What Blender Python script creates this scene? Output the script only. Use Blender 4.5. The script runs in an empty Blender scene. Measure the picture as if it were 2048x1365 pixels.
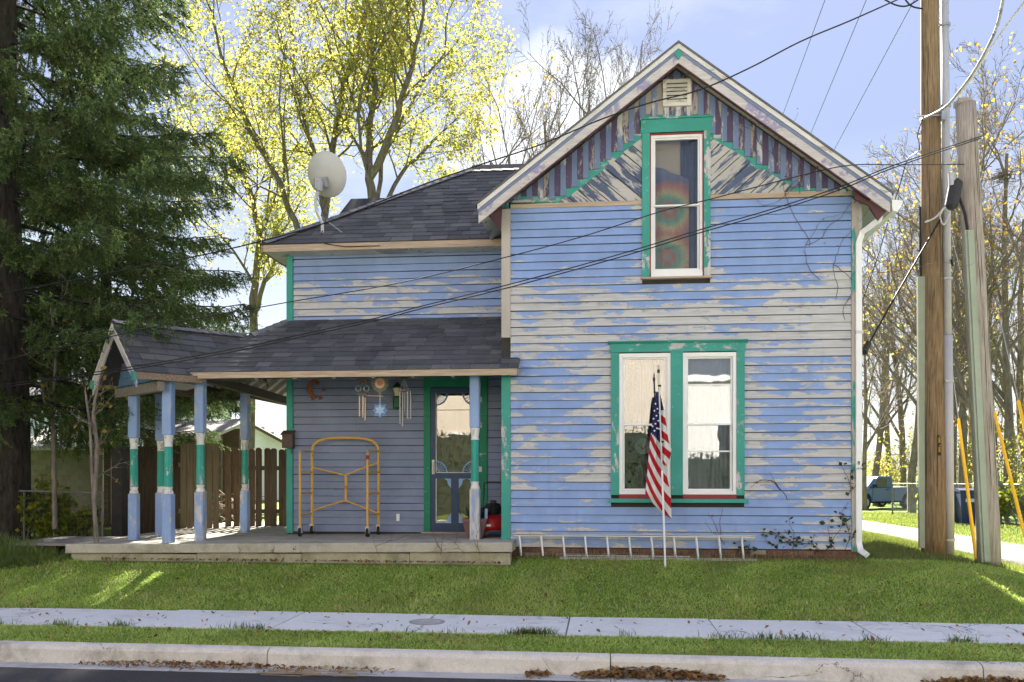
import bpy, math, random
import numpy as np
from mathutils import Vector, Matrix

rng = random.Random(7)
npr = np.random.default_rng(11)
R = math.radians

# ------------------------------------------------------------------ camera
F = 1764.0
YAW = R(5.9)
CAM = Vector((0.0, -12.17, 1.17))
HZ = 943.0
scene = bpy.context.scene
cd = bpy.data.cameras.new('camera')
cam = bpy.data.objects.new('camera', cd)
scene.collection.objects.link(cam)
cam.location = CAM
cam.rotation_euler = (R(90), 0, YAW)
cd.sensor_width = 36
cd.lens = 36 * F / 2048
cd.shift_y = (HZ - 682.5) / 2048
cd.clip_end = 3000
scene.camera = cam

# ------------------------------------------------------------------ light
SUN_AZ = R(-7)          # to the sun, from +Y towards -X
SUN_EL = R(35)
world = bpy.data.worlds.new('World'); scene.world = world
world.use_nodes = True
wt = world.node_tree
wt.nodes.clear()
def wn(t, **k):
    n = wt.nodes.new(t)
    for a, b in k.items(): setattr(n, a, b)
    return n
wo = wn('ShaderNodeOutputWorld'); bg = wn('ShaderNodeBackground')
sky = wn('ShaderNodeTexSky', sky_type='NISHITA')
sky.sun_disc = False
sky.sun_elevation = SUN_EL
sky.sun_rotation = SUN_AZ
sky.air_density = 1.0
sky.dust_density = 0.0
sky.ozone_density = 1.0
SKY_STRENGTH = 0.05
bg.inputs['Strength'].default_value = SKY_STRENGTH
tc = wn('ShaderNodeTexCoord')
# thin fair-weather cloud, everywhere in the sky, thicker low down
mp = wn('ShaderNodeMapping'); mp.inputs['Scale'].default_value = (1.0, 1.0, 2.2)
mp.inputs['Location'].default_value = (0.35, 0.1, 0.0)
cn = wn('ShaderNodeTexNoise'); cn.inputs['Scale'].default_value = 2.3
cn.inputs['Detail'].default_value = 7; cn.inputs['Roughness'].default_value = 0.55
cr = wn('ShaderNodeMapRange'); cr.inputs['From Min'].default_value = 0.53; cr.inputs['From Max'].default_value = 0.72
sep = wn('ShaderNodeSeparateXYZ')
hz = wn('ShaderNodeMapRange'); hz.inputs['From Min'].default_value = 0.02; hz.inputs['From Max'].default_value = 0.34
hz.inputs['To Min'].default_value = 0.75; hz.inputs['To Max'].default_value = 0.0
# one cumulus standing behind the bare trees
def cloud_blob(px, py, rad, soft):
    u = (px - 1024) / F; v = (HZ - py) / F
    d = Vector((-math.sin(YAW) + u * math.cos(YAW), math.cos(YAW) + u * math.sin(YAW), v)).normalized()
    dn = wn('ShaderNodeVectorMath', operation='DISTANCE'); dn.inputs[1].default_value = d
    wt.links.new(wob.outputs[0], dn.inputs[0])
    mr = wn('ShaderNodeMapRange'); mr.inputs['From Min'].default_value = rad + soft; mr.inputs['From Max'].default_value = rad
    wt.links.new(dn.outputs['Value'], mr.inputs['Value'])
    return mr.outputs[0]
nz = wn('ShaderNodeTexNoise'); nz.inputs['Scale'].default_value = 14; nz.inputs['Detail'].default_value = 6
nm = wn('ShaderNodeVectorMath', operation='MULTIPLY_ADD'); nm.inputs[1].default_value = (.09, .09, .09); nm.inputs[2].default_value = (-.045, -.045, -.045)
wob = wn('ShaderNodeVectorMath', operation='ADD')
wt.links.new(tc.outputs['Generated'], nz.inputs['Vector'])
wt.links.new(nz.outputs['Color'], nm.inputs[0])
wt.links.new(tc.outputs['Generated'], wob.inputs[0]); wt.links.new(nm.outputs[0], wob.inputs[1])
blobs = [cloud_blob(1165, 215, .045, .022), cloud_blob(1090, 260, .05, .03), cloud_blob(1215, 270, .055, .03),
         cloud_blob(1120, 330, .085, .05)]
wt.links.new(tc.outputs['Generated'], mp.inputs['Vector'])
wt.links.new(mp.outputs['Vector'], cn.inputs['Vector'])
wt.links.new(cn.outputs['Fac'], cr.inputs['Value'])
wt.links.new(tc.outputs['Generated'], sep.inputs[0])
wt.links.new(sep.outputs['Z'], hz.inputs['Value'])
def wmath(op, a, b, clamp=False):
    n = wn('ShaderNodeMath', operation=op); n.use_clamp = clamp
    for i, s in enumerate((a, b)):
        if isinstance(s, (int, float)): n.inputs[i].default_value = s
        else: wt.links.new(s, n.inputs[i])
    return n.outputs[0]
cl = wmath('MULTIPLY', cr.outputs[0], 0.4)
FILL_VEIL = 0.885
cl = wmath('MAXIMUM', cl, hz.outputs[0])
for b in blobs: cl = wmath('MAXIMUM', cl, wmath('MULTIPLY', b, 0.85))
mx = wn('ShaderNodeMix', data_type='RGBA')
hs = wn('ShaderNodeHueSaturation'); hs.inputs['Saturation'].default_value = 1.0
wt.links.new(sky.outputs[0], hs.inputs['Color'])
wt.links.new(cl, mx.inputs[0])
CLOUD = 2.8
mx.inputs[7].default_value = (CLOUD, CLOUD * 1.02, CLOUD * 1.06, 1)
# invented veil over the whole sky, added to even it and light the facade
ve = wn('ShaderNodeMix', data_type='RGBA'); ve.inputs[0].default_value = FILL_VEIL
# (unseen zenith brightened overcast-style to fill the shaded facade and lawn)
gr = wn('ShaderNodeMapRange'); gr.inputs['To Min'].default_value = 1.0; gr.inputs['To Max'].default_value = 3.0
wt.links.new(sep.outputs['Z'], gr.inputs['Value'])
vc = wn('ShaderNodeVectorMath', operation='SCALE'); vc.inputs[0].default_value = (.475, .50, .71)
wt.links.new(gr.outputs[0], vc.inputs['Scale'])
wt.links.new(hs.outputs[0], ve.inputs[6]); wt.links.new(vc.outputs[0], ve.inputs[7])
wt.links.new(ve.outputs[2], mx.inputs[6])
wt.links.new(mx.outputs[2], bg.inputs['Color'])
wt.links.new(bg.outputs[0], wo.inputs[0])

sd = bpy.data.lights.new('sun', 'SUN')
sun = bpy.data.objects.new('sun', sd); scene.collection.objects.link(sun)
sd.energy = 3.2; sd.angle = R(0.53); sd.color = (1.0, 0.93, 0.82)
tosun = Vector((math.sin(SUN_AZ) * math.cos(SUN_EL), math.cos(SUN_AZ) * math.cos(SUN_EL), math.sin(SUN_EL)))
sun.rotation_euler = tosun.to_track_quat('Z', 'Y').to_euler()
sun.location = tosun * 60

vs = scene.view_settings
scene.display_settings.display_device = 'sRGB'
vs.view_transform = 'Standard'; vs.look = 'None'; vs.gamma = 1.0; vs.use_curve_mapping = False
vs.exposure = 3.4
scene.cycles.use_denoising = True
scene.cycles.max_bounces = 8
scene.cycles.diffuse_bounces = 4
scene.cycles.transparent_max_bounces = 16
scene.cycles.sample_clamp_indirect = 6
scene.cycles.caustics_reflective = False
scene.cycles.caustics_refractive = False

# ------------------------------------------------------------------ measuring
def ray(px, py):
    u = (px - 1024) / F; v = (HZ - py) / F
    return Vector((-math.sin(YAW) + u * math.cos(YAW), math.cos(YAW) + u * math.sin(YAW), v))
def P(px, py, Y):                    # point of the sight line on the plane Y
    d = ray(px, py); t = (Y - CAM.y) / d.y
    return CAM + d * t
def PX(px, Y): return P(px, HZ, Y).x
def PZ(px, py, Y): return P(px, py, Y).z
def PD(px, D):                       # plan position at depth D
    d = ray(px, HZ); p = CAM + d * D
    return p.x, p.y

# ------------------------------------------------------------------ mesh helpers
COL = scene.collection
class MB:
    def __init__(s): s.v = []; s.f = []; s.uv = None
    def add(s, vs, fs):
        b = len(s.v); s.v += [tuple(v) for v in vs]; s.f += [tuple(b + i for i in f) for f in fs]; return s
    def box(s, x0, x1, y0, y1, z0, z1, M=None):
        vs = [Vector((x, y, z)) for z in (z0, z1) for y in (y0, y1) for x in (x0, x1)]
        if M is not None: vs = [M @ v for v in vs]
        return s.add(vs, [(0, 2, 3, 1), (4, 5, 7, 6), (0, 1, 5, 4), (2, 6, 7, 3), (0, 4, 6, 2), (1, 3, 7, 5)])
    def ext(s, poly, vec):           # closed prism from a polygon and an offset
        n = len(poly); a = [Vector(p) for p in poly]; vec = Vector(vec)
        nrm = Vector((0, 0, 0))
        for i in range(n): nrm += a[i].cross(a[(i + 1) % n])
        if nrm.dot(vec) > 0: a = a[::-1]
        b = [p + vec for p in a]
        fs = [tuple(range(n)), tuple(range(2 * n - 1, n - 1, -1))]
        fs += [((i + 1) % n, i, n + i, n + (i + 1) % n) for i in range(n)]
        return s.add(a + b, fs)
    def bar(s, p0, p1, w, h, up=(0, 0, 1)):
        p0 = Vector(p0); p1 = Vector(p1); d = (p1 - p0).normalized(); up = Vector(up)
        sd_ = d.cross(up)
        if sd_.length < 1e-4: sd_ = d.cross(Vector((1, 0, 0)))
        sd_.normalize(); u = sd_.cross(d).normalized()
        q = [p0 + sd_ * (a * w / 2) + u * (b * h / 2) for a, b in ((-1, -1), (1, -1), (1, 1), (-1, 1))]
        return s.ext(q, p1 - p0)
    def tube(s, pts, r, n=8, cap=True):
        pts = [Vector(p) for p in pts]; m = len(pts)
        rr = r if isinstance(r, (list, tuple)) else [r] * m
        rings = []; ref = None
        for i in range(m):
            d = (pts[min(i + 1, m - 1)] - pts[max(i - 1, 0)])
            if d.length < 1e-9: d = Vector((0, 0, 1))
            d.normalize()
            if ref is None: ref = d.orthogonal().normalized()
            ref = (ref - d * ref.dot(d))
            if ref.length < 1e-6: ref = d.orthogonal()
            ref.normalize(); b = d.cross(ref)
            rings.append([pts[i] + (ref * math.cos(2 * math.pi * k / n) + b * math.sin(2 * math.pi * k / n)) * rr[i] for k in range(n)])
        vs = [v for rg in rings for v in rg]
        fs = [(i * n + k, i * n + (k + 1) % n, (i + 1) * n + (k + 1) % n, (i + 1) * n + k) for i in range(m - 1) for k in range(n)]
        if cap: fs += [tuple(range(n - 1, -1, -1)), tuple((m - 1) * n + k for k in range(n))]
        return s.add(vs, fs)
    def lathe(s, prof, M, n=16):
        m = len(prof)
        vs = [M @ Vector((r * math.cos(2 * math.pi * k / n), r * math.sin(2 * math.pi * k / n), z)) for r, z in prof for k in range(n)]
        fs = [(i * n + k, i * n + (k + 1) % n, (i + 1) * n + (k + 1) % n, (i + 1) * n + k) for i in range(m - 1) for k in range(n)]
        fs += [tuple(range(n - 1, -1, -1)), tuple((m - 1) * n + k for k in range(n))]
        return s.add(vs, fs)
    def mesh(s, name):
        me = bpy.data.meshes.new(name); me.from_pydata(s.v, [], s.f); me.update(); return me
    def build(s, name, mat, parent=None, smooth=False, bevel=0):
        return link(name, s.mesh(name), mat, parent, smooth, bevel)

def link(name, me, mat, parent=None, smooth=False, bevel=0):
    o = bpy.data.objects.new(name, me); COL.objects.link(o)
    if mat is not None and not me.materials: me.materials.append(mat)
    if smooth:
        me.polygons.foreach_set('use_smooth', [True] * len(me.polygons))
    if bevel:
        b = o.modifiers.new('bevel', 'BEVEL'); b.width = bevel; b.segments = 2; b.limit_method = 'ANGLE'
    if parent is not None:
        o.parent = parent
        if parent.type == 'EMPTY' and parent.parent is None:
            o.matrix_parent_inverse = Matrix.Translation(-parent.location)
    return o
def tag(o, label=None, cat=None, group=None, kind=None):
    if label: o['label'] = label
    if cat: o['category'] = cat
    if group: o['group'] = group
    if kind: o['kind'] = kind
    return o
def thing(name, label, cat, loc=(0, 0, 0), group=None):
    o = bpy.data.objects.new(name, None); COL.objects.link(o)
    o.location = loc; o.empty_display_size = .2
    return tag(o, label, cat, group)
def mesh_np(name, V, faces):
    """faces: list of int arrays (n,3) or (n,4)"""
    me = bpy.data.meshes.new(name)
    V = np.asarray(V, np.float32).reshape(-1, 3)
    me.vertices.add(len(V)); me.vertices.foreach_set('co', V.ravel())
    idx = np.concatenate([f.ravel() for f in faces]).astype(np.int32)
    tot = np.concatenate([np.full(len(f), f.shape[1], np.int32) for f in faces])
    st = np.concatenate([[0], np.cumsum(tot)[:-1]]).astype(np.int32)
    me.loops.add(len(idx)); me.loops.foreach_set('vertex_index', idx)
    me.polygons.add(len(tot)); me.polygons.foreach_set('loop_start', st)
    try: me.polygons.foreach_set('loop_total', tot)
    except Exception: pass
    me.update(calc_edges=True); me.validate(); return me

# ------------------------------------------------------------------ materials
def C(r, g, b):
    f = lambda c: (c / 255 / 12.92) if c / 255 <= .04045 else ((c / 255 + .055) / 1.055) ** 2.4
    return (f(r), f(g), f(b))
class NT:
    def __init__(s, name):
        s.m = bpy.data.materials.new(name); s.m.use_nodes = True; s.t = s.m.node_tree; s.t.nodes.clear()
        s.out = s.n('ShaderNodeOutputMaterial')
    def n(s, t, **k):
        q = s.t.nodes.new(t)
        for a, b in k.items(): setattr(q, a, b)
        return q
    def put(s, sock, v):
        if hasattr(v, 'is_linked') or isinstance(v, bpy.types.NodeSocket): s.t.links.new(v, sock)
        elif isinstance(v, (tuple, list)):
            sock.default_value = tuple(v) + (1,) if len(v) == 3 and len(sock.default_value) == 4 else v
        else: sock.default_value = v
    def math(s, op, a, b=0.0, c=0.0, clamp=False):
        q = s.n('ShaderNodeMath', operation=op); q.use_clamp = clamp
        s.put(q.inputs[0], a); s.put(q.inputs[1], b); s.put(q.inputs[2], c); return q.outputs[0]
    def vmath(s, op, a, b):
        q = s.n('ShaderNodeVectorMath', operation=op); s.put(q.inputs[0], a); s.put(q.inputs[1], b); return q.outputs[0]
    def pos(s): return s.n('ShaderNodeNewGeometry').outputs['Position']
    def island(s): return s.n('ShaderNodeNewGeometry').outputs['Random Per Island']
    def rnd(s): return s.n('ShaderNodeObjectInfo').outputs['Random']
    def xyz(s, v):
        q = s.n('ShaderNodeSeparateXYZ'); s.put(q.inputs[0], v); return q.outputs
    def comb(s, x, y, z):
        q = s.n('ShaderNodeCombineXYZ')
        for i, v in enumerate((x, y, z)): s.put(q.inputs[i], v)
        return q.outputs[0]
    def noise(s, vec, scale=1.0, detail=4.0, rough=.55, dist=0.0):
        q = s.n('ShaderNodeTexNoise'); s.put(q.inputs['Vector'], vec); q.inputs['Scale'].default_value = scale
        q.inputs['Detail'].default_value = detail; q.inputs['Roughness'].default_value = rough; q.inputs['Distortion'].default_value = dist
        return q.outputs['Fac']
    def mix(s, f, a, b, blend='MIX'):
        q = s.n('ShaderNodeMix', data_type='RGBA', blend_type=blend); s.put(q.inputs[0], f); s.put(q.inputs[6], a); s.put(q.inputs[7], b)
        return q.outputs[2]
    def mr(s, v, a, b, c=0.0, d=1.0, smooth=False):
        q = s.n('ShaderNodeMapRange'); s.put(q.inputs['Value'], v)
        if smooth: q.interpolation_type = 'SMOOTHSTEP'
        for k, x in (('From Min', a), ('From Max', b), ('To Min', c), ('To Max', d)): s.put(q.inputs[k], x)
        return q.outputs[0]
    def ramp(s, f, stops):
        q = s.n('ShaderNodeValToRGB'); s.put(q.inputs[0], f); e = q.color_ramp.elements
        while len(e) < len(stops): e.new(.5)
        for i, (p, c) in enumerate(stops): e[i].position = p; e[i].color = tuple(c) + (1,)
        return q.outputs[0]
    def gauss(s, v, c, w, amp):
        q = s.math('DIVIDE', s.math('SUBTRACT', v, c), w)
        return s.math('MULTIPLY', s.math('EXPONENT', s.math('MULTIPLY', s.math('MULTIPLY', q, q), -1.0)), amp)
    def bump(s, h, dist=.004, st=.6):
        q = s.n('ShaderNodeBump'); q.inputs['Distance'].default_value = dist; q.inputs['Strength'].default_value = st
        s.put(q.inputs['Height'], h); return q.outputs[0]
    def pbr(s, col, rough=.7, normal=None, metal=0.0, spec=.35):
        q = s.n('ShaderNodeBsdfPrincipled'); s.put(q.inputs['Base Color'], col); s.put(q.inputs['Roughness'], rough)
        q.inputs['Metallic'].default_value = metal; q.inputs['Specular IOR Level'].default_value = spec
        if normal is not None: s.put(q.inputs['Normal'], normal)
        s.t.links.new(q.outputs[0], s.out.inputs[0]); return s.m
def simple(name, col, rough=.6, var=.18, scale=9.0, metal=0.0, spec=.35, bump=0.0):
    t = NT(name); n = t.noise(t.pos(), scale, 5, .6); n2 = t.noise(t.pos(), scale * .17, 3)
    k = t.math('ADD', t.math('MULTIPLY', n, .6), t.math('MULTIPLY', n2, .4))
    a = tuple(c * (1 - var) for c in col); b = tuple(min(1, c * (1 + var)) for c in col)
    return t.pbr(t.mix(t.mr(k, .3, .7), a, b), rough, t.bump(n, bump, .5) if bump else None, metal, spec)
def wood_grain(t, axis='x', light=(.44, .40, .35), dark=(.20, .17, .14)):
    p = t.xyz(t.pos()); o = t.math('MULTIPLY', t.rnd(), 31.0)
    s1 = {'x': (1.2, 22, 22), 'z': (22, 22, 1.2), 'y': (22, 1.2, 22)}[axis]
    v = t.comb(t.math('MULTIPLY', p[0], s1[0]), t.math('ADD', t.math('MULTIPLY', p[1], s1[1]), o), t.math('MULTIPLY', p[2], s1[2]))
    g = t.noise(v, 2.2, 6, .65, .6)
    st = t.noise(t.pos(), 1.3, 4, .6)
    c = t.mix(t.mr(g, .3, .68), light, dark)
    return t.mix(t.mr(st, .45, .75, 0, .45), c, tuple(x * .62 for x in light)), g
def wood(name, light, dark, axis='z', rough=.85):
    t = NT(name); c, g = wood_grain(t, axis, light, dark); return t.pbr(c, rough, t.bump(g, .003, .5), spec=.2)
def peel(name, paint, amount, axis='x', bare=(.595, .595, .585), bdark=(.42, .41, .395), scale=(1.6, 1, 4.6), fine=(6, 9, 20), bias=None, paint2=None, rough=.55, lip=0.17, E=None, z0=0, rot=0.0):
    """old flaking paint over bare weathered wood"""
    t = NT(name); pv = t.pos(); p = t.xyz(pv); r = t.math('MULTIPLY', t.rnd(), 57.0)
    if rot:
        c_, s_ = math.cos(rot), math.sin(rot)
        p = (t.math('ADD', t.math('MULTIPLY', p[0], c_), t.math('MULTIPLY', p[2], s_)), p[1], t.math('SUBTRACT', t.math('MULTIPLY', p[2], c_), t.math('MULTIPLY', p[0], s_)))
    v1 = t.comb(t.math('MULTIPLY', p[0], scale[0]), t.math('ADD', t.math('MULTIPLY', p[1], scale[1]), r), t.math('MULTIPLY', p[2], scale[2]))
    v2 = t.comb(t.math('MULTIPLY', p[0], fine[0]), t.math('ADD', t.math('MULTIPLY', p[1], fine[1]), r), t.math('MULTIPLY', p[2], fine[2]))
    n1 = t.noise(v1, 1.0, 5, .6, .3); n2 = t.noise(v2, 1.0, 6, .68, .5)
    m = t.math('ADD', n1, t.math('MULTIPLY', t.math('SUBTRACT', n2, .5), .40))
    if E:
        h = t.math('FRACT', t.math('DIVIDE', t.math('SUBTRACT', p[2], z0), E))
        m = t.math('ADD', m, t.math('MULTIPLY', t.math('SUBTRACT', .5, h), lip))
    m = t.math('ADD', m, t.math('ADD', t.math('MULTIPLY', t.math('SUBTRACT', t.math('FRACT', r), .5), .10), amount - .5))
    if bias: m = t.math('ADD', m, bias(t, p))
    ch = t.noise(t.comb(t.math('MULTIPLY', p[0], 13.0), r, t.math('MULTIPLY', p[2], 34.0)), 1.0, 5, .7, .6)
    chz = t.mr(t.noise(pv, 1.2, 3), .42, .6)
    m = t.math('MAXIMUM', m, t.math('ADD', t.math('MULTIPLY', t.math('SUBTRACT', ch, .66), t.math('MULTIPLY', chz, 1.2)), t.math('ADD', .5, t.math('MULTIPLY', chz, .045))))
    k = t.mr(m, .547, .553)
    bc, g = wood_grain(t, axis, bare, bdark)
    soft = t.noise(pv, 2.5, 3)
    pc = t.mix(t.mr(soft, .35, .7), tuple(c * .9 for c in paint), tuple(min(1, c * 1.07) for c in paint))
    if paint2:
        pc = t.mix(t.mr(t.noise(v1, .8, 4), .5, .6), pc, paint2)
    # pale primer rim where the paint film lifts
    rim = t.math('MULTIPLY', t.mr(m, .515, .545), t.math('SUBTRACT', 1.0, k))
    pc = t.mix(t.math('MULTIPLY', rim, .22), pc, (.62, .64, .68))
    edge = t.math('MULTIPLY', t.mr(m, .553, .572, 1, 0), k)
    bc = t.mix(t.math('MULTIPLY', edge, .7), bc, tuple(c * .45 for c in bdark))  # shadow under the paint edge, darkened into the bare wood colour
    # faint grime
    gr = t.noise(t.comb(t.math('MULTIPLY', p[0], 5.0), p[1], t.math('MULTIPLY', p[2], .9)), 1.5, 5, .65)
    col = t.mix(k, pc, bc)
    col = t.mix(t.mr(gr, .55, .8, 0, .22), col, (.13, .12, .11))
    hgt = t.math('ADD', t.math('MULTIPLY', t.math('SUBTRACT', 1.0, k), .6), t.math('MULTIPLY', g, .4))
    return t.pbr(col, t.mix(k, (rough,) * 3, (.9,) * 3), t.bump(hgt, .003, .7), spec=.25)
# ------------------------------------------------------------------ palette
BLUE = (.245, .352, .605)
BLUE_D = (.150, .195, .330)
TEAL = (.050, .305, .245)
E = 0.1125                     # clapboard exposure
WZ0 = 0.125                    # bottom of the lowest board on the street wall
def bias_front(t, p):
    x, z = p[0], p[2]
    b = t.gauss(z, 3.2, .40, .15)
    top = t.mr(z, 3.75, 4.25, 0, 1, True)
    b = t.math('ADD', b, t.math('MULTIPLY', top, -.16))
    right = t.math('MULTIPLY', t.mr(x, 2.25, 3.1, 0, .14, True), t.math('SUBTRACT', 1.0, t.math('MULTIPLY', top, .6)))
    b = t.math('ADD', b, right)
    ax = t.math('ABSOLUTE', t.math('SUBTRACT', x, 1.0))
    wz = t.math('MULTIPLY', t.mr(z, .75, .95), t.mr(z, 2.75, 3.0, 1, 0))
    b = t.math('ADD', b, t.math('MULTIPLY', t.gauss(ax, .98, .2, .15), wz))
    wu = t.math('MULTIPLY', t.mr(z, 3.7, 3.9), t.gauss(ax, .5, .16, .17))
    b = t.math('ADD', b, wu)
    b = t.math('ADD', b, t.gauss(x, -1.3, .25, .06))
    b = t.math('ADD', b, t.gauss(z, .62, .22, -.10))
    return b
def bias_recess(t, p):
    x, z = p[0], p[2]
    b = t.math('MULTIPLY', t.mr(x, -4.9, -1.6, .20, .03), t.gauss(z, 3.86, .28, 1.0))
    low = t.mr(z, 3.0, 3.2, -.22, 0)
    top = t.mr(z, 4.2, 4.4, 0, -.2)
    return t.math('ADD', t.math('ADD', b, low), top)
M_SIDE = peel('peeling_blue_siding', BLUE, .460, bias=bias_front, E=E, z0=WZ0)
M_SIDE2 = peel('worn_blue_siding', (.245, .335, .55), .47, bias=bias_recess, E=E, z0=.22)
M_SIDE3 = peel('sooty_shaded_siding', (.20, .24, .35), .30, bias=bias_recess, E=E, z0=.22)  # same blue paint, with porch shade and soot put into the colour
M_SHEATH = simple('sheathing_board', (.045, .04, .036), .9)
M_TEAL = peel('teal_trim_paint', TEAL, .40, axis='z', scale=(3, 1, 1.2), fine=(20, 9, 9))
M_TEALH = peel('teal_header_paint', TEAL, .42, axis='x', scale=(2, 1, 6), fine=(12, 9, 20))
M_TEALP = peel('flaking_teal_trim_paint', TEAL, .46, axis='z', scale=(4, 1, 1.4), fine=(30, 9, 14))
M_TEALB = peel('mostly_bare_teal_trim', TEAL, .60, axis='z', scale=(5, 1, 1.0), fine=(26, 9, 8), bare=(.52, .44, .36))
M_PURP = peel('flaking_purple_paint', (.095, .07, .135), .52, axis='z', scale=(6, 1, 1.6), fine=(40, 9, 12), bare=(.36, .27, .20), bias=lambda t, p: t.math('ADD', t.math('MULTIPLY', t.gauss(p[0], 1.0, .75, .12), t.mr(p[2], 4.9, 5.5)), -.04))
M_STRB = peel('slate_blue_stripe_paint', (.16, .215, .36), .45, axis='z', scale=(6, 1, 1.6), fine=(40, 9, 12), bias=lambda t, p: t.math('MULTIPLY', t.gauss(p[0], 1.0, .5, .10), t.mr(p[2], 5.2, 5.6)))
M_STRW = peel('bare_stripe_board', (.13, .19, .36), .72, axis='z')
M_CHEV, M_CHEV2 = [peel('chevron_board_paint', (.085, .11, .18), .55, axis='x', scale=(2.5, 1, 13), fine=(9, 9, 60), bare=(.53, .495, .45), rot=q) for q in (R(-41), R(41))]
M_RAKE = peel('lavender_rake_paint', (.30, .27, .42), .63, axis='x', scale=(3.5, 1, 3.5), fine=(18, 9, 18), bare=(.66, .60, .58))
M_RAKEB = simple('blue_grey_strip', (.16, .20, .33), .6)
M_CROWN = peel('cream_crown_trim', (.66, .64, .60), .40, axis='x', bare=(.5, .45, .4))
M_MAROON = simple('maroon_edge_paint', (.085, .030, .030), .55)
M_BAREW = wood('bare_fascia_wood', (.56, .45, .34), (.34, .25, .17), 'x')
M_DARKW = wood('weathered_dark_wood', (.16, .125, .095), (.06, .045, .035), 'x')
M_SOFF = peel('cream_soffit_paint', (.62, .58, .47), .47, axis='y', bare=(.4, .34, .26))
M_WHITE = simple('white_vinyl', (.80, .80, .78), .4, .05)
M_WHITEP = peel('white_flaking_paint', (.72, .71, .68), .44, axis='z', scale=(8, 8, 5), fine=(40, 40, 30))
M_VENT = peel('cream_vent_paint', (.70, .68, .60), .46, axis='x', scale=(5, 1, 8))
M_RED = simple('old_red_primer', (.28, .03, .035), .6)
M_POST = peel('post_blue_paint', (.25, .36, .60), .47, axis='z', scale=(9, 9, 1.8), fine=(30, 30, 8))
M_POSTB = peel('post_bare_lower', (.25, .36, .60), .57, axis='z', scale=(9, 9, 2.2), fine=(30, 30, 8))
M_POSTT = peel('post_teal_paint', (.04, .33, .26), .44, axis='z', scale=(9, 9, 3), fine=(30, 30, 8))
M_RAFT = wood('white_washed_rafter', (.52, .50, .46), (.30, .28, .25), 'y')
M_CONC_P = None
def concrete(name, col, stain=.4, sc=1.0, dark=(.12, .11, .09), moss=None):
    t = NT(name); p = t.pos(); o = t.comb(t.math('MULTIPLY', t.rnd(), 40.0), 0.0, 0.0); q = t.vmath('ADD', p, o)
    a = t.noise(q, 2.0 * sc, 6, .65); f = t.noise(q, 60, 3, .7); g = t.noise(q, 14, 4, .6)
    c = t.mix(t.mr(f, .3, .7), tuple(x * .86 for x in col), tuple(min(1, x * 1.1) for x in col))
    c = t.mix(t.mr(g, .45, .75, 0, .25), c, tuple(x * .6 for x in col))
    c = t.mix(t.mr(a, .5, .78, 0, stain), c, dark)
    cr_ = t.math('ABSOLUTE', t.math('SUBTRACT', t.noise(q, .9, 6, .6, .8), .5))
    c = t.mix(t.math('MULTIPLY', t.mr(cr_, .0015, .0045, 1, 0), t.mr(t.noise(q, .7, 2), .5, .6)), c, (.07, .065, .055))
    if moss: c = t.mix(t.mr(t.noise(q, 3.1, 5, .65), .5, .7, 0, .55), c, moss)
    return t.pbr(c, .88, t.bump(t.math('ADD', f, t.math('MULTIPLY', g, .6)), .004, .5), spec=.2)
M_SLAB = concrete('porch_concrete', (.46, .43, .36), .55, moss=(.20, .20, .09))
M_BASE = concrete('porch_base_concrete', (.42, .385, .28), .7, 1.6, moss=(.17, .18, .07))
M_WALK = concrete('sidewalk_concrete', (.70, .70, .69), .38, .9, dark=(.25, .24, .22))
M_KERB = concrete('kerb_concrete', (.60, .57, .51), .8, 1.7, dark=(.16, .14, .11))
M_GUT = concrete('gutter_concrete', (.46, .46, .46), .5, 1.3, dark=(.10, .10, .09))
M_DRIVE = concrete('driveway_concrete', (.155, .148, .138), .35, .5)
def mat_shingle():
    t = NT('grey_asphalt_shingle'); r = t.rnd(); p = t.pos()
    isl = t.island(); rr = t.math('FRACT', t.math('ADD', r, t.math('MULTIPLY', isl, 3.7)))
    a = t.ramp(rr, [(0, (.066, .068, .073)), (.45, (.090, .092, .097)), (.8, (.112, .114, .119)), (1, (.15, .151, .155))])
    g = t.noise(p, 260, 2, .8); s = t.noise(p, 1.1, 5, .65)
    c = t.mix(t.mr(g, .3, .7, 0, .45), a, (.115, .12, .13))
    c = t.mix(t.mr(s, .5, .75, 0, .45), c, (.020, .022, .026))
    w = t.noise(t.comb(t.math('MULTIPLY', t.xyz(p)[0], 6.0), t.xyz(p)[1], 0.0), 1.0, 4, .6)
    c = t.mix(t.mr(w, .6, .78, 0, .25), c, (.12, .125, .12))
    return t.pbr(c, .93, t.bump(g, .003, .6), spec=.15)
M_SHIN = mat_shingle()
def mat_brick():
    t = NT('old_red_brick'); r = t.rnd(); a = t.ramp(r, [(0, (.12, .048, .034)), (.5, (.18, .075, .052)), (.85, (.25, .13, .095)), (1, (.40, .34, .28))])
    n = t.noise(t.pos(), 30, 5, .7); c = t.mix(t.mr(n, .45, .75, 0, .5), a, (.30, .26, .22))
    return t.pbr(c, .9, t.bump(n, .005, .7), spec=.2)
M_BRICK = mat_brick()
M_MORT = simple('mortar', (.22, .19, .16), .95, .25, 20)
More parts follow.
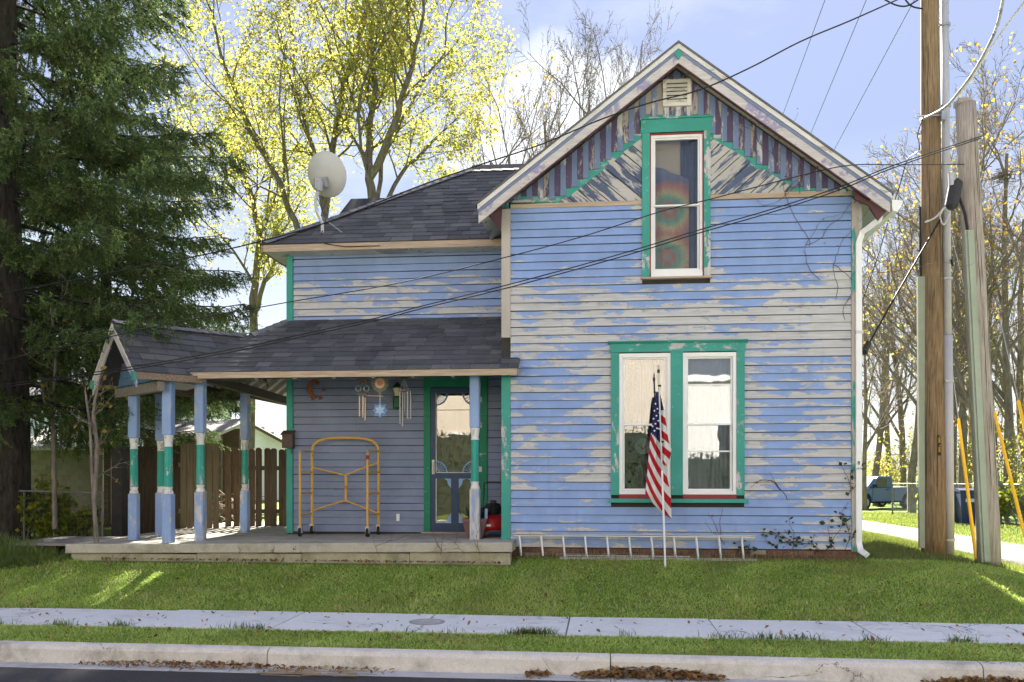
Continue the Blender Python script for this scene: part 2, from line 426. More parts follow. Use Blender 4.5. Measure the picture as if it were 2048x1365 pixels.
def mat_glass(name, tint=(.9, .95, 1), refl=1.0):
    t = NT(name); tr = t.n('ShaderNodeBsdfTransparent'); tr.inputs[0].default_value = (*[c * .82 for c in tint], 1)
    gl = t.n('ShaderNodeBsdfGlossy'); gl.inputs['Roughness'].default_value = .012; gl.inputs['Color'].default_value = (1, 1, 1, 1)
    n = t.noise(t.pos(), 2.3, 2); b = t.bump(n, .012, .07)
    t.t.links.new(b, gl.inputs['Normal'])
    fr = t.n('ShaderNodeFresnel'); fr.inputs['IOR'].default_value = 1.9
    k = t.math('MULTIPLY', fr.outputs[0], 1.0 * refl, clamp=True)
    mxs = t.n('ShaderNodeMixShader'); t.put(mxs.inputs[0], k)
    t.t.links.new(tr.outputs[0], mxs.inputs[1]); t.t.links.new(gl.outputs[0], mxs.inputs[2])
    t.t.links.new(mxs.outputs[0], t.out.inputs[0]); return t.m
M_GLASS = mat_glass('window_glass', (.9, .95, 1), 1.0)
M_GLASSU = mat_glass('attic_window_glass', (1, 1, 1), .5)
M_GLASSD = mat_glass('door_glass', (.95, .95, .9), 1.0)
M_DARK = simple('dark_interior', (.035, .033, .032), .9)
M_BLACK = simple('black_rubber', (.012, .012, .012), .6)
M_METAL = simple('galvanised_steel', (.42, .43, .44), .42, .12, metal=.7)
M_ALU = simple('aluminium_ladder_rail', (.62, .63, .66), .35, .1, metal=.75)
M_IRON = simple('dark_iron', (.05, .047, .045), .55, .3)

# ------------------------------------------------------------------ ground
def sst(a, b, x):
    t = min(1.0, max(0.0, (x - a) / (b - a))); return t * t * (3 - 2 * t)
SWZ = -0.43; RDZ = -0.575
SW0, SW1 = -2.45, -3.53          # pavement, house side and street side
KB0, KB1 = -4.43, -4.55          # kerb back and face
def base_h(x, y):
    h = -.36 * sst(4.3, 7.0, x)
    if x > 6: h -= .011 * max(0, min(y, 45) - 8) * sst(6, 9, x)
    return h
def g(x, y):
    if y >= -.02: return base_h(x, y)
    if y > SW0:
        s = (-y) / (-SW0); s = .75 * s + .25 * sst(0, 1, s)
        return base_h(x, 0) * (1 - s) + SWZ * s
    return SWZ
xs = [-900, -400, -150, -60, -30, -20] + [-14 + i * .5 for i in range(0, 57)] + [16, 18, 22, 30, 60, 150, 400, 900]
ys = [-900, -300, -100, -40, -20.1, -20.05, -13.1, -13.05, -12.4, -11.2, -11.15, KB0 - .06, KB0 - .05, SW1 - .02, SW1 - .005, SW0 + .005, SW0 + .02] + \
     [-2.2 + i * .2 for i in range(0, 11)] + [0, .01, .5, 1, 2, 3, 4, 6, 8, 10, 13, 16, 20, 25, 30, 36, 45, 60, 100, 200, 400, 1000, 2500]
ys = sorted(set(ys))
def gz(x, y):
    if y <= -11.15: return RDZ + .12 if y < -11.18 else -.66
    if y < KB0 - .055: return -.66
    if y < SW1 - .01: return SWZ - .012
    if y < SW0 + .01: return SWZ - .09
    z = g(x, y) - .012
    far = math.hypot(x, y)
    if far > 120: z -= 0
    return z
V = [(x, y, gz(x, y)) for y in ys for x in xs]
nx = len(xs)
Fq = np.array([(j * nx + i, j * nx + i + 1, (j + 1) * nx + i + 1, (j + 1) * nx + i) for j in range(len(ys) - 1) for i in range(nx - 1)])
def mat_ground():
    t = NT('turf_and_soil'); p = t.pos(); a = t.noise(p, 1.1, 5, .6); b = t.noise(p, 24, 4, .7); c_ = t.noise(p, .16, 3)
    c = t.mix(t.mr(b, .3, .7), (.10, .16, .025), (.20, .28, .055))
    c = t.mix(t.mr(a, .5, .72, 0, .6), c, (.12, .12, .04))
    c = t.mix(t.mr(c_, .5, .7, 0, .5), c, (.13, .10, .055))
    return t.pbr(c, .95, t.bump(b, .03, .7), spec=.1)
M_GROUND = mat_ground()
ground = link('ground', mesh_np('ground', V, [Fq]), M_GROUND)
tag(ground, 'lawn soil and earth stretching back behind the house', None, None, 'structure')

# pavement, slab by slab
walk = tag(thing('sidewalk', 'pale concrete pavement crossing in front of the lawn', None), kind='structure')
jx = PX(1417, SW0 + 0.0) + (SW0 - SW0)
jx = P(1417, 1240, SW0).x
x = jx - 1.5 * 9
r2 = random.Random(3)
while x < 14:
    m = MB(); dz = r2.uniform(-.006, .006); sl = r2.uniform(-.004, .004)
    x0, x1 = x + .007, x + 1.5 - .007
    top = [(x0, SW1, SWZ + dz - sl), (x1, SW1, SWZ + dz + sl), (x1, SW0, SWZ + dz + sl), (x0, SW0, SWZ + dz - sl)]
    m.ext(top, (0, 0, -.11)); m.build('paving_slab', M_WALK, walk, bevel=.008)
    x += 1.5
cv = thing('valve_cover', 'round worn utility cover set into the pavement slab', 'utility cover', P(855, 1246, -2.95))
cx = P(855, 1246, -2.95).x
MB().lathe([(.19, 0), (.19, .004), (.16, .006)], Matrix.Translation((cx, -2.98, SWZ + .006)), 28).build('rim', simple('worn_cover_rim', (.30, .29, .27), .8), cv)
MB().lathe([(.155, 0), (.155, .006), (.03, .009)], Matrix.Translation((cx, -2.98, SWZ + .006)), 28).build('lid', simple('worn_cover_lid', (.40, .40, .39), .85, .35, 14), cv)

# kerb in lengths, rounded nose
kerb = tag(thing('kerb', 'rounded concrete kerb along the street edge', None), kind='structure')
kj = P(1221, 1320, KB1).x
x = kj - 3.05 * 4
while x < 13:
    prof = [(KB0, SWZ - .3), (KB0, SWZ + .012), (KB1 + .05, SWZ + .006), (KB1 + .018, SWZ - .008), (KB1, SWZ - .035), (KB1 - .012, RDZ - .03), (KB1 - .012, SWZ - .3)]
    m = MB(); m.ext([(x + .005, a, b) for a, b in prof], (3.05 - .010, 0, 0)); m.build('kerb_stone', M_KERB, kerb); x += 3.05
gut = tag(thing('gutter', 'concrete gutter pan below the kerb', None), kind='structure')
x = kj - 3.05 * 4
while x < 13:
    m = MB(); m.ext([(x + .003, KB1 - .25, RDZ - .0), (x + 3.047, KB1 - .25, RDZ - .0), (x + 3.047, KB1 - .005, RDZ - .012), (x + .003, KB1 - .005, RDZ - .012)], (0, 0, -.12)); m.build('gutter_slab', M_GUT, gut); x += 3.05
def mat_asphalt():
    t = NT('asphalt'); p = t.pos(); f = t.noise(p, 120, 3, .8); a = t.noise(p, .9, 5, .6)
    c = t.mix(t.mr(f, .35, .7), (.028, .028, .030), (.075, .075, .078)); c = t.mix(t.mr(a, .5, .7, 0, .4), c, (.020, .020, .022))
    return t.pbr(c, .9, t.bump(f, .006, .8), spec=.25)
road = MB().box(-300, 300, -11.1, KB1 - .252, RDZ - .10, RDZ - .004).build('road', mat_asphalt())
tag(road, 'dark asphalt street in front of the kerb', None, None, 'structure')
# far kerb and pavement of the street, behind the viewer
tag(MB().ext([(-300, -11.3, RDZ - .2), (-300, -11.3, SWZ), (-300, -11.13, SWZ), (-300, -11.1, SWZ - .03), (-300, -11.1, RDZ - .2)], (600, 0, 0)).build('opposite_kerb', M_KERB), 'kerb on the far side of the street', None, None, 'structure')
tag(MB().box(-300, 300, -14.0, -11.305, SWZ - .1, SWZ + .003).build('opposite_sidewalk', M_WALK), 'pavement on the far side of the street', None, None, 'structure')

# driveway on the right, slab by slab
drive = tag(thing('driveway', 'pale concrete driveway running back beside the poles', None), kind='structure')
y = -2.42
while y < 46:
    m = MB(); L = 3.0 if y < 40 else 8
    a, b = y + .008, y + L - .008
    xs_ = (6.5, 7.55, 8.6)
    for q0, q1 in zip(xs_[:-1], xs_[1:]):
        m.ext([(q0, a, g(q0, a) + .012), (q1, a, g(q1, a) + .012), (q1, b, g(q1, b) + .012), (q0, b, g(q0, b) + .012)], (0, 0, -.1))
    m.build('driveway_slab', M_DRIVE, drive); y += L

# grass ------------------------------------------------------------
def mat_grass(name, dark, mid, lite, straw=.06):
    t = NT(name); r = t.island(); p = t.pos(); z = t.noise(p, 1.4, 4, .6)
    c = t.ramp(r, [(0, dark), (.5, mid), (1 - straw, lite), (1, (.34, .30, .13))])
    c = t.mix(t.mr(z, .42, .68, 0, .55), c, tuple(a * 1.25 for a in lite))
    c = t.mix(t.mr(t.noise(p, .9, 5, .65), .5, .68, 0, .6), c, (.36, .34, .11))
    d = t.n('ShaderNodeBsdfDiffuse'); t.put(d.inputs[0], c)
    tr = t.n('ShaderNodeBsdfTranslucent'); t.put(tr.inputs[0], t.mix(.4, c, (.20, .28, .02)))
    gl = t.n('ShaderNodeBsdfGlossy'); gl.inputs['Roughness'].default_value = .45; gl.inputs[0].default_value = (.6, .65, .7, 1)
    a = t.n('ShaderNodeMixShader'); a.inputs[0].default_value = .48; t.t.links.new(d.outputs[0], a.inputs[1]); t.t.links.new(tr.outputs[0], a.inputs[2])
    b = t.n('ShaderNodeMixShader'); b.inputs[0].default_value = .05; t.t.links.new(a.outputs[0], b.inputs[1]); t.t.links.new(gl.outputs[0], b.inputs[2])
    t.t.links.new(b.outputs[0], t.out.inputs[0]); return t.m
M_GRASS = mat_grass('lawn_grass', (.165, .29, .035), (.37, .545, .075), (.60, .70, .19))
M_GRASS_S = mat_grass('dry_side_grass', (.06, .095, .018), (.125, .165, .035), (.22, .235, .075), .15)
M_WEED = mat_grass('rank_weeds', (.04, .085, .014), (.09, .16, .025), (.18, .25, .05), .1)
M_DRY = mat_grass('dry_weeds', (.10, .085, .035), (.20, .16, .07), (.30, .25, .12), .3)
gv = np.vectorize(g)
def blades(x, y, hgt, wid, lean, zoff=0.0, zf=None):
    n = len(x); z = (gv(x, y) if zf is None else zf(x, y)) + zoff - .01
    a = npr.uniform(0, 2 * np.pi, n); dx, dy = np.cos(a), np.sin(a)
    l = npr.uniform(.2, 1, n) * lean; b = a + npr.uniform(-1.2, 1.2, n) + np.pi / 2
    lx, ly = np.cos(b) * l, np.sin(b) * l
    w = wid * npr.uniform(.6, 1.3, n)
    V = np.zeros((n, 5, 3))
    V[:, 0] = np.stack([x - dx * w, y - dy * w, z], 1); V[:, 1] = np.stack([x + dx * w, y + dy * w, z], 1)
    mx_, my_ = x + lx * .35, y + ly * .35
    V[:, 2] = np.stack([mx_ + dx * w * .7, my_ + dy * w * .7, z + hgt * .6], 1); V[:, 3] = np.stack([mx_ - dx * w * .7, my_ - dy * w * .7, z + hgt * .6], 1)
    V[:, 4] = np.stack([x + lx, y + ly, z + hgt], 1)
    i = np.arange(n)[:, None] * 5
    return V.reshape(-1, 3), np.concatenate([i + [[0, 1, 2, 3]]], 0), i + [[3, 2, 4]]
def grass_obj(name, x, y, h, mat, label, w=.0046, lean=.055, zoff=0.0, zf=None):
    V, q, t3 = blades(x, y, h, w, lean, zoff, zf)
    return tag(link(name, mesh_np(name, V, [q, t3]), mat), label, 'grass', None, 'stuff')
def patchy(x, y):
    return .5 + .25 * np.sin(x * 2.1 + y * 1.3) + .25 * np.sin(x * 5.3 - y * 3.7 + 1)
def scatter(n, x0, x1, y0, y1): return npr.uniform(x0, x1, n), npr.uniform(y0, y1, n)
# front lawn
x, y = scatter(150000, -11.5, 6.4, SW0 + .0, -.03)
k = ~((x > -7.3) & (x < -1.15) & (y > -.58)); x, y = x[k], y[k]
h = npr.uniform(.016, .040, len(x)) * (.75 + .5 * patchy(x, y))
grass_obj('lawn_grass', x, y, h, M_GRASS, 'mown green grass of the sloping front lawn')
x, y = scatter(52000, -9.5, 6.5, KB0 + .01, SW1)
h = npr.uniform(.016, .038, len(x))
grass_obj('verge_grass', x, y, h, M_GRASS, 'strip of green grass between pavement and kerb', zf=lambda a, b: np.full(len(a), SWZ - .005))
n = 2600; cx_, cy_ = scatter(110, -9, 5.5, -2.4, -.65); wi = npr.integers(0, 110, n); rad_ = npr.uniform(.04, .16, 110)[wi]
x = cx_[wi] + npr.normal(0, 1, n) * rad_; y = np.clip(cy_[wi] + npr.normal(0, 1, n) * rad_ * .7, -2.43, -.6)
grass_obj('lawn_weeds', x, y, npr.uniform(.03, .075, n), mat_grass('broad_weeds', (.16, .26, .05), (.36, .46, .10), (.62, .62, .24), .25), 'tufts of coarse weeds dotted over the front lawn', w=.009, lean=.07)
x, y = scatter(34000, 3.5, 6.52, 0, 9); h = npr.uniform(.03, .09, len(x))
grass_obj('side_grass', x, y, h, M_GRASS_S, 'sunlit grass around the utility poles beside the house', w=.005, lean=.05)
x, y = scatter(26000, 8.58, 12.5, 3, 26); h = npr.uniform(.03, .09, len(x))
grass_obj('far_side_grass', x, y, h, M_GRASS_S, 'grass strip beyond the driveway by the chain fence', w=.010, lean=.06)
# rank growth at the spruce foot
n = 9000; a = npr.uniform(0, 6.28, n); r_ = npr.uniform(0, 1, n) ** .6
x = -8.9 + 1.5 * r_ * np.cos(a); y = -.35 + .75 * r_ * np.sin(a)
h = npr.uniform(.08, .42, n) * (1.15 - r_)
grass_obj('rank_weeds', x, y, h, M_WEED, 'tall dark weeds at the foot of the spruce', w=.006, lean=.14)
# overhanging tufts on the pavement edges
x = npr.choice(npr.uniform(-9, 5, 34), 1500, p=(lambda q: q / q.sum())(npr.uniform(.05, 1, 34) ** 2)) + npr.normal(0, .08, 1500); y = np.full(1500, SW1 + .0) + npr.uniform(-.02, .03, 1500)
h = npr.uniform(.02, .10, 1500)
grass_obj('edge_weeds', x, y, h, M_WEED, 'straggling weeds growing along the street edge of the pavement', lean=.09, zf=lambda a, b: np.full(len(a), SWZ))
# dry weeds along the foot of the house wall and porch
x = np.concatenate([npr.uniform(-1.2, 3.4, 1500), npr.uniform(-7, -1.2, 800)]); n = len(x)
y = np.where(x > -1.2, npr.uniform(-.22, -.04, n), npr.uniform(-.62, -.53, n))
h = npr.uniform(.02, .17, n) * np.where(x > -1.2, 1, .45)
grass_obj('dry_weeds', x, y, h, M_DRY, 'dry weeds along the brick foot of the wall', w=.003, lean=.10)
# ------------------------------------------------------------------ the house
GX0, GX1 = -1.40, 3.37          # street wall of the gabled wing, plane Y = 0
YR = 1.30                       # wall behind the porch
LX0 = -4.95                     # left corner of the low wing
house = thing('house', 'weathered blue two-storey clapboard house with teal trim and corner porch', 'house', (0, 0, 0))
def pe(name, parent):
    o = bpy.data.objects.new(name, None); COL.objects.link(o); o.parent = parent
    o.empty_display_size = .1
    if parent.parent is None: o.matrix_parent_inverse = Matrix.Translation(-parent.location)
    return o
def clip(poly, inside):
    """Sutherland-Hodgman against convex CCW polygon, 2D"""
    out = list(poly); n = len(inside)
    for i in range(n):
        a, b = inside[i], inside[(i + 1) % n]; src = out; out = []
        if not src: break
        f = lambda p: (b[0] - a[0]) * (p[1] - a[1]) - (b[1] - a[1]) * (p[0] - a[0])
        for j in range(len(src)):
            p, q = src[j], src[(j + 1) % len(src)]; fp, fq = f(p), f(q)
            if fp >= 0: out.append(p)
            if (fp >= 0) != (fq >= 0):
                k = fp / (fp - fq); out.append((p[0] + (q[0] - p[0]) * k, p[1] + (q[1] - p[1]) * k))
    res = []
    for p in out:
        if not res or math.hypot(p[0] - res[-1][0], p[1] - res[-1][1]) > 1e-4: res.append(p)
    if len(res) > 1 and math.hypot(res[0][0] - res[-1][0], res[0][1] - res[-1][1]) < 1e-4: res.pop()
    return res
def area(p): return abs(sum(p[i][0] * p[(i + 1) % len(p)][1] - p[(i + 1) % len(p)][0] * p[i][1] for i in range(len(p)))) / 2 if len(p) > 2 else 0

# openings of the street wall (hole rectangles) and their casings
lwx = [PX(p, 0) for p in (1222, 1238, 1341, 1365, 1472, 1488)]
lwz = [PZ(1355, p, 0) for p in (1001, 989, 707, 684)]
uwx = [PX(p, 0) for p in (1284, 1299, 1407, 1420)]
uwz = [PZ(1352, p, 0) for p in (556, 545, 269, 240)]
def wall_grid(x0, x1, z0, z1, holes, y0, y1):
    m = MB(); X = sorted({x0, x1, *[h[0] for h in holes], *[h[1] for h in holes]}); Z = sorted({z0, z1, *[h[2] for h in holes], *[h[3] for h in holes]})
    for a, b in zip(X[:-1], X[1:]):
        for c, d in zip(Z[:-1], Z[1:]):
            cx_, cz_ = (a + b) / 2, (c + d) / 2
            if not any(h[0] < cx_ < h[1] and h[2] < cz_ < h[3] for h in holes): m.box(a, b, y0, y1, c, d)
    return m
holes = [(lwx[1], lwx[2], lwz[1], lwz[2]), (lwx[3], lwx[4], lwz[1], lwz[2]), (uwx[1], uwx[2], uwz[1], uwz[2])]
XC, ZA = .985, 6.81
TANR = .764; CR = math.cos(math.atan(TANR))
def rz(x, off=0.0): return ZA - TANR * abs(x - XC) - off / CR
gw = wall_grid(GX0, GX1, .1, 5.45, holes, .0, .14)
gable_wall = gw.build('street_wall', M_SHEATH, house)
# trim the box corners that would stand above the roof: the wall top follows the gable
me = gable_wall.data
for v in me.vertices:
    v.co.z = min(v.co.z, rz(v.co.x, .16))
ta, tb_ = uwx[1], uwx[2]; zl_ = rz(XC - 1.75, .17)
gm = MB(); gm.ext([(XC - 1.75, .002, zl_), (ta, .002, zl_), (ta, .002, rz(ta, .17))], (0, .12, 0)); gm.ext([(tb_, .002, zl_), (XC + 1.75, .002, zl_), (tb_, .002, rz(tb_, .17))], (0, .12, 0))
gm.ext([(ta, .002, uwz[2]), (tb_, .002, uwz[2]), (tb_, .002, rz(tb_, .17)), (XC, .002, rz(XC, .17)), (ta, .002, rz(ta, .17))], (0, .12, 0)); gm.build('gable_wall', M_SHEATH, house)

def clapboards(parent, mat, x0, x1, z0, z1, Y, cuts, rr, joint=.45, name='clapboard'):
    k = 0; z = z0
    while z < z1 - .01:
        segs = [(x0, x1)]
        for c0, c1, cz0, cz1 in cuts:
            if cz0 - .02 < z + E * .5 < cz1 + .02:
                ns = []
                for a, b in segs:
                    if c1 <= a or c0 >= b: ns.append((a, b)); continue
                    if c0 - a > .02: ns.append((a, c0))
                    if b - c1 > .02: ns.append((c1, b))
                segs = ns
        fin = []
        for a, b in segs:
            if b - a > 2.0 and rr.random() < joint:
                j = rr.uniform(a + .5, b - .5); fin += [(a, j - .001), (j + .001, b)]
            else: fin.append((a, b))
        h = min(E - .008, z1 - z)
        for a, b in fin:
            d0, d1 = rr.uniform(-.0035, .0035), rr.uniform(-.0035, .0035); t0 = rr.uniform(.033, .039)
            pa = [(a, Y - t0, z + d0), (a, Y - .017, z + h + d0), (a, Y - .004, z + h + d0), (a, Y - .004, z + d0)]
            pb = [(b, Y - t0, z + d1), (b, Y - .017, z + h + d1), (b, Y - .004, z + h + d1), (b, Y - .004, z + d1)]
            MB().add(pa + pb, [(0, 1, 2, 3), (7, 6, 5, 4), (0, 4, 5, 1), (1, 5, 6, 2), (2, 6, 7, 3), (3, 7, 4, 0)]).build(name, mat, parent)
        z += E; k += 1
CB = .125                        # corner board width
cuts = [(lwx[0], lwx[5], lwz[0] - .03, lwz[3] + .03), (uwx[0], uwx[3], uwz[0] - .03, 9)]
ZT = PZ(1150, 411, 0)            # top of the siding
clapboards(gable_wall, M_SIDE, GX0 + CB + .001, GX1 - .085, WZ0, ZT, 0, cuts, random.Random(21))
# boards in the thin strips over the lower window are cut by the casing above
# corner boards
MB().box(GX0, GX0 + CB, -.046, .02, 3.02, 4.80).build('corner_board', M_TEALB, house)
MB().box(GX0, GX0 + CB, -.046, .02, .22, 2.62).build('corner_board', M_TEALP, house)
MB().box(GX1 - .084, GX1 + .012, -.046, .0, .10, 4.80).build('corner_board', M_TEALB, house)
MB().box(GX1 + .014, GX1 + .052, -.040, .10, .10, 4.72).build('corner_board', peel('pale_side_corner_paint', (.62, .58, .52), .55, axis='z', scale=(6, 6, 2)), house)
# side and rear walls of the wing, low wing walls
sw = MB(); sw.box(GX1 - .12, GX1, .142, 9.0, .1, 4.75); sw.build('side_wall', M_SIDE, house)
MB().box(GX0, GX0 + .12, .142, 9.0, .1, 4.75).build('side_wall', M_SIDE2, house)
MB().box(GX0, GX1, 9.002, 9.12, .1, 4.75).build('rear_wall', M_SIDE2, house)
MB().box(GX0 + .125, GX1 - .125, .145, 8.99, .12, .16).build('floor_boards', M_DARKW, house)
MB().box(GX0 + .125, GX1 - .125, .145, 8.99, 2.86, 2.92).build('ceiling_boards', M_DARK, house)
MB().box(GX0 + .125, GX1 - .125, 2.4, 2.44, .17, 5.2).build('partition', M_DARK, house)

# brick foundation
fnd = MB().box(GX0 + .02, GX1 - .01, .012, .25, -.3, .122).build('foundation', M_MORT, house)
bw, bh, gp = .200, .058, .010
for c in range(4):
    z = -.155 + c * (bh + gp)
    xb = GX0 + .02 + (0 if c % 2 else -.105)
    while xb < GX1:
        a, b = max(xb, GX0 + .02), min(xb + bw, GX1)
        if b - a > .04 and z + bh > -.06:
            j = rng.uniform(-.004, .004)
            MB().box(a, b, -.008 + j, .05, z, z + bh).build('brick', M_BRICK, fnd)
        xb += bw + gp
# ---- gable: striped boards, stepped teal trim, chevrons
step_px = [(1020, 399), (1112, 399), (1283, 264), (1283, 238), (1421, 236), (1421, 262), (1600, 380), (1694, 386)]
STEP = [(PX(a, 0), PZ(a, b, 0)) for a, b in step_px]
def step_z(x):
    for (a, za), (b, zb) in zip(STEP[:-1], STEP[1:]):
        if a <= x <= b and b - a > 1e-6: return za + (zb - za) * (x - a) / (b - a)
    return STEP[0][1] if x < STEP[0][0] else STEP[-1][1]
pm = MB(); pm.ext([(GX0, -.012, 4.72), (ta, -.012, 4.72), (ta, -.012, rz(ta, .13)), (GX0, -.012, rz(GX0, .13))], (0, .006, 0)); pm.ext([(tb_, -.012, 4.72), (GX1, -.012, 4.72), (GX1, -.012, rz(GX1, .13)), (tb_, -.012, rz(tb_, .13))], (0, .006, 0))
pm.ext([(ta, -.012, uwz[2]), (tb_, -.012, uwz[2]), (tb_, -.012, rz(tb_, .13)), (XC, -.012, rz(XC, .13)), (ta, -.012, rz(ta, .13))], (0, .006, 0)); panel = pm.build('gable_panel', M_SHEATH, house)
vx = [PX(p, 0) for p in (1325, 1381)]; vz = [PZ(1352, p, 0) for p in (217, 164)]
pitch = .0775; x = STEP[0][0] + .004; i = 0
while x < STEP[-1][0] - .02:
    a, b = x, min(x + pitch - .003, STEP[-1][0])
    dk = i % 2 == 0
    mid = (a + b) / 2
    if uwx[0] < mid < uwx[3]: bt = step_z(mid) + (.035 if dk else -.01)
    else:
        bt = min(step_z(a), step_z(b)) + (.03 if dk else -.012)
    bt += rng.uniform(-.006, .006)
    yf = -.046 if dk else -.052
    tp = lambda q: min(rz(q, .16), 9)
    mat = M_PURP if dk else (M_STRW if mid > 3.15 and i % 4 == 1 else M_STRB)
    MB().ext([(a, yf, bt), (b, yf, bt), (b, yf, tp(b)), (XC, yf, tp(XC)), (a, yf, tp(a))] if a < XC < b else [(a, yf, bt), (b, yf, bt), (b, yf, tp(b)), (a, yf, tp(a))], (0, .030, 0)).build('stripe_board', mat, panel)
    x += pitch; i += 1
# trim bands under the stripes
def band(p, q, w, nm='stepped_trim'):
    MB().ext([(p[0], -.032, p[1] + .07), (q[0], -.032, q[1] + .07), (q[0], -.032, q[1] - w), (p[0], -.032, p[1] - w)], (0, .022, 0)).build(nm, M_TEALH, panel)
band(STEP[0], STEP[1], .055); band(STEP[1], STEP[2], .115); band(STEP[3], STEP[4], .02); band(STEP[5], STEP[6], .115); band(STEP[6], STEP[7], .055)
# chevron boards either side of the window
chz = PZ(1200, 405, 0)
def chevrons(tri, sgn):
    # boards fall away from the trim towards the window
    ang = R(-41 if sgn > 0 else 41); d = Vector((math.cos(ang), math.sin(ang))); n = Vector((-d.y, d.x)); w = .155
    cx0, cz0 = tri[0]
    pr = [(q[0] - cx0) * n.x + (q[1] - cz0) * n.y for q in tri]
    k = math.floor(min(pr) / w)
    while k * w < max(pr):
        lo, hi = k * w + .006, (k + 1) * w - .006
        st = [(cx0 + d.x * s + n.x * o, cz0 + d.y * s + n.y * o) for s, o in ((-4, lo), (4, lo), (4, hi), (-4, hi))]
        cc = clip(st, tri)
        if area(cc) > .0008:
            yf = -.030 - rng.uniform(0, .012)
            MB().ext([(a, yf, b) for a, b in cc], (0, .016, 0)).build('chevron_board', M_CHEV if sgn > 0 else M_CHEV2, panel)
        k += 1
tl = (STEP[1][0] + .10, chz); 
triL = [(STEP[1][0] + .02, chz), (uwx[0] - .002, chz), (uwx[0] - .002, STEP[2][1] - .10)]
triR = [(uwx[3] + .002, STEP[5][1] - .10), (uwx[3] + .002, chz + .05), (STEP[6][0] + .0, chz + .05)]
chevrons(triL, 1); chevrons(triR, -1)
MB().box(GX0 + CB + .002, uwx[0] - .002, -.040, -.012, chz - .062, chz - .002).build('frieze_board', M_BAREW, panel)
MB().box(uwx[3] + .002, GX1 - .086, -.040, -.012, chz - .022, chz + .047).build('frieze_board', M_BAREW, panel)
# attic vent
vent = pe('attic_vent', house)
MB().box(vx[0] + .03, vx[1] - .03, -.06, -.05, vz[0] + .03, vz[1] - .03).build('backing', M_DARK, vent)
for a, b, c, d in ((vx[0], vx[0] + .05, vz[0], vz[1]), (vx[1] - .05, vx[1], vz[0], vz[1]), (vx[0] + .051, vx[1] - .051, vz[0], vz[0] + .045), (vx[0] + .051, vx[1] - .051, vz[1] - .045, vz[1])):
    MB().box(a, b, -.085, -.05, c, d).build('vent_frame', M_VENT, vent)
hh = (vz[1] - vz[0] - .10) / 5
for i in range(5):
    z = vz[0] + .05 + i * hh
    MB().ext([(vx[0] + .05, -.088, z), (vx[0] + .05, -.082, z - .004), (vx[0] + .05, -.060, z + hh * .78), (vx[0] + .05, -.066, z + hh * .8)], (vx[1] - vx[0] - .10, 0, 0)).build('louvre', M_VENT, vent)
# ---- windows
def sash(parent, x0, x1, z0, z1, y, w=.04, rails=(), pane=M_GLASS):
    s = MB(); s.box(x0, x0 + w, y - .018, y + .018, z0, z1); s.box(x1 - w, x1, y - .018, y + .018, z0, z1)
    s.box(x0 + w, x1 - w, y - .017, y + .017, z0, z0 + w); s.box(x0 + w, x1 - w, y - .017, y + .017, z1 - w, z1)
    for q in rails: s.box(x0 + w, x1 - w, y - .012, y + .012, q - .010, q + .010)
    f = s.build('sash', M_WHITE, parent)
    MB().box(x0 + w - .006, x1 - w + .006, y - .003, y + .001, z0 + w - .006, z1 - w + .006).build('pane', pane, parent)
    return f
uw = tag(pe('window', house), 'tall attic window with red-edged white sash in teal casing')
MB().box(uwx[0], uwx[1], -.064, -.002, uwz[0], uwz[2] + .01).build('casing', M_TEALP, uw)
MB().box(uwx[2], uwx[3], -.064, -.002, uwz[0], uwz[2] + .01).build('casing', M_TEALP, uw)
MB().box(uwx[0] - .02, uwx[3] + .02, -.068, -.002, uwz[2] + .012, uwz[3] - .01).build('header', M_TEALH, uw)
MB().box(uwx[0] - .03, uwx[3] + .03, -.085, -.03, uwz[3] - .008, uwz[3] + .014).build('drip_cap', M_TEALH, uw)
MB().box(uwx[0] - .02, uwx[3] + .02, -.10, -.005, uwz[0] - .025, uwz[0] - .001).build('sill', M_BAREW, uw)
fr = MB(); fr.box(uwx[1] + .001, uwx[1] + .016, -.05, .04, uwz[1] - .02, uwz[2]); fr.box(uwx[2] - .016, uwx[2] - .001, -.05, .04, uwz[1] - .02, uwz[2]); fr.box(uwx[1] + .017, uwx[2] - .017, -.05, .04, uwz[2] - .016, uwz[2])
fr.build('red_stop', M_RED, uw)
MB().box(uwx[1] + .017, uwx[2] - .017, -.05, .04, uwz[0] + .002, uwz[1] - .002).build('lower_rail', M_WHITE, uw)
ux0, ux1 = uwx[1] + .018, uwx[2] - .018
mid = PZ(1352, 411, 0)
fw = MB()
for a, b in ((ux0, ux0 + .035), (ux1 - .035, ux1)): fw.box(a, b, -.030, .05, uwz[1], uwz[2] - .017)
fw.box(ux0 + .036, ux1 - .036, -.030, .05, uwz[2] - .052, uwz[2] - .017); fw.box(ux0 + .036, ux1 - .036, -.03, .05, uwz[1], uwz[1] + .03)
fw.build('frame', M_WHITE, uw)
sash(uw, ux0 + .037, ux1 - .037, mid - .012, uwz[2] - .053, .012, .022, (), M_GLASSU)
sash(uw, ux0 + .037, ux1 - .037, uwz[1] + .031, mid + .012, .050, .025, (), M_GLASSU)
lw = tag(pe('window', house), 'pair of white sash windows in one teal casing')
for a, b in ((lwx[0], lwx[1]), (lwx[2], lwx[3]), (lwx[4], lwx[5])):
    MB().box(a, b, -.064, -.002, lwz[1] - .01, lwz[2] + .012).build('casing', M_TEAL, lw)
MB().box(lwx[0] - .012, lwx[5] + .012, -.068, -.002, lwz[2] + .014, lwz[3] - .03).build('header', M_TEALH, lw)
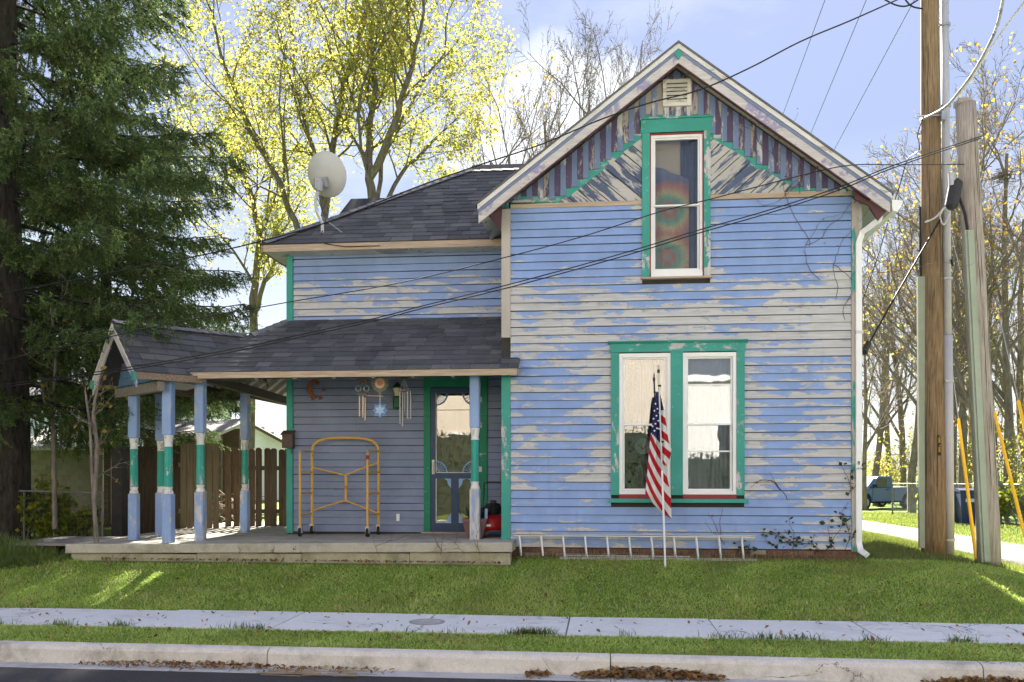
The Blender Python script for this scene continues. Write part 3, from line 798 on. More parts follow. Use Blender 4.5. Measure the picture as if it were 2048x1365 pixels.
MB().ext([(lwx[0] - .04, -.005, lwz[3] - .028), (lwx[0] - .04, -.075, lwz[3] - .028), (lwx[0] - .04, -.105, lwz[3] - .002), (lwx[0] - .04, -.105, lwz[3] + .008), (lwx[0] - .04, -.005, lwz[3] + .02)], (lwx[5] - lwx[0] + .08, 0, 0)).build('drip_cap', M_TEALH, lw)
MB().box(lwx[0] - .03, lwx[5] + .04, -.115, -.005, lwz[0] - .03, lwz[0] + .022).build('sill', M_TEALH, lw)
MB().box(lwx[1], lwx[2], -.05, .05, lwz[0] + .024, lwz[1] - .001).build('red_sub_sill', M_RED, lw)
MB().box(lwx[3], lwx[4], -.05, .05, lwz[0] + .024, lwz[1] - .001).build('red_sub_sill', M_RED, lw)
for q, (a, b) in enumerate(((lwx[1], lwx[2]), (lwx[3], lwx[4]))):
    a += .002; b -= .002
    fw = MB()
    for c, d in ((a, a + .045), (b - .045, b)): fw.box(c, d, -.048, .05, lwz[1], lwz[2])
    fw.box(a + .046, b - .046, -.048, .05, lwz[2] - .055, lwz[2]); fw.box(a + .046, b - .046, -.048, .05, lwz[1], lwz[1] + .045)
    fw.build('frame', M_WHITE, lw)
    mid = PZ(1355, 849, 0)
    sash(lw, a + .047, b - .047, mid - .015, lwz[2] - .056, .004, .024, (PZ(1420, 770, 0),) if q else ())
    sash(lw, a + .047, b - .047, lwz[1] + .046, mid + .015, .043, .028, (PZ(1420, 903, 0),) if q else ())

# ---- roof of the gabled wing
def slope_piece(side, o0, o1, y0, y1, xe, mat, nm, parent=house):
    sgn = -1 if side == 'L' else 1
    X = [XC, xe, xe, XC]; O = [o0, o0, o1, o1]
    return MB().ext([(x, y0, rz(x, o)) for x, o in zip(X, O)], (0, y1 - y0, 0)).build(nm, mat, parent)
XL, XR_ = -1.67, 3.67
for s_, xe in (('L', XL), ('R', XR_)):
    k = -1 if s_ == 'L' else 1
    rf = slope_piece(s_, .012, .10, -.385, 9.4, xe, M_SHEATH, 'roof_deck')
    slope_piece(s_, -.012, .011, -.44, 9.45, xe + k * .035, M_SHIN, 'roofing')
    slope_piece(s_, .013, .066, -.425, -.388, xe + k * .012, M_CROWN, 'crown_trim')
    slope_piece(s_, .067, .104, -.408, -.388, xe + k * .004, M_RAKEB, 'rake_strip')
    slope_piece(s_, .101, .212, -.398, -.362, xe, M_RAKE, 'barge_board')
    slope_piece(s_, .213, .228, -.404, -.352, xe - k * .25, M_MAROON, 'barge_edge')
    slope_piece(s_, .102, .125, -.36, -.06, xe, M_SOFF, 'rake_soffit')
    slope_piece(s_, .102, .122, -.055, 9.2, xe, M_SOFF, 'eave_soffit')
MB().ext([(XC + dx, -.415, rz(XC, .075) + dz - .06) for dx, dz in ((0, -.075), (.05, 0), (0, .085), (-.05, 0))], (0, .02, 0)).build('apex_diamond', M_TEALP, house)
# scroll ends under the rake
ends = [[(1707, 372), (1782, 398), (1772, 424), (1757, 441), (1746, 425), (1737, 410), (1722, 404), (1709, 398)],
        [(1007, 378), (957, 407), (972, 428), (986, 440), (1000, 462), (1003, 430), (1005, 400)]]
for q, e_ in enumerate(ends):
    MB().ext([tuple(P(a, b, -.345)) for a, b in e_], (0, .045, 0)).build('scroll_bracket', M_MAROON if q == 0 else simple('dark_maroon', (.05, .015, .015), .6), house)
for a, b in ((GX0 - .005, GX0 + .10), (GX1 - .085, GX1 + .02)):
    MB().box(a, b, -.34, -.02, 4.815, 4.93).build('corner_bracket', M_TEALH, house)
# gutter and downspout on the right eave
gut_ = MB().ext([(XR_ + .02, -.40, 4.60), (XR_ + .03, -.40, 4.52), (XR_ + .09, -.40, 4.50), (XR_ + .15, -.40, 4.60), (XR_ + .16, -.40, 4.64), (XR_ + .02, -.40, 4.66)], (0, 9.7, 0)).build('gutter', M_WHITE, house)
dp = [P(a, b, y) for a, b, y in ((1762, 418, -.3), (1757, 441, -.28), (1724, 466, -.10), (1717, 486, -.06), (1717, 1086, -.06), (1721, 1102, -.10), (1733, 1110, -.2))]
ds = MB()
for a, b in zip(dp[:-1], dp[1:]): ds.bar(a, b + (b - a).normalized() * .012, .072, .055, (0, 1, .01))
dso = ds.build('downspout', M_WHITE, house)
for z in (1.2, 3.0): MB().box(dp[4].x - .045, dp[4].x + .045, dp[4].y - .032, dp[4].y + .05, z, z + .03).build('strap', M_METAL, dso)

# ---- low wing
wallz1 = 4.62
dX = [PX(p, YR) for p in (849, 862, 960, 975)]       # door casing and leaf
dZ0, dZ1 = .235, 2.47
rw = wall_grid(LX0, GX0, .1, wallz1, [(dX[1], dX[2], dZ0, dZ1)], YR, YR + .14).build('porch_wall', M_SHEATH, house)
rr_ = random.Random(5)
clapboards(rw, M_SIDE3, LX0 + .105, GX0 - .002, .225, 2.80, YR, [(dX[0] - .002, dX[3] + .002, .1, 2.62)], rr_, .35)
clapboards(rw, M_SIDE2, LX0 + .105, GX0 - .002, 3.49, wallz1 - .02, YR, [], rr_, .5)
MB().box(LX0, LX0 + .10, YR - .05, YR + .02, 3.30, wallz1).build('corner_board', M_TEAL, house)
MB().box(LX0, LX0 + .10, YR - .05, YR + .02, .20, 2.75).build('corner_board', M_TEAL, house)
MB().box(LX0, LX0 + .12, YR + .142, 6.3, .1, wallz1).build('side_wall', M_SIDE2, house)
MB().box(LX0, GX0, 6.302, 6.42, .1, wallz1).build('rear_wall', M_SIDE2, house)
MB().box(LX0 + .125, GX0 - .005, YR + .145, 6.29, .12, .16).build('floor_boards', M_DARKW, house)

# hip roof of the low wing
EY, EZ, HX0 = .95, 4.66, -5.22
RY, RZ_, RX = 3.75, 6.64, -2.42
def deck(poly, th=.07, mat=M_SHIN, nm='roof_deck'): return MB().ext(poly, (0, 0, -th)).build(nm, mat, house)
deck([(HX0, EY, EZ), (-1.42, EY, EZ), (.2, RY, RZ_), (RX, RY, RZ_)])
deck([(HX0, EY, EZ), (RX, RY, RZ_), (HX0, 6.55, EZ)])
deck([(HX0, 6.55, EZ), (RX, RY, RZ_), (.2, RY, RZ_), (.2, 6.55, EZ)])
MB().box(HX0 + .03, -1.45, EY + .025, YR - .005, EZ - .115, EZ - .095).build('eave_soffit', M_SOFF, house)
MB().box(HX0 + .03, LX0 - .002, YR, 6.5, EZ - .115, EZ - .095).build('eave_soffit', M_SOFF, house)
MB().box(HX0, -1.44, EY - .012, EY + .014, EZ - .115, EZ - .012).build('fascia', M_BAREW, house)
MB().box(HX0 - .012, HX0 + .012, EY - .012, 6.55, EZ - .115, EZ - .012).build('fascia', M_BAREW, house)
# rear ridge behind, and rear wing roof
MB().ext([tuple(P(a, b, 4.9)) for a, b in ((938, 350), (1060, 344), (1060, 327), (944, 331))], (0, 1.2, 0)).build('rear_ridge', simple('grey_ridge_metal', (.10, .105, .115), .8), house)
M_REAR = simple('dark_rear_roofing', (.030, .031, .034), .95)
r0, r1 = P(702, 398, 8.2), P(930, 392, 8.2); e0, e1 = P(660, 452, 6.6), P(930, 452, 6.6)
deck([tuple(e0), tuple(e1), tuple(r1), tuple(r0)], .1, M_REAR, 'rear_roof')
deck([tuple(e0), tuple(r0), (e0.x + .1, 9.9, e0.z)], .1, M_REAR, 'rear_roof')

# ---- porch
PEY, PEZ = -.30, 2.56
PXW = -6.25
PWZ = 3.55
pr_x = PX(1034, PEY)
deck([(PXW, PEY, PEZ), (GX0 - .001, PEY, PEZ), (GX0 - .001, YR - .05, PWZ - .03), (LX0, YR - .05, PWZ - .03)], .05, M_RAFT, 'porch_roof_deck')
sl_p = (PWZ - PEZ) / (YR - PEY)
deck([(GX0, PEY, PEZ), (pr_x, PEY, PEZ), (pr_x, -.06, PEZ + .24 * sl_p), (GX0, -.06, PEZ + .24 * sl_p)], .05, M_RAFT, 'porch_roof_deck')
deck([(PXW, PEY, PEZ), (LX0, YR, PWZ - .03), (LX0, 6.5, PWZ - .03), (PXW, 6.5, PEZ)], .05, M_RAFT, 'porch_roof_deck')
# rafters below the deck
rx = LX0 + .1
while rx < GX0 - .1:
    MB().bar((rx, PEY + .06, PEZ - .10 + .06 * sl_p), (rx, YR - .04, PWZ - .14), .045, .09).build('rafter', M_RAFT, house); rx += .56
sl_w = (PWZ - PEZ) / (LX0 - PXW)
ry = .1
while ry < 4.0:
    x1 = LX0 - .01; x0 = PXW + .1
    if ry < YR: x1 = PXW + (LX0 - PXW) * (ry - PEY) / (YR - PEY)
    if x1 - x0 > .3: MB().bar((x0, ry, PEZ - .10 + .1 * sl_w), (x1, ry, PEZ - .10 + (x1 - PXW) * sl_w), .045, .09).build('rafter', M_RAFT, house)
    ry += .42
fj = PX(396, PEY)
MB().box(fj, pr_x, PEY - .016, PEY + .012, PEZ - .088, PEZ - .004).build('fascia', M_BAREW, house)
MB().box(PXW - .012, PXW + .012, .9, 6.5, PEZ - .09, PEZ - .004).build('fascia', M_DARKW, house)
MB().box(pr_x - .02, pr_x, PEY + .013, -.06, PEZ - .08, PEZ + .01).build('fascia_return', M_BAREW, house)
# diagonal gable over the porch corner
A2, B2 = Vector((-6.25, -.853)), Vector((-7.58, .317))
ee = (A2 - B2).normalized(); nn = Vector((-ee.y, ee.x)); mid2 = (A2 + B2) / 2; HW = (A2 - B2).length / 2
DG = Matrix(((ee.x, nn.x, 0, mid2.x), (ee.y, nn.y, 0, mid2.y), (0, 0, 1, 0), (0, 0, 0, 1)))
def dgp(x, y, z): return tuple(DG @ Vector((x, y, z)))
DZE, DZP = 2.52, 3.30
for sgn, L in ((1, 1.55), (-1, 2.3)):
    deck([dgp(sgn * HW, 0, DZE), dgp(sgn * HW, L, DZE), dgp(0, 2.15, DZP), dgp(0, 0, DZP)], .05, M_SHIN, 'corner_gable_deck')
    th = math.atan2(DZP - DZE, HW)
    def rk(o0, o1, y0, y1, mat, nm, x_in=0.0, x_out=HW):
        zz = lambda x, o: DZP - (DZP - DZE) * x / HW - o / math.cos(th)
        MB().ext([dgp(sgn * x_in, y0, zz(x_in, o0)), dgp(sgn * x_out, y0, zz(x_out, o0)), dgp(sgn * x_out, y0, zz(x_out, o1)), dgp(sgn * x_in, y0, zz(x_in, o1))], (nn.x * (y1 - y0), nn.y * (y1 - y0), 0)).build(nm, mat, house)
    rk(.004, .05, -.035, -.005, M_CROWN, 'crown_trim')
    rk(.051, .16, -.022, -.001, M_RAKE, 'barge_board')
    # eave fascia of the little gable
    Lf = .92 if sgn > 0 else 1.5
    fm = MB().ext([dgp(sgn * (HW + .001), -.02, DZE - .1), dgp(sgn * (HW + .001), Lf, DZE - .1), dgp(sgn * (HW + .001), Lf, DZE - .01), dgp(sgn * (HW + .001), -.02, DZE - .01)], (ee.x * sgn * .02, ee.y * sgn * .02, 0)).build('fascia', wood('grey_brown_fascia', (.34, .26, .19), (.14, .10, .07), 'x'), house)
    MB().ext([dgp(sgn * (HW - .07), -.06, DZE - .12), dgp(sgn * (HW + .01), -.06, DZE - .12), dgp(sgn * (HW + .01), -.06, DZE + .0), dgp(sgn * (HW - .07), -.06, DZE + .0)], (nn.x * .05, nn.y * .05, 0)).build('corner_block', M_TEALH, house)
cpan = MB().ext([dgp(-HW + .12, .30, DZE - .12), dgp(HW - .12, .30, DZE - .12), dgp(0, .30, DZP - .14)], (nn.x * .04, nn.y * .04, 0)).build('corner_gable_panel', simple('dark_teal_panel', (.012, .09, .075), .7), house)
M_SCAL1 = simple('slate_blue_scale', (.10, .19, .30), .6); M_SCAL2 = simple('violet_grey_scale', (.14, .12, .20), .6)
for row in range(5):
    z0 = DZE - .10 + row * .11
    nS = 14
    for c in range(nS):
        w = .11; x0 = -HW + .1 + c * w + (w / 2 if row % 2 else 0)
        if abs(x0 + w / 2) > (HW - .16) * (1 - (z0 + .1 - DZE) / (DZP - DZE)) or (x0 > -.25 and x0 < .0 and row > 2): continue
        pts = [dgp(x0, .298, z0 + .13), dgp(x0, .288, z0 + .03), dgp(x0 + w * .25, .286, z0 + .005), dgp(x0 + w * .5, .286, z0), dgp(x0 + w * .75, .286, z0 + .005), dgp(x0 + w - .004, .288, z0 + .03), dgp(x0 + w - .004, .298, z0 + .13)]
        MB().ext(pts, (nn.x * -.008, nn.y * -.008, 0)).build('fish_scale', M_SCAL1 if row < 2 else M_SCAL2, cpan)
MB().ext([dgp(-HW + .05, .285, DZE - .24), dgp(HW - .05, .285, DZE - .24), dgp(HW - .05, .285, DZE - .11), dgp(-HW + .05, .285, DZE - .11)], (nn.x * .10, nn.y * .10, 0)).build('header_beam', wood('grey_header', (.30, .27, .23), (.15, .13, .11), 'x'), house)
MB().ext([dgp(-HW + .1, .386, DZE - .09), dgp(HW - .1, .386, DZE - .09), dgp(HW - .5, 1.1, DZE - .09), dgp(-HW + .1, 1.3, DZE - .09)], (0, 0, .02)).build('ceiling', M_RAFT, house)
# shingles -----------------------------------------------------------
SH = []
def shingle_plane(O, U, Vv, poly, expo, rr, tw=.27, lift=.004):
    """O origin at the eave, U along it, Vv up the slope (unit); poly convex CCW in (u, v)"""
    O, U, Vv = Vector(O), Vector(U).normalized(), Vector(Vv).normalized(); N = U.cross(Vv).normalized()
    vmax = max(p[1] for p in poly); umin = min(p[0] for p in poly); umax = max(p[0] for p in poly)
    j = 0; v = -.018
    while v < vmax - .01:
        u = umin - rr.uniform(0, tw)
        while u < umax:
            w = tw * rr.choice((.75, 1, 1, 1.25)); top = v + expo + .02
            c = clip([(u + .003, v + rr.uniform(-.004, .004)), (u + w - .003, v + rr.uniform(-.004, .004)), (u + w - .003, top), (u + .003, top)], poly)
            if area(c) > .002:
                lf = rr.uniform(0, .004) + (rr.random() < .06) * .006
                up = lambda q: lift + .015 + lf - (.012 + lf) * max(0, min(1, (q[1] - v) / (expo + .02)))
                T = [O + U * q[0] + Vv * q[1] + N * up(q) for q in c]; B = [t_ - N * .011 for t_ in T]; n = len(c)
                m = MB(); m.add(T + B, [tuple(range(n)), tuple(range(2 * n - 1, n - 1, -1))] + [((i + 1) % n, i, n + i, n + (i + 1) % n) for i in range(n)])
                cen = sum(T, Vector()) / n
                SH.append((area(c) / (cen - CAM).length ** 2 * (N.dot((CAM - cen).normalized())), m))
            u += w
        v += expo; j += 1
rs = random.Random(9)
# porch front
sv = Vector((0, YR - PEY, PWZ - PEZ)); SL = sv.length
shingle_plane((PXW, PEY, PEZ), (1, 0, 0), sv, [(-.02, -.05), (GX0 - PXW, -.05), (GX0 - PXW, SL + .02), (LX0 - PXW, SL + .02)], .158, rs)
shingle_plane((PXW, PEY, PEZ), (1, 0, 0), sv, [(GX0 - PXW, -.05), (pr_x - PXW + .02, -.05), (pr_x - PXW + .02, .27 * SL / (YR - PEY)), (GX0 - PXW, .27 * SL / (YR - PEY))], .158, rs)
# corner gable, street side slope
dv = (Vector(dgp(0, 0, DZP)) - Vector(dgp(HW, 0, DZE))); SD = dv.length
shingle_plane(dgp(HW, -.04, DZE), (nn.x, nn.y, 0), dv, [(-.01, -.04), (1.35, -.04), (2.2, SD + .01), (-.01, SD + .01)], .150, rs)
# hip roof
hv = Vector((0, RY - EY, RZ_ - EZ)); SHP = hv.length
shingle_plane((HX0, EY, EZ), (1, 0, 0), hv, [(-.02, -.04), (-1.42 - HX0, -.04), (.0 - HX0, SHP), (RX - HX0, SHP)], .175, rs)
SH.sort(key=lambda s: -s[0])
shp = pe('roofing_shingles', house)
for _, m in SH[:300]: m.build('shingle', M_SHIN, shp)
rest = MB()
for _, m in SH[300:]: rest.add(m.v, m.f)
# ridge and hip caps, painted paler for the sun on the hip line
capm = MB()
def caps(p, q, n, w=.13):
    p, q = Vector(p), Vector(q); d = q - p
    for i in range(n):
        a = p + d * (i / n); b = p + d * ((i + 1.12) / n); s = d.cross(Vector((0, 0, 1))).normalized()
        l = .012 + .010
        capm.add([a + s * w + Vector((0, 0, -w * .42 + l)), a + Vector((0, 0, l + .012)), a - s * w + Vector((0, 0, -w * .42 + l)),
                  b + s * w + Vector((0, 0, -w * .42 + .008)), b + Vector((0, 0, .022)), b - s * w + Vector((0, 0, -w * .42 + .008))],
                 [(0, 1, 4, 3), (1, 2, 5, 4)])
caps((HX0, EY, EZ + .03), (RX, RY, RZ_ + .03), 24); caps((PXW + .9, PEY + 1.1, PEZ + .69), (LX0, YR, PWZ), 5)
caps(dgp(0, -.03, DZP), dgp(0, 1.9, DZP), 11); caps((RX, RY, RZ_), (0, RY, RZ_), 12)
tag(rest.build('shingles', M_SHIN, house), kind='stuff')
tag(capm.build('ridge_caps', simple('sunlit_cap_shingle', (.17, .175, .18), .9, .4, 30), house), kind='stuff')

# porch slab and step
def fz(x): return .222 + .012 * (x + 1.4)        # floor settles to the left
SX0, SX1, SY0 = -7.5, -1.20, -.52
m = MB(); m.ext([(SX0, SY0, fz(SX0)), (SX1, SY0, fz(SX1)), (SX1, -.05, fz(SX1)), (SX0, -.05, fz(SX0))], (0, 0, -.13))
m.build('porch_slab', M_SLAB, house, bevel=.012)
m = MB(); m.ext([(SX0, -.05, fz(SX0)), (GX0 - .003, -.05, fz(GX0)), (GX0 - .003, YR - .04, fz(GX0)), (SX0, YR - .04, fz(SX0))], (0, 0, -.13)); m.build('porch_slab', M_SLAB, house)
m = MB(); m.ext([(SX0, YR - .04, fz(SX0)), (LX0 - .01, YR - .04, fz(LX0)), (LX0 - .01, 5, fz(LX0)), (SX0, 5, fz(SX0))], (0, 0, -.13)); m.build('porch_slab', M_SLAB, house)
seg = [SX0 + .05, -5.6, -4.1, -2.6, -1.23]
for a, b in zip(seg[:-1], seg[1:]):
    MB().box(a + .004, b - .004, SY0 + .06, SY0 + .25, -.25, fz(a) - .132).build('foundation_block', M_BASE, house)
# posts
def post(px, Y, ztop, w, lower=M_POST, rot=0.0, labels=None):
    x = PX(px, Y); z0 = fz(x); H = ztop - z0
    M = Matrix.Translation((x, Y, z0)) @ Matrix.Rotation(rot, 4, 'Z')
    p = pe('porch_post', house)
    def sq(a, b, ww, mat, nm):
        q = MB(); c = .012
        pr = [(-ww + c, -ww), (ww - c, -ww), (ww, -ww + c), (ww, ww - c), (ww - c, ww), (-ww + c, ww), (-ww, ww - c), (-ww, -ww + c)]
        q.ext([M @ Vector((u, v, a)) for u, v in pr], (0, 0, b - a)); return q.build(nm, mat, p)
    hw = w / 2
    sq(0, H * .30, hw, lower, 'base_block')
    sq(H * .667, H, hw, M_POST, 'top_block')
    def col(prof, mat, nm): MB().lathe(prof, M @ Matrix.Rotation(R(22.5), 4, 'Z'), 8 if nm == 'shaft' else 14).build(nm, mat, p)
    col([(hw * .96, H * .302), (hw * .9, H * .315), (hw * .74, H * .325), (hw * .86, H * .345)], M_WHITEP, 'collar')
    col([(hw * .86, H * .347), (hw * .86, H * .36), (hw * .80, H * .58), (hw * .86, H * .592)], M_POSTT, 'shaft')
    col([(hw * .86, H * .594), (hw * .74, H * .61), (hw * .86, H * .635), (hw * .95, H * .655), (hw * .95, H * .665)], M_WHITEP, 'collar')
    return p
post(268, .28, 2.42, .135, rot=R(8))
post(337, -.30, 2.44, .138)
post(322, 1.05, 2.40, .135)
post(401, .02, 2.50, .135, M_POSTB)
post(490, 1.75, 2.45, .128)
post(950, .05, 2.56, .138, M_POSTB)
# beams
MB().bar((PX(401, .02) - .1, .02, 2.545), (GX0 - .01, .02, 2.545), .09, .10).build('porch_beam', M_DARKW, house)
MB().bar((PX(401, .02), .1, 2.54), (PX(490, 1.75), 4.2, 2.46), .09, .14).build('porch_beam', M_DARKW, house)
MB().bar((PX(268, .28), .28, 2.40), (PX(401, .02) - .2, 2.0, 2.40), .08, .12).build('porch_beam', M_DARKW, house)
# timber step-off deck at the left end
M_DECKW = wood('grey_deck_board', (.33, .31, .29), (.16, .15, .14), 'x')
dk = pe('side_deck', house)
for i in range(9):
    y0 = -.25 + i * .145
    MB().box(-8.35 + rng.uniform(-.05, .05) - .2, SX0 - .005, y0, y0 + .137, fz(SX0) - .05, fz(SX0) - .012).build('deck_board', M_DECKW, dk)
for xx in (-8.4, -7.9, -7.6): MB().box(xx, xx + .05, -.2, 1.05, -.15, fz(SX0) - .052).build('joist', M_DARKW, dk)

# ---- porch door
door = pe('screen_door', house)
M_DOOR = simple('dark_blue_door_paint', (.016, .045, .105), .45, .25)
M_LBLUE = simple('pale_blue_ornament', (.22, .36, .58), .5)
M_TEALD = peel('porch_door_casing_paint', (.012, .20, .11), .34, axis='z')
for a, b in ((dX[0], dX[1]), (dX[2], dX[3])): MB().box(a, b, YR - .058, YR + .02, .225, 2.62).build('casing', M_TEALD, door)
MB().box(dX[1], dX[2], YR - .058, YR + .02, dZ1, 2.62).build('casing', M_TEALD, door)
MB().box(dX[0] - .02, dX[3] + .02, YR - .16, YR + .02, fz(-2) + .003, .236).build('threshold', M_BAREW, door)
d0, d1 = dX[1] + .004, dX[2] - .004; yd = YR - .03
zA, zB = PZ(900, 946, YR), PZ(900, 955, YR)      # lock rail
zT = dZ1 - .10; zb0 = dZ0 + .14
st = .085
lf = MB()
lf.box(d0, d0 + st, yd - .018, yd + .018, dZ0 + .002, dZ1 - .004); lf.box(d1 - st, d1, yd - .018, yd + .018, dZ0 + .002, dZ1 - .004)
lf.box(d0 + st, d1 - st, yd - .017, yd + .017, dZ0 + .002, zb0); lf.box(d0 + st, d1 - st, yd - .017, yd + .017, zT, dZ1 - .004)
lf.box(d0 + st, d1 - st, yd - .017, yd + .017, zA - .09, zA + .0)
cxm = (d0 + d1) / 2
lf.box(cxm - .06, cxm + .06, yd - .016, yd + .016, zb0, zA - .09)
leaf = lf.build('door_leaf', M_DOOR, door)
MB().box(d0 + st, d1 - st, yd - .002, yd + .002, zA, zT).build('pane', M_GLASSD, door)
for a, b in ((d0 + st, cxm - .06), (cxm + .06, d1 - st)): MB().box(a, b, yd - .002, yd + .002, zb0, zA - .09).build('pane', M_GLASSD, door)
bead = MB()
for a, b, c, d in ((d0 + st - .004, d0 + st + .008, zA, zT), (d0 + st, d1 - st, zA - .002, zA + .010), (d0 + st, d1 - st, zT - .26, zT - .25), (d0 + st - .004, d0 + st + .008, zb0, zA - .09), (d0 + st, cxm - .06, zb0 - .002, zb0 + .008)): bead.box(a, b, yd - .024, yd - .018, c, d)
bead.build('bead', M_CROWN, door)
def fan(cx_, cz_, sx, sz, r):
    m = MB(); pts = [(cx_ + sx * r * math.cos(R(a)), yd - .008, cz_ + sz * r * math.sin(R(a))) for a in range(0, 91, 15)]
    m.tube(pts, .012, 6); m.tube([(cx_ + sx * r * .3 * math.cos(R(a)), yd - .008, cz_ + sz * r * .3 * math.sin(R(a))) for a in range(0, 91, 30)], .010, 6)
    for a in (15, 30, 45, 60, 75): m.tube([(cx_ + sx * r * .3 * math.cos(R(a)), yd - .008, cz_ + sz * r * .3 * math.sin(R(a))), (cx_ + sx * r * math.cos(R(a)), yd - .008, cz_ + sz * r * math.sin(R(a)))], .006, 5)
    m.build('corner_fan', M_LBLUE, door)
for sx, cx_ in ((1, d0 + st), (-1, d1 - st)):
    fan(cx_, zA + .005, sx, 1, .17); fan(cx_, zT - .005, sx, -1, .17)
for cx_, sx in ((d0 + st, 1), (cxm - .06, -1), (cxm + .06, 1), (d1 - st, -1)):
    for cz_, sz in ((zb0, 1), (zA - .09, -1)):
        if (cx_ in (d0 + st,)): continue
        MB().ext([(cx_, yd - .016, cz_), (cx_ + sx * .11, yd - .016, cz_), (cx_ + sx * .06, yd - .016, cz_ + sz * .03), (cx_ + sx * .05, yd - .016, cz_ + sz * .09), (cx_, yd - .016, cz_ + sz * .15)], (0, .02, 0)).build('corner_scroll', M_LBLUE, door)
hd = MB(); hd.box(d0 + .022, d0 + .062, yd - .03, yd - .017, zA - .02, zA + .20); hd.tube([(d0 + .042, yd - .03, zA + .01), (d0 + .042, yd - .06, zA + .04), (d0 + .042, yd - .06, zA + .13), (d0 + .042, yd - .03, zA + .17)], .011, 8)
hd.build('handle', M_CROWN, door)
for z in (zT - .1, PZ(968, 851, YR), PZ(968, 939, YR)): MB().box(dX[2] - .01, dX[2] + .035, YR - .066, YR - .057, z - .04, z + .04).build('hinge', M_CROWN, door)
# inside the doorway: pale inner door and a dark hall
MB().box(dX[1], dX[2], YR + .10, YR + .12, dZ0, dZ1).build('inner_door', simple('cream_inner_door', (.36, .30, .22), .6, .3, 3), door)
MB().ext([(cxm - .05, YR + .06, zA), (cxm + .06, YR + .06, zA), (cxm + .03, YR + .06, zT - .3), (cxm - .0, YR + .06, zT - .3)], (0, .01, 0)).build('hanging_cloth', simple('straw_cloth', (.50, .38, .24), .8, .2, 40), door)
MB().lathe([(.0, 0), (.16, .0), (.20, .08), (.12, .16), (.0, .17)], Matrix.Translation((cxm, YR + .08, zA + .0)) @ Matrix.Scale(.25, 4, (0, 1, 0)), 18).build('basket', simple('grey_basket', (.30, .28, .24), .8, .3, 30), door)
MB().box(PX(797, YR) - .025, PX(797, YR) + .025, YR - .045, YR - .03, .40, .51).build('outlet_cover', M_WHITE, house)
# wall lantern
lx, lz = PX(797, YR), PZ(797, 800, YR)
lan = pe('wall_lantern', house)
M_GREEN = simple('dark_green_lamp_metal', (.010, .085, .03), .4)
T = Matrix.Translation((lx + .01, YR - .12, lz))
MB().lathe([(.03, -.16), (.065, -.13), (.075, .02), (.06, .04), (.02, .05)], T, 6).build('lamp_body', M_GREEN, lan)
MB().lathe([(.045, .05), (.075, .17), (.05, .18)], T, 6).build('lamp_glass', simple('cream_lamp_glass', (.62, .52, .34), .3), lan)
MB().lathe([(.09, .181), (.03, .24), (.01, .26)], T, 6).build('lamp_cap', M_GREEN, lan)
MB().bar((lx + .01, YR - .12, lz + .03), (lx + .01, YR - .02, lz + .03), .03, .05).build('lamp_arm', M_GREEN, lan)
# ------------------------------------------------------------------ things on and around the house
# satellite dish, seen from behind
dY = 1.75
dish = thing('satellite_dish', 'off-white satellite dish on a bent mast on the low shingled roof', 'satellite dish', P(643, 470, dY))
M_DISH = simple('dish_grey_paint', (.52, .52, .49), .5, .08, 5); M_DISHD = simple('dish_bracket_grey', (.36, .37, .38), .45, .15)
dc = P(650, 350, dY + .15)
az = Vector((.22, .90, .38)).normalized()        # facing away from the street
q = az.to_track_quat('Z', 'Y').to_matrix().to_4x4()
prof = []
Rd = .362
pro = [(0.001, 0)] + [(Rd * i / 9, .10 * (i / 9) ** 2) for i in range(1, 10)] + [(Rd + .006, .106), (Rd, .112)] + [(Rd * i / 9, .012 + .10 * (i / 9) ** 2) for i in range(8, 0, -1)] + [(.001, .012)]
MB().lathe(pro, Matrix.Translation(dc - az * .04) @ q @ Matrix.Scale(.97, 4, (1, 0, 0)), 40).build('reflector', M_DISH, dish, smooth=True)
br = P(640, 372, dY + .02)
m = MB(); m.box(-.10, .10, -.08, .08, -.04, .05, Matrix.Translation(dc - az * .07 + Vector((-.03, 0, -.12))) @ q); m.tube([br + Vector((.0, -.03, .06)), br + Vector((0, -.03, -.10))], .055, 10)
m.box(-.05, .05, -.05, .05, -.08, .08, Matrix.Translation(br + Vector((-.03, -.02, .02))) @ Matrix.Rotation(.4, 4, 'Z')); m.build('bracket', M_DISHD, dish)
foot = P(645, 470, dY - .45)
MB().tube([foot + Vector((0, 0, -.05)), foot + Vector((0, 0, .18)), P(634, 425, dY - .2), P(631, 400, dY - .05), br], .026, 10).build('mast', M_DISH, dish)
MB().tube([P(640, 432, dY - .2), P(690, 470, dY - .5)], .010, 6).build('strut', M_METAL, dish)
MB().tube([P(636, 432, dY - .2), P(650, 466, dY - .2)], .010, 6).build('strut', M_METAL, dish)
MB().box(-.09, .09, -.06, .06, -.012, .012, Matrix.Translation(foot + Vector((0, 0, -.03))) @ Matrix.Rotation(R(35), 4, 'X')).build('foot_plate', M_METAL, dish)
MB().tube([P(634, 395, dY), P(652, 440, dY - .3), P(648, 455, dY - .4), P(640, 475, dY - .6), P(650, 488, EY - .03), P(690, 494, EY - .03), P(760, 492, EY - .02)], .007, 5).build('cable', M_BLACK, dish)

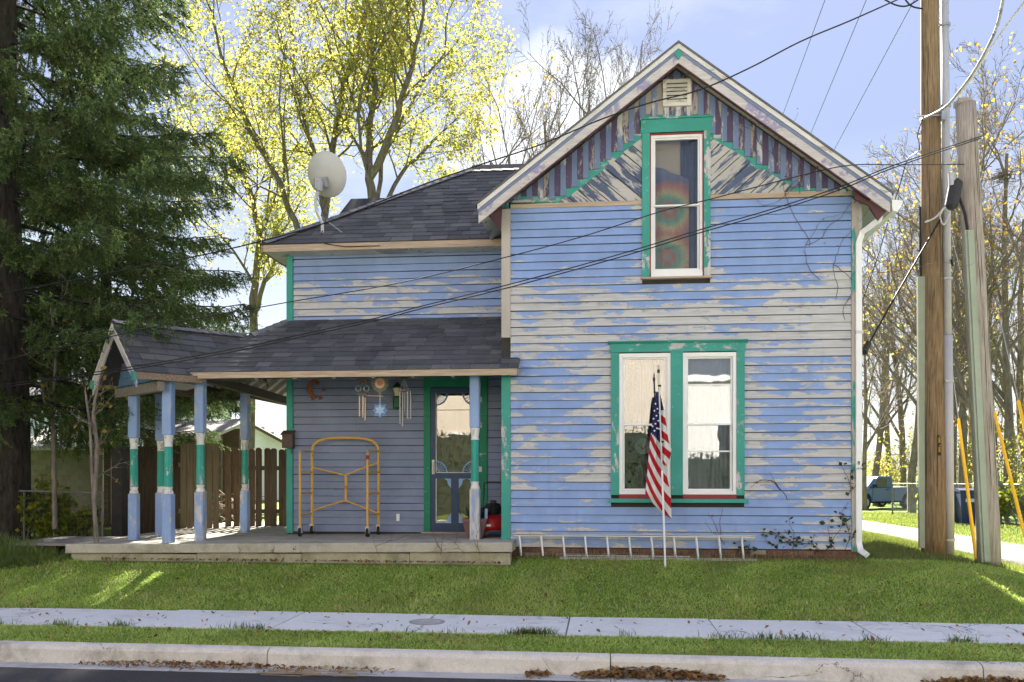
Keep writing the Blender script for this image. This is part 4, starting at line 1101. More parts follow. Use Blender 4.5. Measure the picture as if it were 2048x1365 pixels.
# rolling scaffold frame
sc = thing('scaffold', 'yellow folding scaffold frame on black casters against the porch wall', 'scaffold', (PX(690, 1.0), 1.0, fz(-3.6)))
def ymat():
    t = NT('chipped_yellow_enamel'); n = t.noise(t.pos(), 30, 4, .7); c = t.mix(t.mr(n, .58, .66), (.62, .36, .065), (.20, .11, .04)); return t.pbr(c, .5)
M_YEL = ymat()
ya, yb = .62, 1.10
xa = PX(624, yb); xb = PX(757, yb); fl = fz(-3.6)
zt1 = PZ(624, 905, yb); ztop = PZ(690, 876, yb)
arch = [(xa, yb, fl + .15), (xa, yb, zt1)]
for i in range(1, 12):
    a = math.pi * (1 - i / 12); c = (xa + xb) / 2; hw = (xb - xa) / 2
    ca, sa = math.cos(a), math.sin(a); e_ = .62
    arch.append((c + hw * math.copysign(abs(ca) ** e_, ca), yb, zt1 + (ztop - zt1) * abs(sa) ** .75))
arch += [(xb, yb, zt1), (xb, yb, fl + .15)]
MB().tube(arch, .020, 8).build('arch_tube', M_YEL, sc)
for xx, px in ((xa, 600), (xb, 735)):
    xf = PX(px, ya)
    zt2 = PZ(px, 906, ya)
    lg = MB().tube([(xf, ya, fl + .15), (xf, ya, zt2)], .019, 8).build('upright', M_YEL, sc)
    for k in range(4):
        z = fl + .32 + k * .32
        MB().tube([(xf, ya, z), (xx, yb, z)], .013, 6).build('rung', M_YEL, sc)
    for X_, Y_ in ((xf, ya), (xx, yb)):
        cs = pe('caster', sc)
        MB().tube([(X_ - .016, Y_, fl + .062), (X_ + .020, Y_, fl + .062)], .062, 16).build('wheel', M_BLACK, cs)
        m = MB(); m.box(X_ - .028, X_ - .020, Y_ - .03, Y_ + .03, fl + .05, fl + .14); m.box(X_ + .024, X_ + .032, Y_ - .03, Y_ + .03, fl + .05, fl + .14); m.box(X_ - .03, X_ + .034, Y_ - .035, Y_ + .035, fl + .135, fl + .155)
        m.build('fork', M_METAL, cs)
hx = PX(692, yb); hz0, hz1 = PZ(692, 1003, yb), PZ(692, 949, yb)
MB().tube([(hx, yb, hz0), (hx, yb, hz1)], .021, 8).build('hinge_tube', M_YEL, sc)
MB().box(hx - .022, hx + .022, yb - .03, yb + .02, (hz0 + hz1) / 2 - .02, (hz0 + hz1) / 2 + .03).build('latch', simple('orange_latch', (.5, .22, .02), .5), sc)
for X_, z1, z2 in ((xa, PZ(624, 935, yb), hz1 - .02), (xb, PZ(757, 925, yb), hz1 - .01), (xa, PZ(624, 1022, yb), hz0 + .02), (xb, PZ(757, 1027, yb), hz0 + .01)):
    MB().tube([(X_, yb, z1), (hx, yb, z2)], .013, 6).build('brace', M_YEL, sc)
MB().tube([(PX(735, ya), ya, PZ(735, 915, ya) - .03), (PX(735, ya), ya, PZ(735, 915, ya) + .03)], .026, 8).build('clamp', simple('red_clamp', (.25, .03, .01), .6, .6, 60), sc)

# hanging ornaments
hy = .35
def ceil_z(y): return PEZ + (y - PEY) * sl_p - .06
M_COP = simple('rusty_copper', (.22, .075, .03), .6, .4, 40); M_BRONZE = simple('dull_bronze', (.16, .12, .08), .5, .4, 40)
M_CHA = simple('pinkish_chime_tube', (.60, .44, .36), .4, .1, metal=.3); M_CHG = simple('grey_chime_tube', (.30, .29, .29), .4, .1, metal=.5)
def disc_bar(m, c, a, b, r): m.tube([Vector(c) + Vector(a), Vector(c) + Vector(b)], r, 5)
# moon and stars on the wall
mo = thing('moon_ornament', 'rusty crescent moon and stars plaque hung on the porch wall', 'ornament', P(633, 780, YR - .05))
c = P(630, 778, YR - .05); m = MB(); rM = .13
outer = [(c.x + rM * math.cos(R(a)), c.y, c.z + rM * 1.15 * math.sin(R(a))) for a in range(70, 291, 20)]
inner = [(c.x + .06 + rM * .80 * math.cos(R(a)), c.y, c.z + rM * .92 * math.sin(R(a))) for a in range(270, 89, -20)]
m.ext(outer + inner, (0, -.012, 0)); m.build('crescent', M_COP, mo)
def star(cx_, y, cz_, r, n=5, inn=.42):
    return [(cx_ + r * (1 if i % 2 == 0 else inn) * math.sin(math.pi * i / n), y, cz_ + r * (1 if i % 2 == 0 else inn) * math.cos(math.pi * i / n)) for i in range(2 * n)]
for a, b in ((635, 766), (648, 779), (641, 796), (626, 797)):
    s_ = P(a, b, YR - .05); MB().ext(star(s_.x, s_.y, s_.z, .05), (0, -.010, 0)).build('star', M_COP, mo)
# chime one
def chime(name, label, px, ztop_px, y, tubes, mat, topstyle):
    t_ = P(px, ztop_px, y); o = thing(name, label, 'wind chime', t_)
    MB().tube([(t_.x, y, ceil_z(y)), t_], .003, 4).build('hanger', M_IRON, o)
    if topstyle == 'owl':
        m = MB(); m.ext(star(t_.x, y, t_.z + .05, .11, 7, .55), (0, .01, 0)); m.build('top_figure', M_BRONZE, o)
        for sx in (-.06, .06):
            MB().tube([(t_.x + sx, y - .01, t_.z - .09 + .035 * math.sin(R(a))) if False else (t_.x + sx + .04 * math.cos(R(a)), y - .01, t_.z - .10 + .04 * math.sin(R(a))) for a in range(0, 361, 40)], .006, 5, False).build('ring', M_METAL, o)
        MB().box(t_.x - .07, t_.x + .08, y - .012, y + .012, t_.z - .20, t_.z - .17).build('spreader', M_BRONZE, o)
        MB().tube([(t_.x + .06, y, t_.z - .20), (t_.x + .30, y, t_.z - .21)], .008, 6).build('feather_rod', M_CHA, o)
    else:
        MB().lathe([(.01, .05), (.06, .0), (.075, -.015), (.01, -.02)], Matrix.Translation((t_.x, y, t_.z)), 12).build('cap', M_BRONZE, o)
        MB().tube([(t_.x - .13, y, t_.z + .0), (t_.x - .06, y, t_.z + .03), (t_.x + .06, y, t_.z + .03), (t_.x + .13, y, t_.z)], .012, 5).build('wings', M_BRONZE, o)
        MB().lathe([(.075, -.17), (.08, -.185), (.06, -.19)], Matrix.Translation((t_.x, y, t_.z)), 12).build('ring', M_METAL, o)
        for sx in (-.07, 0, .07): MB().tube([(t_.x, y, t_.z - .01), (t_.x + sx, y, t_.z - .18)], .003, 4).build('cord', M_METAL, o)
    for a, ztop_, zbot, dy in tubes:
        xx = PX(a, y); MB().tube([(xx, y + dy, PZ(a, ztop_, y)), (xx, y + dy, PZ(a, zbot, y))], .011, 8).build('chime_tube', mat, o)
chime('wind_chime', 'bronze figure wind chime with pinkish tubes under the porch eave', 725, 764, hy, [(719, 793, 833, 0), (724, 792, 835, .04), (727, 794, 832, -.03), (730, 796, 841, 0)], M_CHA, 'owl')
chime('wind_chime', 'grey tube wind chime hanging next to the wall lantern', 808, 757, hy, [(800, 780, 848, 0), (804, 780, 853, .03), (808, 782, 822, .05), (815, 780, 838, 0), (820, 782, 838, .03)], M_CHG, 'cap')
# sun medallion and snowflake
s_ = P(760, 767, hy); su = thing('sun_medallion', 'round lacy sun medallion hanging above the blue snowflake', 'ornament', s_)
m = MB(); n = 20
m.ext([(s_.x + (.115 if i % 2 else .135) * math.cos(2 * math.pi * i / 40), hy, s_.z + (.115 if i % 2 else .135) * math.sin(2 * math.pi * i / 40)) for i in range(40)], (0, .008, 0)); m.build('lace_rim', simple('tarnished_lace', (.20, .17, .13), .6, .7, 70), su)
MB().ext(star(s_.x, hy - .001, s_.z, .085, 16, .7), (0, -.007, 0)).build('rays', simple('pale_rays', (.68, .58, .45), .6), su)
MB().ext([(s_.x + .042 * math.cos(a * .4), hy - .009, s_.z + .042 * math.sin(a * .4)) for a in range(16)], (0, -.008, 0)).build('sun_face', simple('orange_sun', (.72, .22, .10), .6), su)
MB().tube([(s_.x, hy, s_.z + .13), (s_.x, hy, ceil_z(hy))], .003, 4).build('hanger', M_IRON, su)
f_ = P(760, 821, hy); sn = thing('snowflake_ornament', 'blue snowflake hanging beneath the sun medallion', 'ornament', f_)
M_SNOW = simple('glitter_blue', (.14, .26, .52), .4, .5, 60)
MB().ext(star(f_.x, hy, f_.z, .125, 8, .62), (0, .008, 0)).build('flake', M_SNOW, sn)
MB().ext(star(f_.x, hy - .002, f_.z, .085, 6, .5), (0, -.008, 0)).build('flake_center', simple('pale_glitter_blue', (.34, .50, .72), .4, .3, 60), sn)
MB().tube([(f_.x, hy, f_.z + .12), (f_.x, hy, s_.z - .13)], .004, 4).build('hanger', M_METAL, sn)

# mailbox on the corner board
mbx = P(577, 880, YR - .10); mb = thing('mailbox', 'small rusty brown mailbox with hooks on the teal corner board', 'mailbox', mbx)
M_MB = simple('rusty_brown_tin', (.085, .055, .045), .6, .4, 25)
MB().box(mbx.x - .085, mbx.x + .085, YR - .16, YR - .052, mbx.z - .13, mbx.z + .10).build('box', M_MB, mb)
MB().ext([(mbx.x - .10, YR - .19, mbx.z + .085), (mbx.x - .10, YR - .05, mbx.z + .15), (mbx.x - .10, YR - .05, mbx.z + .135), (mbx.x - .10, YR - .185, mbx.z + .07)], (.20, 0, 0)).build('lid', M_MB, mb)
for sx in (-.06, .06): MB().tube([(mbx.x + sx, YR - .08, mbx.z - .13), (mbx.x + sx, YR - .10, mbx.z - .2), (mbx.x + sx, YR - .14, mbx.z - .21), (mbx.x + sx, YR - .16, mbx.z - .17)], .006, 5).build('paper_hook', M_IRON, mb)

# red lawn mower by the door, planter at the post foot
mw = P(985, 1045, .62); mf = fz(-1.6)
mow = thing('lawn_mower', 'red lawn mower with black engine tucked behind the porch post', 'lawn mower', (mw.x, .62, mf))
M_MRED = simple('mower_red_paint', (.36, .012, .010), .35, .2)
T = Matrix.Translation((mw.x - .02, .62, mf + .16))
MB().lathe([(.27, -.06), (.285, .0), (.27, .09), (.20, .15), (.10, .17), (.02, .17)], T, 22).build('deck', M_MRED, mow, smooth=True)
MB().lathe([(.12, .17), (.13, .26), (.10, .32), (.02, .33)], T @ Matrix.Translation((.03, 0, 0)), 14).build('engine', M_BLACK, mow)
MB().box(-.18, -.02, -.10, .08, .16, .26, T).build('fuel_tank', simple('mower_black_plastic', (.02, .02, .02), .5), mow)
MB().lathe([(.05, .33), (.05, .36), (.02, .37)], T @ Matrix.Translation((.03, 0, 0)), 10).build('cap', M_IRON, mow)
MB().box(-.05, .03, -.291, -.286, .0, .03, T).build('badge', M_WHITE, mow)
for dx, dy in ((-.24, -.2), (.22, -.2), (-.24, .22), (.22, .22)): MB().tube([T @ Vector((dx - .025, dy, -.08)), T @ Vector((dx + .025, dy, -.08))], .085, 14).build('wheel', M_BLACK, mow)
m = MB()
for dx in (-.16, .18): m.tube([T @ Vector((dx, .20, 0)), T @ Vector((dx, .42, .62))], .012, 6)
m.tube([T @ Vector((-.16, .42, .62)), T @ Vector((.18, .42, .62))], .012, 6); m.build('handle', M_IRON, mow)
MB().bar((PX(1005, .95), .95, mf), (PX(1003, 1.15), 1.15, mf + .95), .04, .02).build('broom_stick', wood('broom_wood', (.35, .25, .14), (.2, .13, .07)), None)
tag(bpy.data.objects['broom_stick'], 'thin wooden broom stick leaning in the corner behind the mower', 'broom')
pp = P(950, 1070, -.20); px_ = PX(951, .30)
pl = thing('planter', 'dusty rose square planter with a wilted plant behind the porch post', 'planter', (px_, .32, mf))
T = Matrix.Translation((px_, .34, mf)) @ Matrix.Rotation(R(45), 4, 'Z')
MB().lathe([(.16, 0), (.235, .24), (.25, .24), (.25, .28), (.22, .28), (.21, .22)], T, 4).build('pot', simple('rose_brown_plastic', (.20, .10, .095), .6), pl)
r3 = random.Random(4); m = MB()
for i in range(60):
    a = r3.uniform(0, 6.28); l = r3.uniform(.10, .30); z0 = mf + .27; p0 = Vector((px_ + r3.uniform(-.1, .1), .34 + r3.uniform(-.1, .1), z0))
    p1 = p0 + Vector((math.cos(a) * l * .7, math.sin(a) * l * .7, l * r3.uniform(.2, .9))); s = Vector((-math.sin(a), math.cos(a), 0)) * .022
    m.add([p0, (p0 + p1) / 2 + s + Vector((0, 0, .03)), p1, (p0 + p1) / 2 - s + Vector((0, 0, .03))], [(0, 1, 2, 3)])
m.build('foliage', simple('dull_plant_green', (.030, .055, .022), .6, .5, 30), pl)
MB().box(px_ + .15, px_ + .19, .18, .20, mf + .28, mf + .42).build('plant_tag', M_LBLUE, pl)

# ladder lying on its edge against the wall
ly = -.14
la = thing('ladder', 'long aluminium extension ladder lying on its side along the wall', 'ladder', (PX(1270, ly), ly, 0))
x0, x1 = PX(1028, ly), PX(1510, ly); zt, zb = PZ(1270, 1071, ly), PZ(1270, 1117, ly)
for z, a, b in ((zt, x0, x1), (zb, PX(1120, ly), x1 + .02)):
    m = MB(); m.box(a, b, ly - .035, ly + .035, z - .006, z + .006); m.box(a, b, ly - .035, ly - .030, z - .018, z + .012); m.build('rail', M_ALU, la)
xx = x0 + .10; i = 0
while xx < x1 - .05:
    MB().tube([(xx, ly, zb + (.012 if i > 1 else .02)), (xx - .03, ly, zt - .008)], .017, 8).build('rung', M_ALU, la); xx += .298; i += 1
y2 = ly + .055
for z, a, b in ((zt - .02, x0 + .02, PX(1380, y2)), (zb + .025, PX(1130, y2), PX(1380, y2))):
    MB().box(a, b, y2 - .02, y2 + .02, z - .006, z + .006).build('rail', M_ALU, la)

# flag on its pole
fy = -.50
fp0 = P(1331, 1128, fy); fp0.z = g(fp0.x, fy) - .05; fp1 = P(1317, 742, fy)
fl_ = thing('flagpole', 'slim white flagpole with a limp striped flag in front of the window', 'flagpole', (fp0.x, fy, fp0.z))
MB().tube([fp0, fp0 + (fp1 - fp0) * .5], .0135, 10).build('pole', M_WHITE, fl_); MB().tube([fp0 + (fp1 - fp0) * .49, fp1], .0115, 10).build('pole', M_METAL, fl_)
MB().lathe([(.010, 0), (.018, .0), (.018, .045), (.010, .05)], Matrix.Translation(fp1 - Vector((0, 0, .03))), 10).build('cap', M_BLACK, fl_)
MB().lathe([(.008, 0), (.011, .03), (.005, .06)], Matrix.Translation(fp1 + Vector((0, 0, .02))), 8).build('finial', M_METAL, fl_)
def fpole(t): return fp0 + (fp1 - fp0) * t
for py in (772, 884): c = P(1319 if py < 800 else 1325, py, fy); MB().tube([c - Vector((0, 0, .012)), c + Vector((0, 0, .012))], .02, 8).build('clip', M_BLACK, fl_)
def flagmat():
    t = NT('flag_cloth'); uv = t.n('ShaderNodeUVMap').outputs[0]; u = t.xyz(uv)
    st = t.math('MODULO', t.math('FLOOR', u[0]), 2.0)
    c = t.mix(t.math('GREATER_THAN', st, .5), (.50, .025, .035), (.80, .79, .76))
    c = t.mix(t.math('GREATER_THAN', u[1], .5), c, (.045, .045, .14))
    d = t.n('ShaderNodeBsdfDiffuse'); t.put(d.inputs[0], c); tr = t.n('ShaderNodeBsdfTranslucent'); t.put(tr.inputs[0], c)
    a = t.n('ShaderNodeMixShader'); a.inputs[0].default_value = .3; t.t.links.new(d.outputs[0], a.inputs[1]); t.t.links.new(tr.outputs[0], a.inputs[2]); t.t.links.new(a.outputs[0], t.out.inputs[0]); return t.m
M_FLAG = flagmat()
def cloth(name, rows, ydepth, stripe, canton, folds):
    """rows: (py, pxleft, pxright); a draped sheet with folds, closed front and back"""
    NU = 40; pts = []; uvs = []
    NR = 70
    for j in range(NR + 1):
        py = rows[0][0] + (rows[-1][0] - rows[0][0]) * j / NR
        for a, b in zip(rows[:-1], rows[1:]):
            if a[0] <= py <= b[0] + 1e-6:
                k = (py - a[0]) / (b[0] - a[0]); l = a[1] + (b[1] - a[1]) * k; r = a[2] + (b[2] - a[2]) * k; break
        for i in range(NU + 1):
            s = i / NU; px = l + (r - l) * s; hem = folds[2] * (s - .5) * max(0, (j / NR - .8) / .2)
            amp = folds[1] * min(1, j / NR * 3)
            yy = fy + ydepth + amp * math.sin(s * folds[0] * math.pi + j / NR * 2.2) + amp * .4 * math.sin(s * 17 + j * .09)
            p = P(px, py + hem, yy); pts.append(tuple(p)); uvs.append((stripe(px, py), 1.0 if canton(px, py) else 0.0))
    fs = [(j * (NU + 1) + i, (j + 1) * (NU + 1) + i, (j + 1) * (NU + 1) + i + 1, j * (NU + 1) + i + 1) for j in range(NR) for i in range(NU)]
    me = bpy.data.meshes.new(name); me.from_pydata(pts, [], fs); uvl = me.uv_layers.new(name='UVMap')
    for l in me.loops: uvl.data[l.index].uv = uvs[l.vertex_index]
    return link(name, me, M_FLAG, fl_, smooth=True)
flag = cloth('flag', [(784, 1312, 1319), (800, 1309, 1320), (850, 1304, 1321), (880, 1300, 1324), (940, 1295, 1331), (990, 1290, 1342), (1030, 1318, 1343)], .045,
      lambda x, y: 20 + ((y - 868) - (x - 1300) * 1.75) / 17.0 + .012 * (x - 1315) ** 2 / 10, lambda x, y: y < 866 + (x - 1302) * 1.1 and x < 1322, (3.0, .022, 18))
flag2 = cloth('flag_fly', [(790, 1319, 1321), (830, 1320, 1330), (880, 1322, 1337), (900, 1323, 1343), (915, 1324, 1340), (930, 1326, 1334)], .01,
      lambda x, y: 20 + ((y - 828) - (x - 1320) * .8) / 15.0, lambda x, y: y < 822, (2.0, .018, 6))
tag(flag2, 'folded fly end of the flag')
M_STAR = simple('star_white', (.80, .79, .77), .8, .02)
for i, (a, b) in enumerate(((1311, 808), (1315, 818), (1309, 822), (1313, 832), (1307, 838), (1317, 842), (1311, 848), (1305, 853), (1314, 857), (1309, 862), (1319, 826), (1318, 858))):
    s_ = P(a, b, fy - .005); m = MB(); m.ext(star(s_.x, s_.y, s_.z, .016), (0, -.002, 0)); m.build('star', M_STAR, flag)

# ---- curtains and things behind the glass
def tiedye():
    t = NT('tie_dye_cloth'); p = t.xyz(t.pos())
    c1 = P(1338, 420, .1); c2 = P(1335, 515, .1)
    def ringd(c):
        dx = t.math('SUBTRACT', p[0], c.x); dz = t.math('SUBTRACT', p[2], c.z)
        d = t.math('SQRT', t.math('ADD', t.math('MULTIPLY', dx, dx), t.math('MULTIPLY', dz, dz)))
        an = t.math('ARCTAN2', dz, dx)
        return t.math('ADD', d, t.math('MULTIPLY', t.math('SUBTRACT', t.noise(t.comb(t.math('MULTIPLY', an, 5.0), t.math('MULTIPLY', d, 3.0), 0.0), 2.0, 3), .5), .13))
    d = t.math('MINIMUM', ringd(c1), ringd(c2))
    c = t.ramp(t.math('MULTIPLY', d, 1.55), [(0, (.34, .48, .36)), (.12, (.55, .22, .13)), (.26, (.18, .50, .33)), (.38, (.66, .60, .28)), (.52, (.66, .27, .18)), (.66, (.22, .25, .38)), (1, (.28, .33, .45))])
    return t.pbr(c, .9)
cw0, cw1 = uwx[1] + .02, uwx[2] - .02
def curtain(name, label, x0, x1, z0, z1, y, amp, n, mat, top=None, group=None):
    m = MB(); N_ = 60; vs = []
    for j in range(2):
        for i in range(N_ + 1):
            s = i / N_; x = x0 + (x1 - x0) * s; zz = z0 if j == 0 else (top(s) if top else z1)
            vs.append((x, y + amp * math.sin(s * n * 2 * math.pi) + amp * .5 * math.sin(s * n * 5.1), zz))
    m.add(vs, [(i, i + 1, N_ + 2 + i, N_ + 1 + i) for i in range(N_)])
    o = m.build(name, mat, smooth=True); return tag(o, label, 'curtain', group)
curtain('curtain', 'tie-dye curtain with rainbow rings behind the attic window', cw0, PX(1378, .1), uwz[1], 0, .12, .018, 2.3, tiedye(), top=lambda s: PZ(1310, 328, .1) - s * .22)
curtain('curtain', 'plain slate blue curtain drawn to the side of the attic window', PX(1362, .1), cw1, uwz[1], uwz[2], .17, .02, 3, simple('slate_blue_cloth', (.12, .16, .26), .9))
tag(MB().box(cw0, cw1, .21, .22, PZ(1340, 405, .2), uwz[2]).build('reflection_sheet', simple('cream_reflection', (.74, .67, .52), .8, .06)), 'cream sheet standing in for a bright reflection behind the attic curtain', 'reflection sheet')  # cream colour stands in for a reflection in the upper sash
def lace():
    t = NT('lace_cloth'); p = t.xyz(t.pos()); n = t.noise(t.comb(t.math('MULTIPLY', p[0], 60.0), 0.0, t.math('MULTIPLY', p[2], 45.0)), 1.0, 3)
    return t.pbr(t.mix(t.mr(n, .4, .6), (.42, .33, .22), (.24, .19, .13)), .9)
curtain('curtain', 'tan lace curtain in the window pane beside the flag', lwx[1], PX(1283, .1), lwz[1] + .9, lwz[2], .13, .02, 3, lace())
curtain('curtain', 'grey gathered curtain at the edge of the window behind the flag', PX(1285, .1), lwx[2], lwz[1], lwz[2], .17, .025, 5, simple('grey_cloth', (.26, .25, .22), .9, .25, 6))
curtain('curtain', 'pale sheer curtain filling the window next to the flag', lwx[3], lwx[4], lwz[1], lwz[2], .14, .02, 7, simple('sheer_cloth', (.58, .575, .565), .9, .12, 3))
bd = tag(MB().box(lwx[1] + .0, lwx[2], .22, .23, lwz[1], lwz[1] + .95).build('window_board', simple('olive_board', (.15, .14, .10), .8, .2, 4)), 'olive board behind the lower sash beside the flag', 'board')
po = P(1284, 893, .09); pst = thing('window_emblem', 'dark square placard with a white disc and leaf motif in the window', 'placard', po)
MB().box(po.x - .13, po.x + .11, .085, .09, po.z - .13, po.z + .14).build('card', simple('slate_card', (.12, .13, .16), .7, .3, 30), pst)
MB().lathe([(.11, 0), (.11, .004), (.0, .005)], Matrix.Translation((po.x + .01, .084, po.z)) @ Matrix.Rotation(R(90), 4, 'X'), 24).build('disc', simple('off_white_disc', (.60, .58, .53), .7, .1, 20), pst)
m = MB()
for a in (20, 60, 110, 150): m.tube([(po.x + .01, .076, po.z - .05), (po.x + .01 + .05 * math.cos(R(a)), .076, po.z + .0), (po.x + .01 + .08 * math.cos(R(a)), .076, po.z + .04 * math.sin(R(a)))], .006, 4)
m.build('leaf_motif', simple('olive_motif', (.18, .17, .11), .8), pst)

# ------------------------------------------------------------------ poles and wires
def pole_mat(name, light, dark):
    return wood(name, light, dark, 'z')
b0 = Vector((*PD(1868, 12.6), 0)); b0.z = g(b0.x, b0.y)
tp = thing('utility_pole', 'tall brown wooden utility pole with grey conduit beside it', 'utility pole', b0)
tph = 10.5
def poly_pole(base, px_top, py_top, r0, r1, extra=0.0):
    u = ray(px_top, py_top); t_ = (base - CAM).length / u.length * 1.0
    D = (base.x - CAM.x) * -math.sin(YAW) + (base.y - CAM.y) * math.cos(YAW)
    top = CAM + u * D; return top
t1 = poly_pole(b0, 1858, -140, 0, 0)
N_ = 14
MB().tube([b0 + (t1 - b0) * (i / N_) - (Vector((0, 0, .3)) if i == 0 else Vector()) for i in range(N_ + 1)], [.172 - .060 * i / N_ for i in range(N_ + 1)], 20).build('pole', wood('brown_pole_wood', (.36, .26, .15), (.10, .065, .035), 'z'), tp, smooth=True)
def along(base, top, z): return base + (top - base) * ((z - base.z) / (top.z - base.z))
M_PVC = simple('grey_pvc', (.42, .43, .46), .45, .06); M_GRN = simple('pale_green_guard', (.31, .35, .265), .55, .12, 4)
cx_ = lambda z: along(b0, t1, z) + Vector((.190 - .008 * (z / 9), -.06, 0))
MB().tube([cx_(b0.z), cx_(3.1)], .066, 14).build('conduit', M_PVC, tp, smooth=True)
MB().tube([cx_(3.1), cx_(t1.z - .3)], .055, 14).build('conduit', M_PVC, tp, smooth=True)
for z in (b0.z + .22, 2.45, 3.9, 5.05, 6.35, 7.5, 8.1):
    c = cx_(z); MB().tube([c - Vector((0, 0, .018)), c + Vector((0, 0, .018))], .074, 14).build('strap', M_METAL, tp); MB().box(c.x - .16, c.x - .06, c.y - .02, c.y + .0, z - .015, z + .015).build('strap_arm', M_METAL, tp)
gg = lambda z: along(b0, t1, z) + Vector((-.172 + .008 * (z / 9), -.05, 0))
ztopg = PZ(1848, 556, b0.y)
MB().bar(gg(b0.z + .1), gg(ztopg), .10, .06, (0, 1, 0)).build('cable_guard', M_GRN, tp)
MB().tube([gg(ztopg - .1), gg(ztopg + 1.0)], .014, 6).build('riser_cable', M_BLACK, tp)
tgz = PZ(1872, 888, b0.y); tc_ = along(b0, t1, tgz)
rad = .158
tgp = MB().box(tc_.x + .00, tc_.x + .045, tc_.y - rad - .010, tc_.y - rad - .002, tgz - .17, tgz + .12).build('number_tag', simple('black_tag', (.02, .02, .018), .6), tp)
DIG = {'1': ['b', 'c'], '3': ['a', 'b', 'g', 'c', 'd'], '5': ['a', 'f', 'g', 'c', 'd'], '0': ['a', 'b', 'c', 'd', 'e', 'f'], '6': ['a', 'f', 'g', 'e', 'c', 'd']}
SEG = {'a': (0, 1, 1, 1), 'b': (1, .5, 1, 1), 'c': (1, 0, 1, .5), 'd': (0, 0, 1, 0), 'e': (0, 0, 0, .5), 'f': (0, .5, 0, 1), 'g': (0, .5, 1, .5)}
M_TAGY = simple('tag_yellow', (.72, .42, .02), .5)
for i, dch in enumerate('133', ):
    for rep in range(2):
        z = tgz + .085 - i * .036 - rep * .13; m = MB()
        for s_ in DIG[dch]:
            a, b, c, d = SEG[s_]; p0 = Vector((tc_.x + .012 + a * .020, tc_.y - rad - .012, z + b * .026)); p1 = Vector((tc_.x + .012 + c * .020, tc_.y - rad - .012, z + d * .026))
            m.bar(p0, p1 + (p1 - p0).normalized() * .004, .006, .006, (0, 1, 0))
        m.build('numeral', M_TAGY, tgp)
# pole hardware
hz_ = PZ(1860, 240, b0.y); hp = along(b0, t1, hz_)
MB().tube([hp + Vector((-.25, -.15, 0)), hp + Vector((.1, -.15, 0))], .014, 6).build('bolt', M_METAL, tp)
MB().box(hp.x + .08, hp.x + .14, hp.y - .2, hp.y - .12, hz_ - .08, hz_ + .06).build('clamp', M_METAL, tp)

b1 = Vector((*PD(1980, 11.9), 0)); b1.z = g(b1.x, b1.y)
t2 = poly_pole(b1, 1931, 208, 0, 0)
sp = thing('utility_pole', 'short leaning grey wooden pole with a cut top', 'utility pole', b1)
MB().tube([b1 + (t2 - b1) * (i / 10) - (Vector((0, 0, .3)) if i == 0 else Vector()) for i in range(11)], [.150 - .024 * i / 10 for i in range(11)], 18).build('pole', wood('grey_pole_wood', (.50, .44, .38), (.20, .165, .135), 'z'), sp, smooth=True)
MB().box(t2.x - .12, t2.x + .05, t2.y - .1, t2.y + .1, t2.z - .02, t2.z + .045).build('pole_tip', wood('cut_pole_wood', (.46, .40, .34), (.26, .22, .18), 'x'), sp)
zg = PZ(1941, 468, b1.y)
sg = lambda z: along(b1, t2, z) + Vector((-.125 + .015 * z / 5, -.168 + .01 * z / 5, 0))
gd = MB(); gd.bar(sg(b1.z + .05), sg(zg), .115, .05, (0, 1, 0)); gd.bar(sg(b1.z + .06) + Vector((0, -.03, 0)), sg(zg - .01) + Vector((0, -.03, 0)), .055, .03, (0, 1, 0)); gd.build('cable_guard', M_GRN, sp)
M_CRK = simple('pole_check_crack', (.035, .027, .02), .95)
rc = random.Random(77)
for own, bb, tt, r0_, r1_, zmax in ((tp, b0, t1, .172, .112, 8.3), (sp, b1, t2, .150, .126, t2.z - .1)):
    for k in range(16):
        z0_ = rc.uniform(b1.z + .1, zmax - .6); L_ = rc.uniform(.3, 1.5); an = rc.uniform(-1.1, 1.1); pts_ = []
        for q in range(6):
            zq = min(zmax, z0_ + L_ * q / 5); rr2 = (r0_ + (r1_ - r0_) * (zq - bb.z) / (tt.z - bb.z)) - .001; an += rc.gauss(0, .018)
            c = along(bb, tt, zq); pts_.append(c + Vector((math.sin(an) * rr2 + math.tan(0), -math.cos(an) * rr2, 0)))
        MB().tube(pts_, [.001, .004, .0045, .004, .003, .001], 4).build('check_crack', M_CRK, own)
# splice closure between the poles
c0, c1 = P(1912, 365, b1.y - .2), P(1903, 412, b1.y - .2)
clo = thing('splice_closure', 'black cable splice closure slung beside the short grey pole', 'cable box', c1)
MB().tube([c0 + Vector((0, 0, .05)), c0, c1, c1 - Vector((.01, 0, .05))], [.03, .085, .085, .04], 12).build('closure_body', simple('black_plastic', (.03, .03, .033), .5), clo)
MB().tube([c0 + Vector((-.06, -.02, .12)), c0 + Vector((-.05, -.02, -.05))], .05, 10).build('grey_can', M_METAL, clo)
def wire(name, label, pts, r=.008, mat=M_BLACK, n=6, cat='cable', group=None):
    # smooth through the measured points
    pts = [Vector(p) for p in pts]; out = []
    for i in range(len(pts) - 1):
        a = pts[max(i - 1, 0)]; b = pts[i]; c = pts[i + 1]; d = pts[min(i + 2, len(pts) - 1)]
        for k in range(6):
            t_ = k / 6
            out.append(.5 * ((2 * b) + (c - a) * t_ + (2 * a - 5 * b + 4 * c - d) * t_ ** 2 + (3 * b - a - 3 * c + d) * t_ ** 3))
    out.append(pts[-1])
    return tag(MB().tube(out, r, n).build(name, mat, smooth=True), label, cat, group)
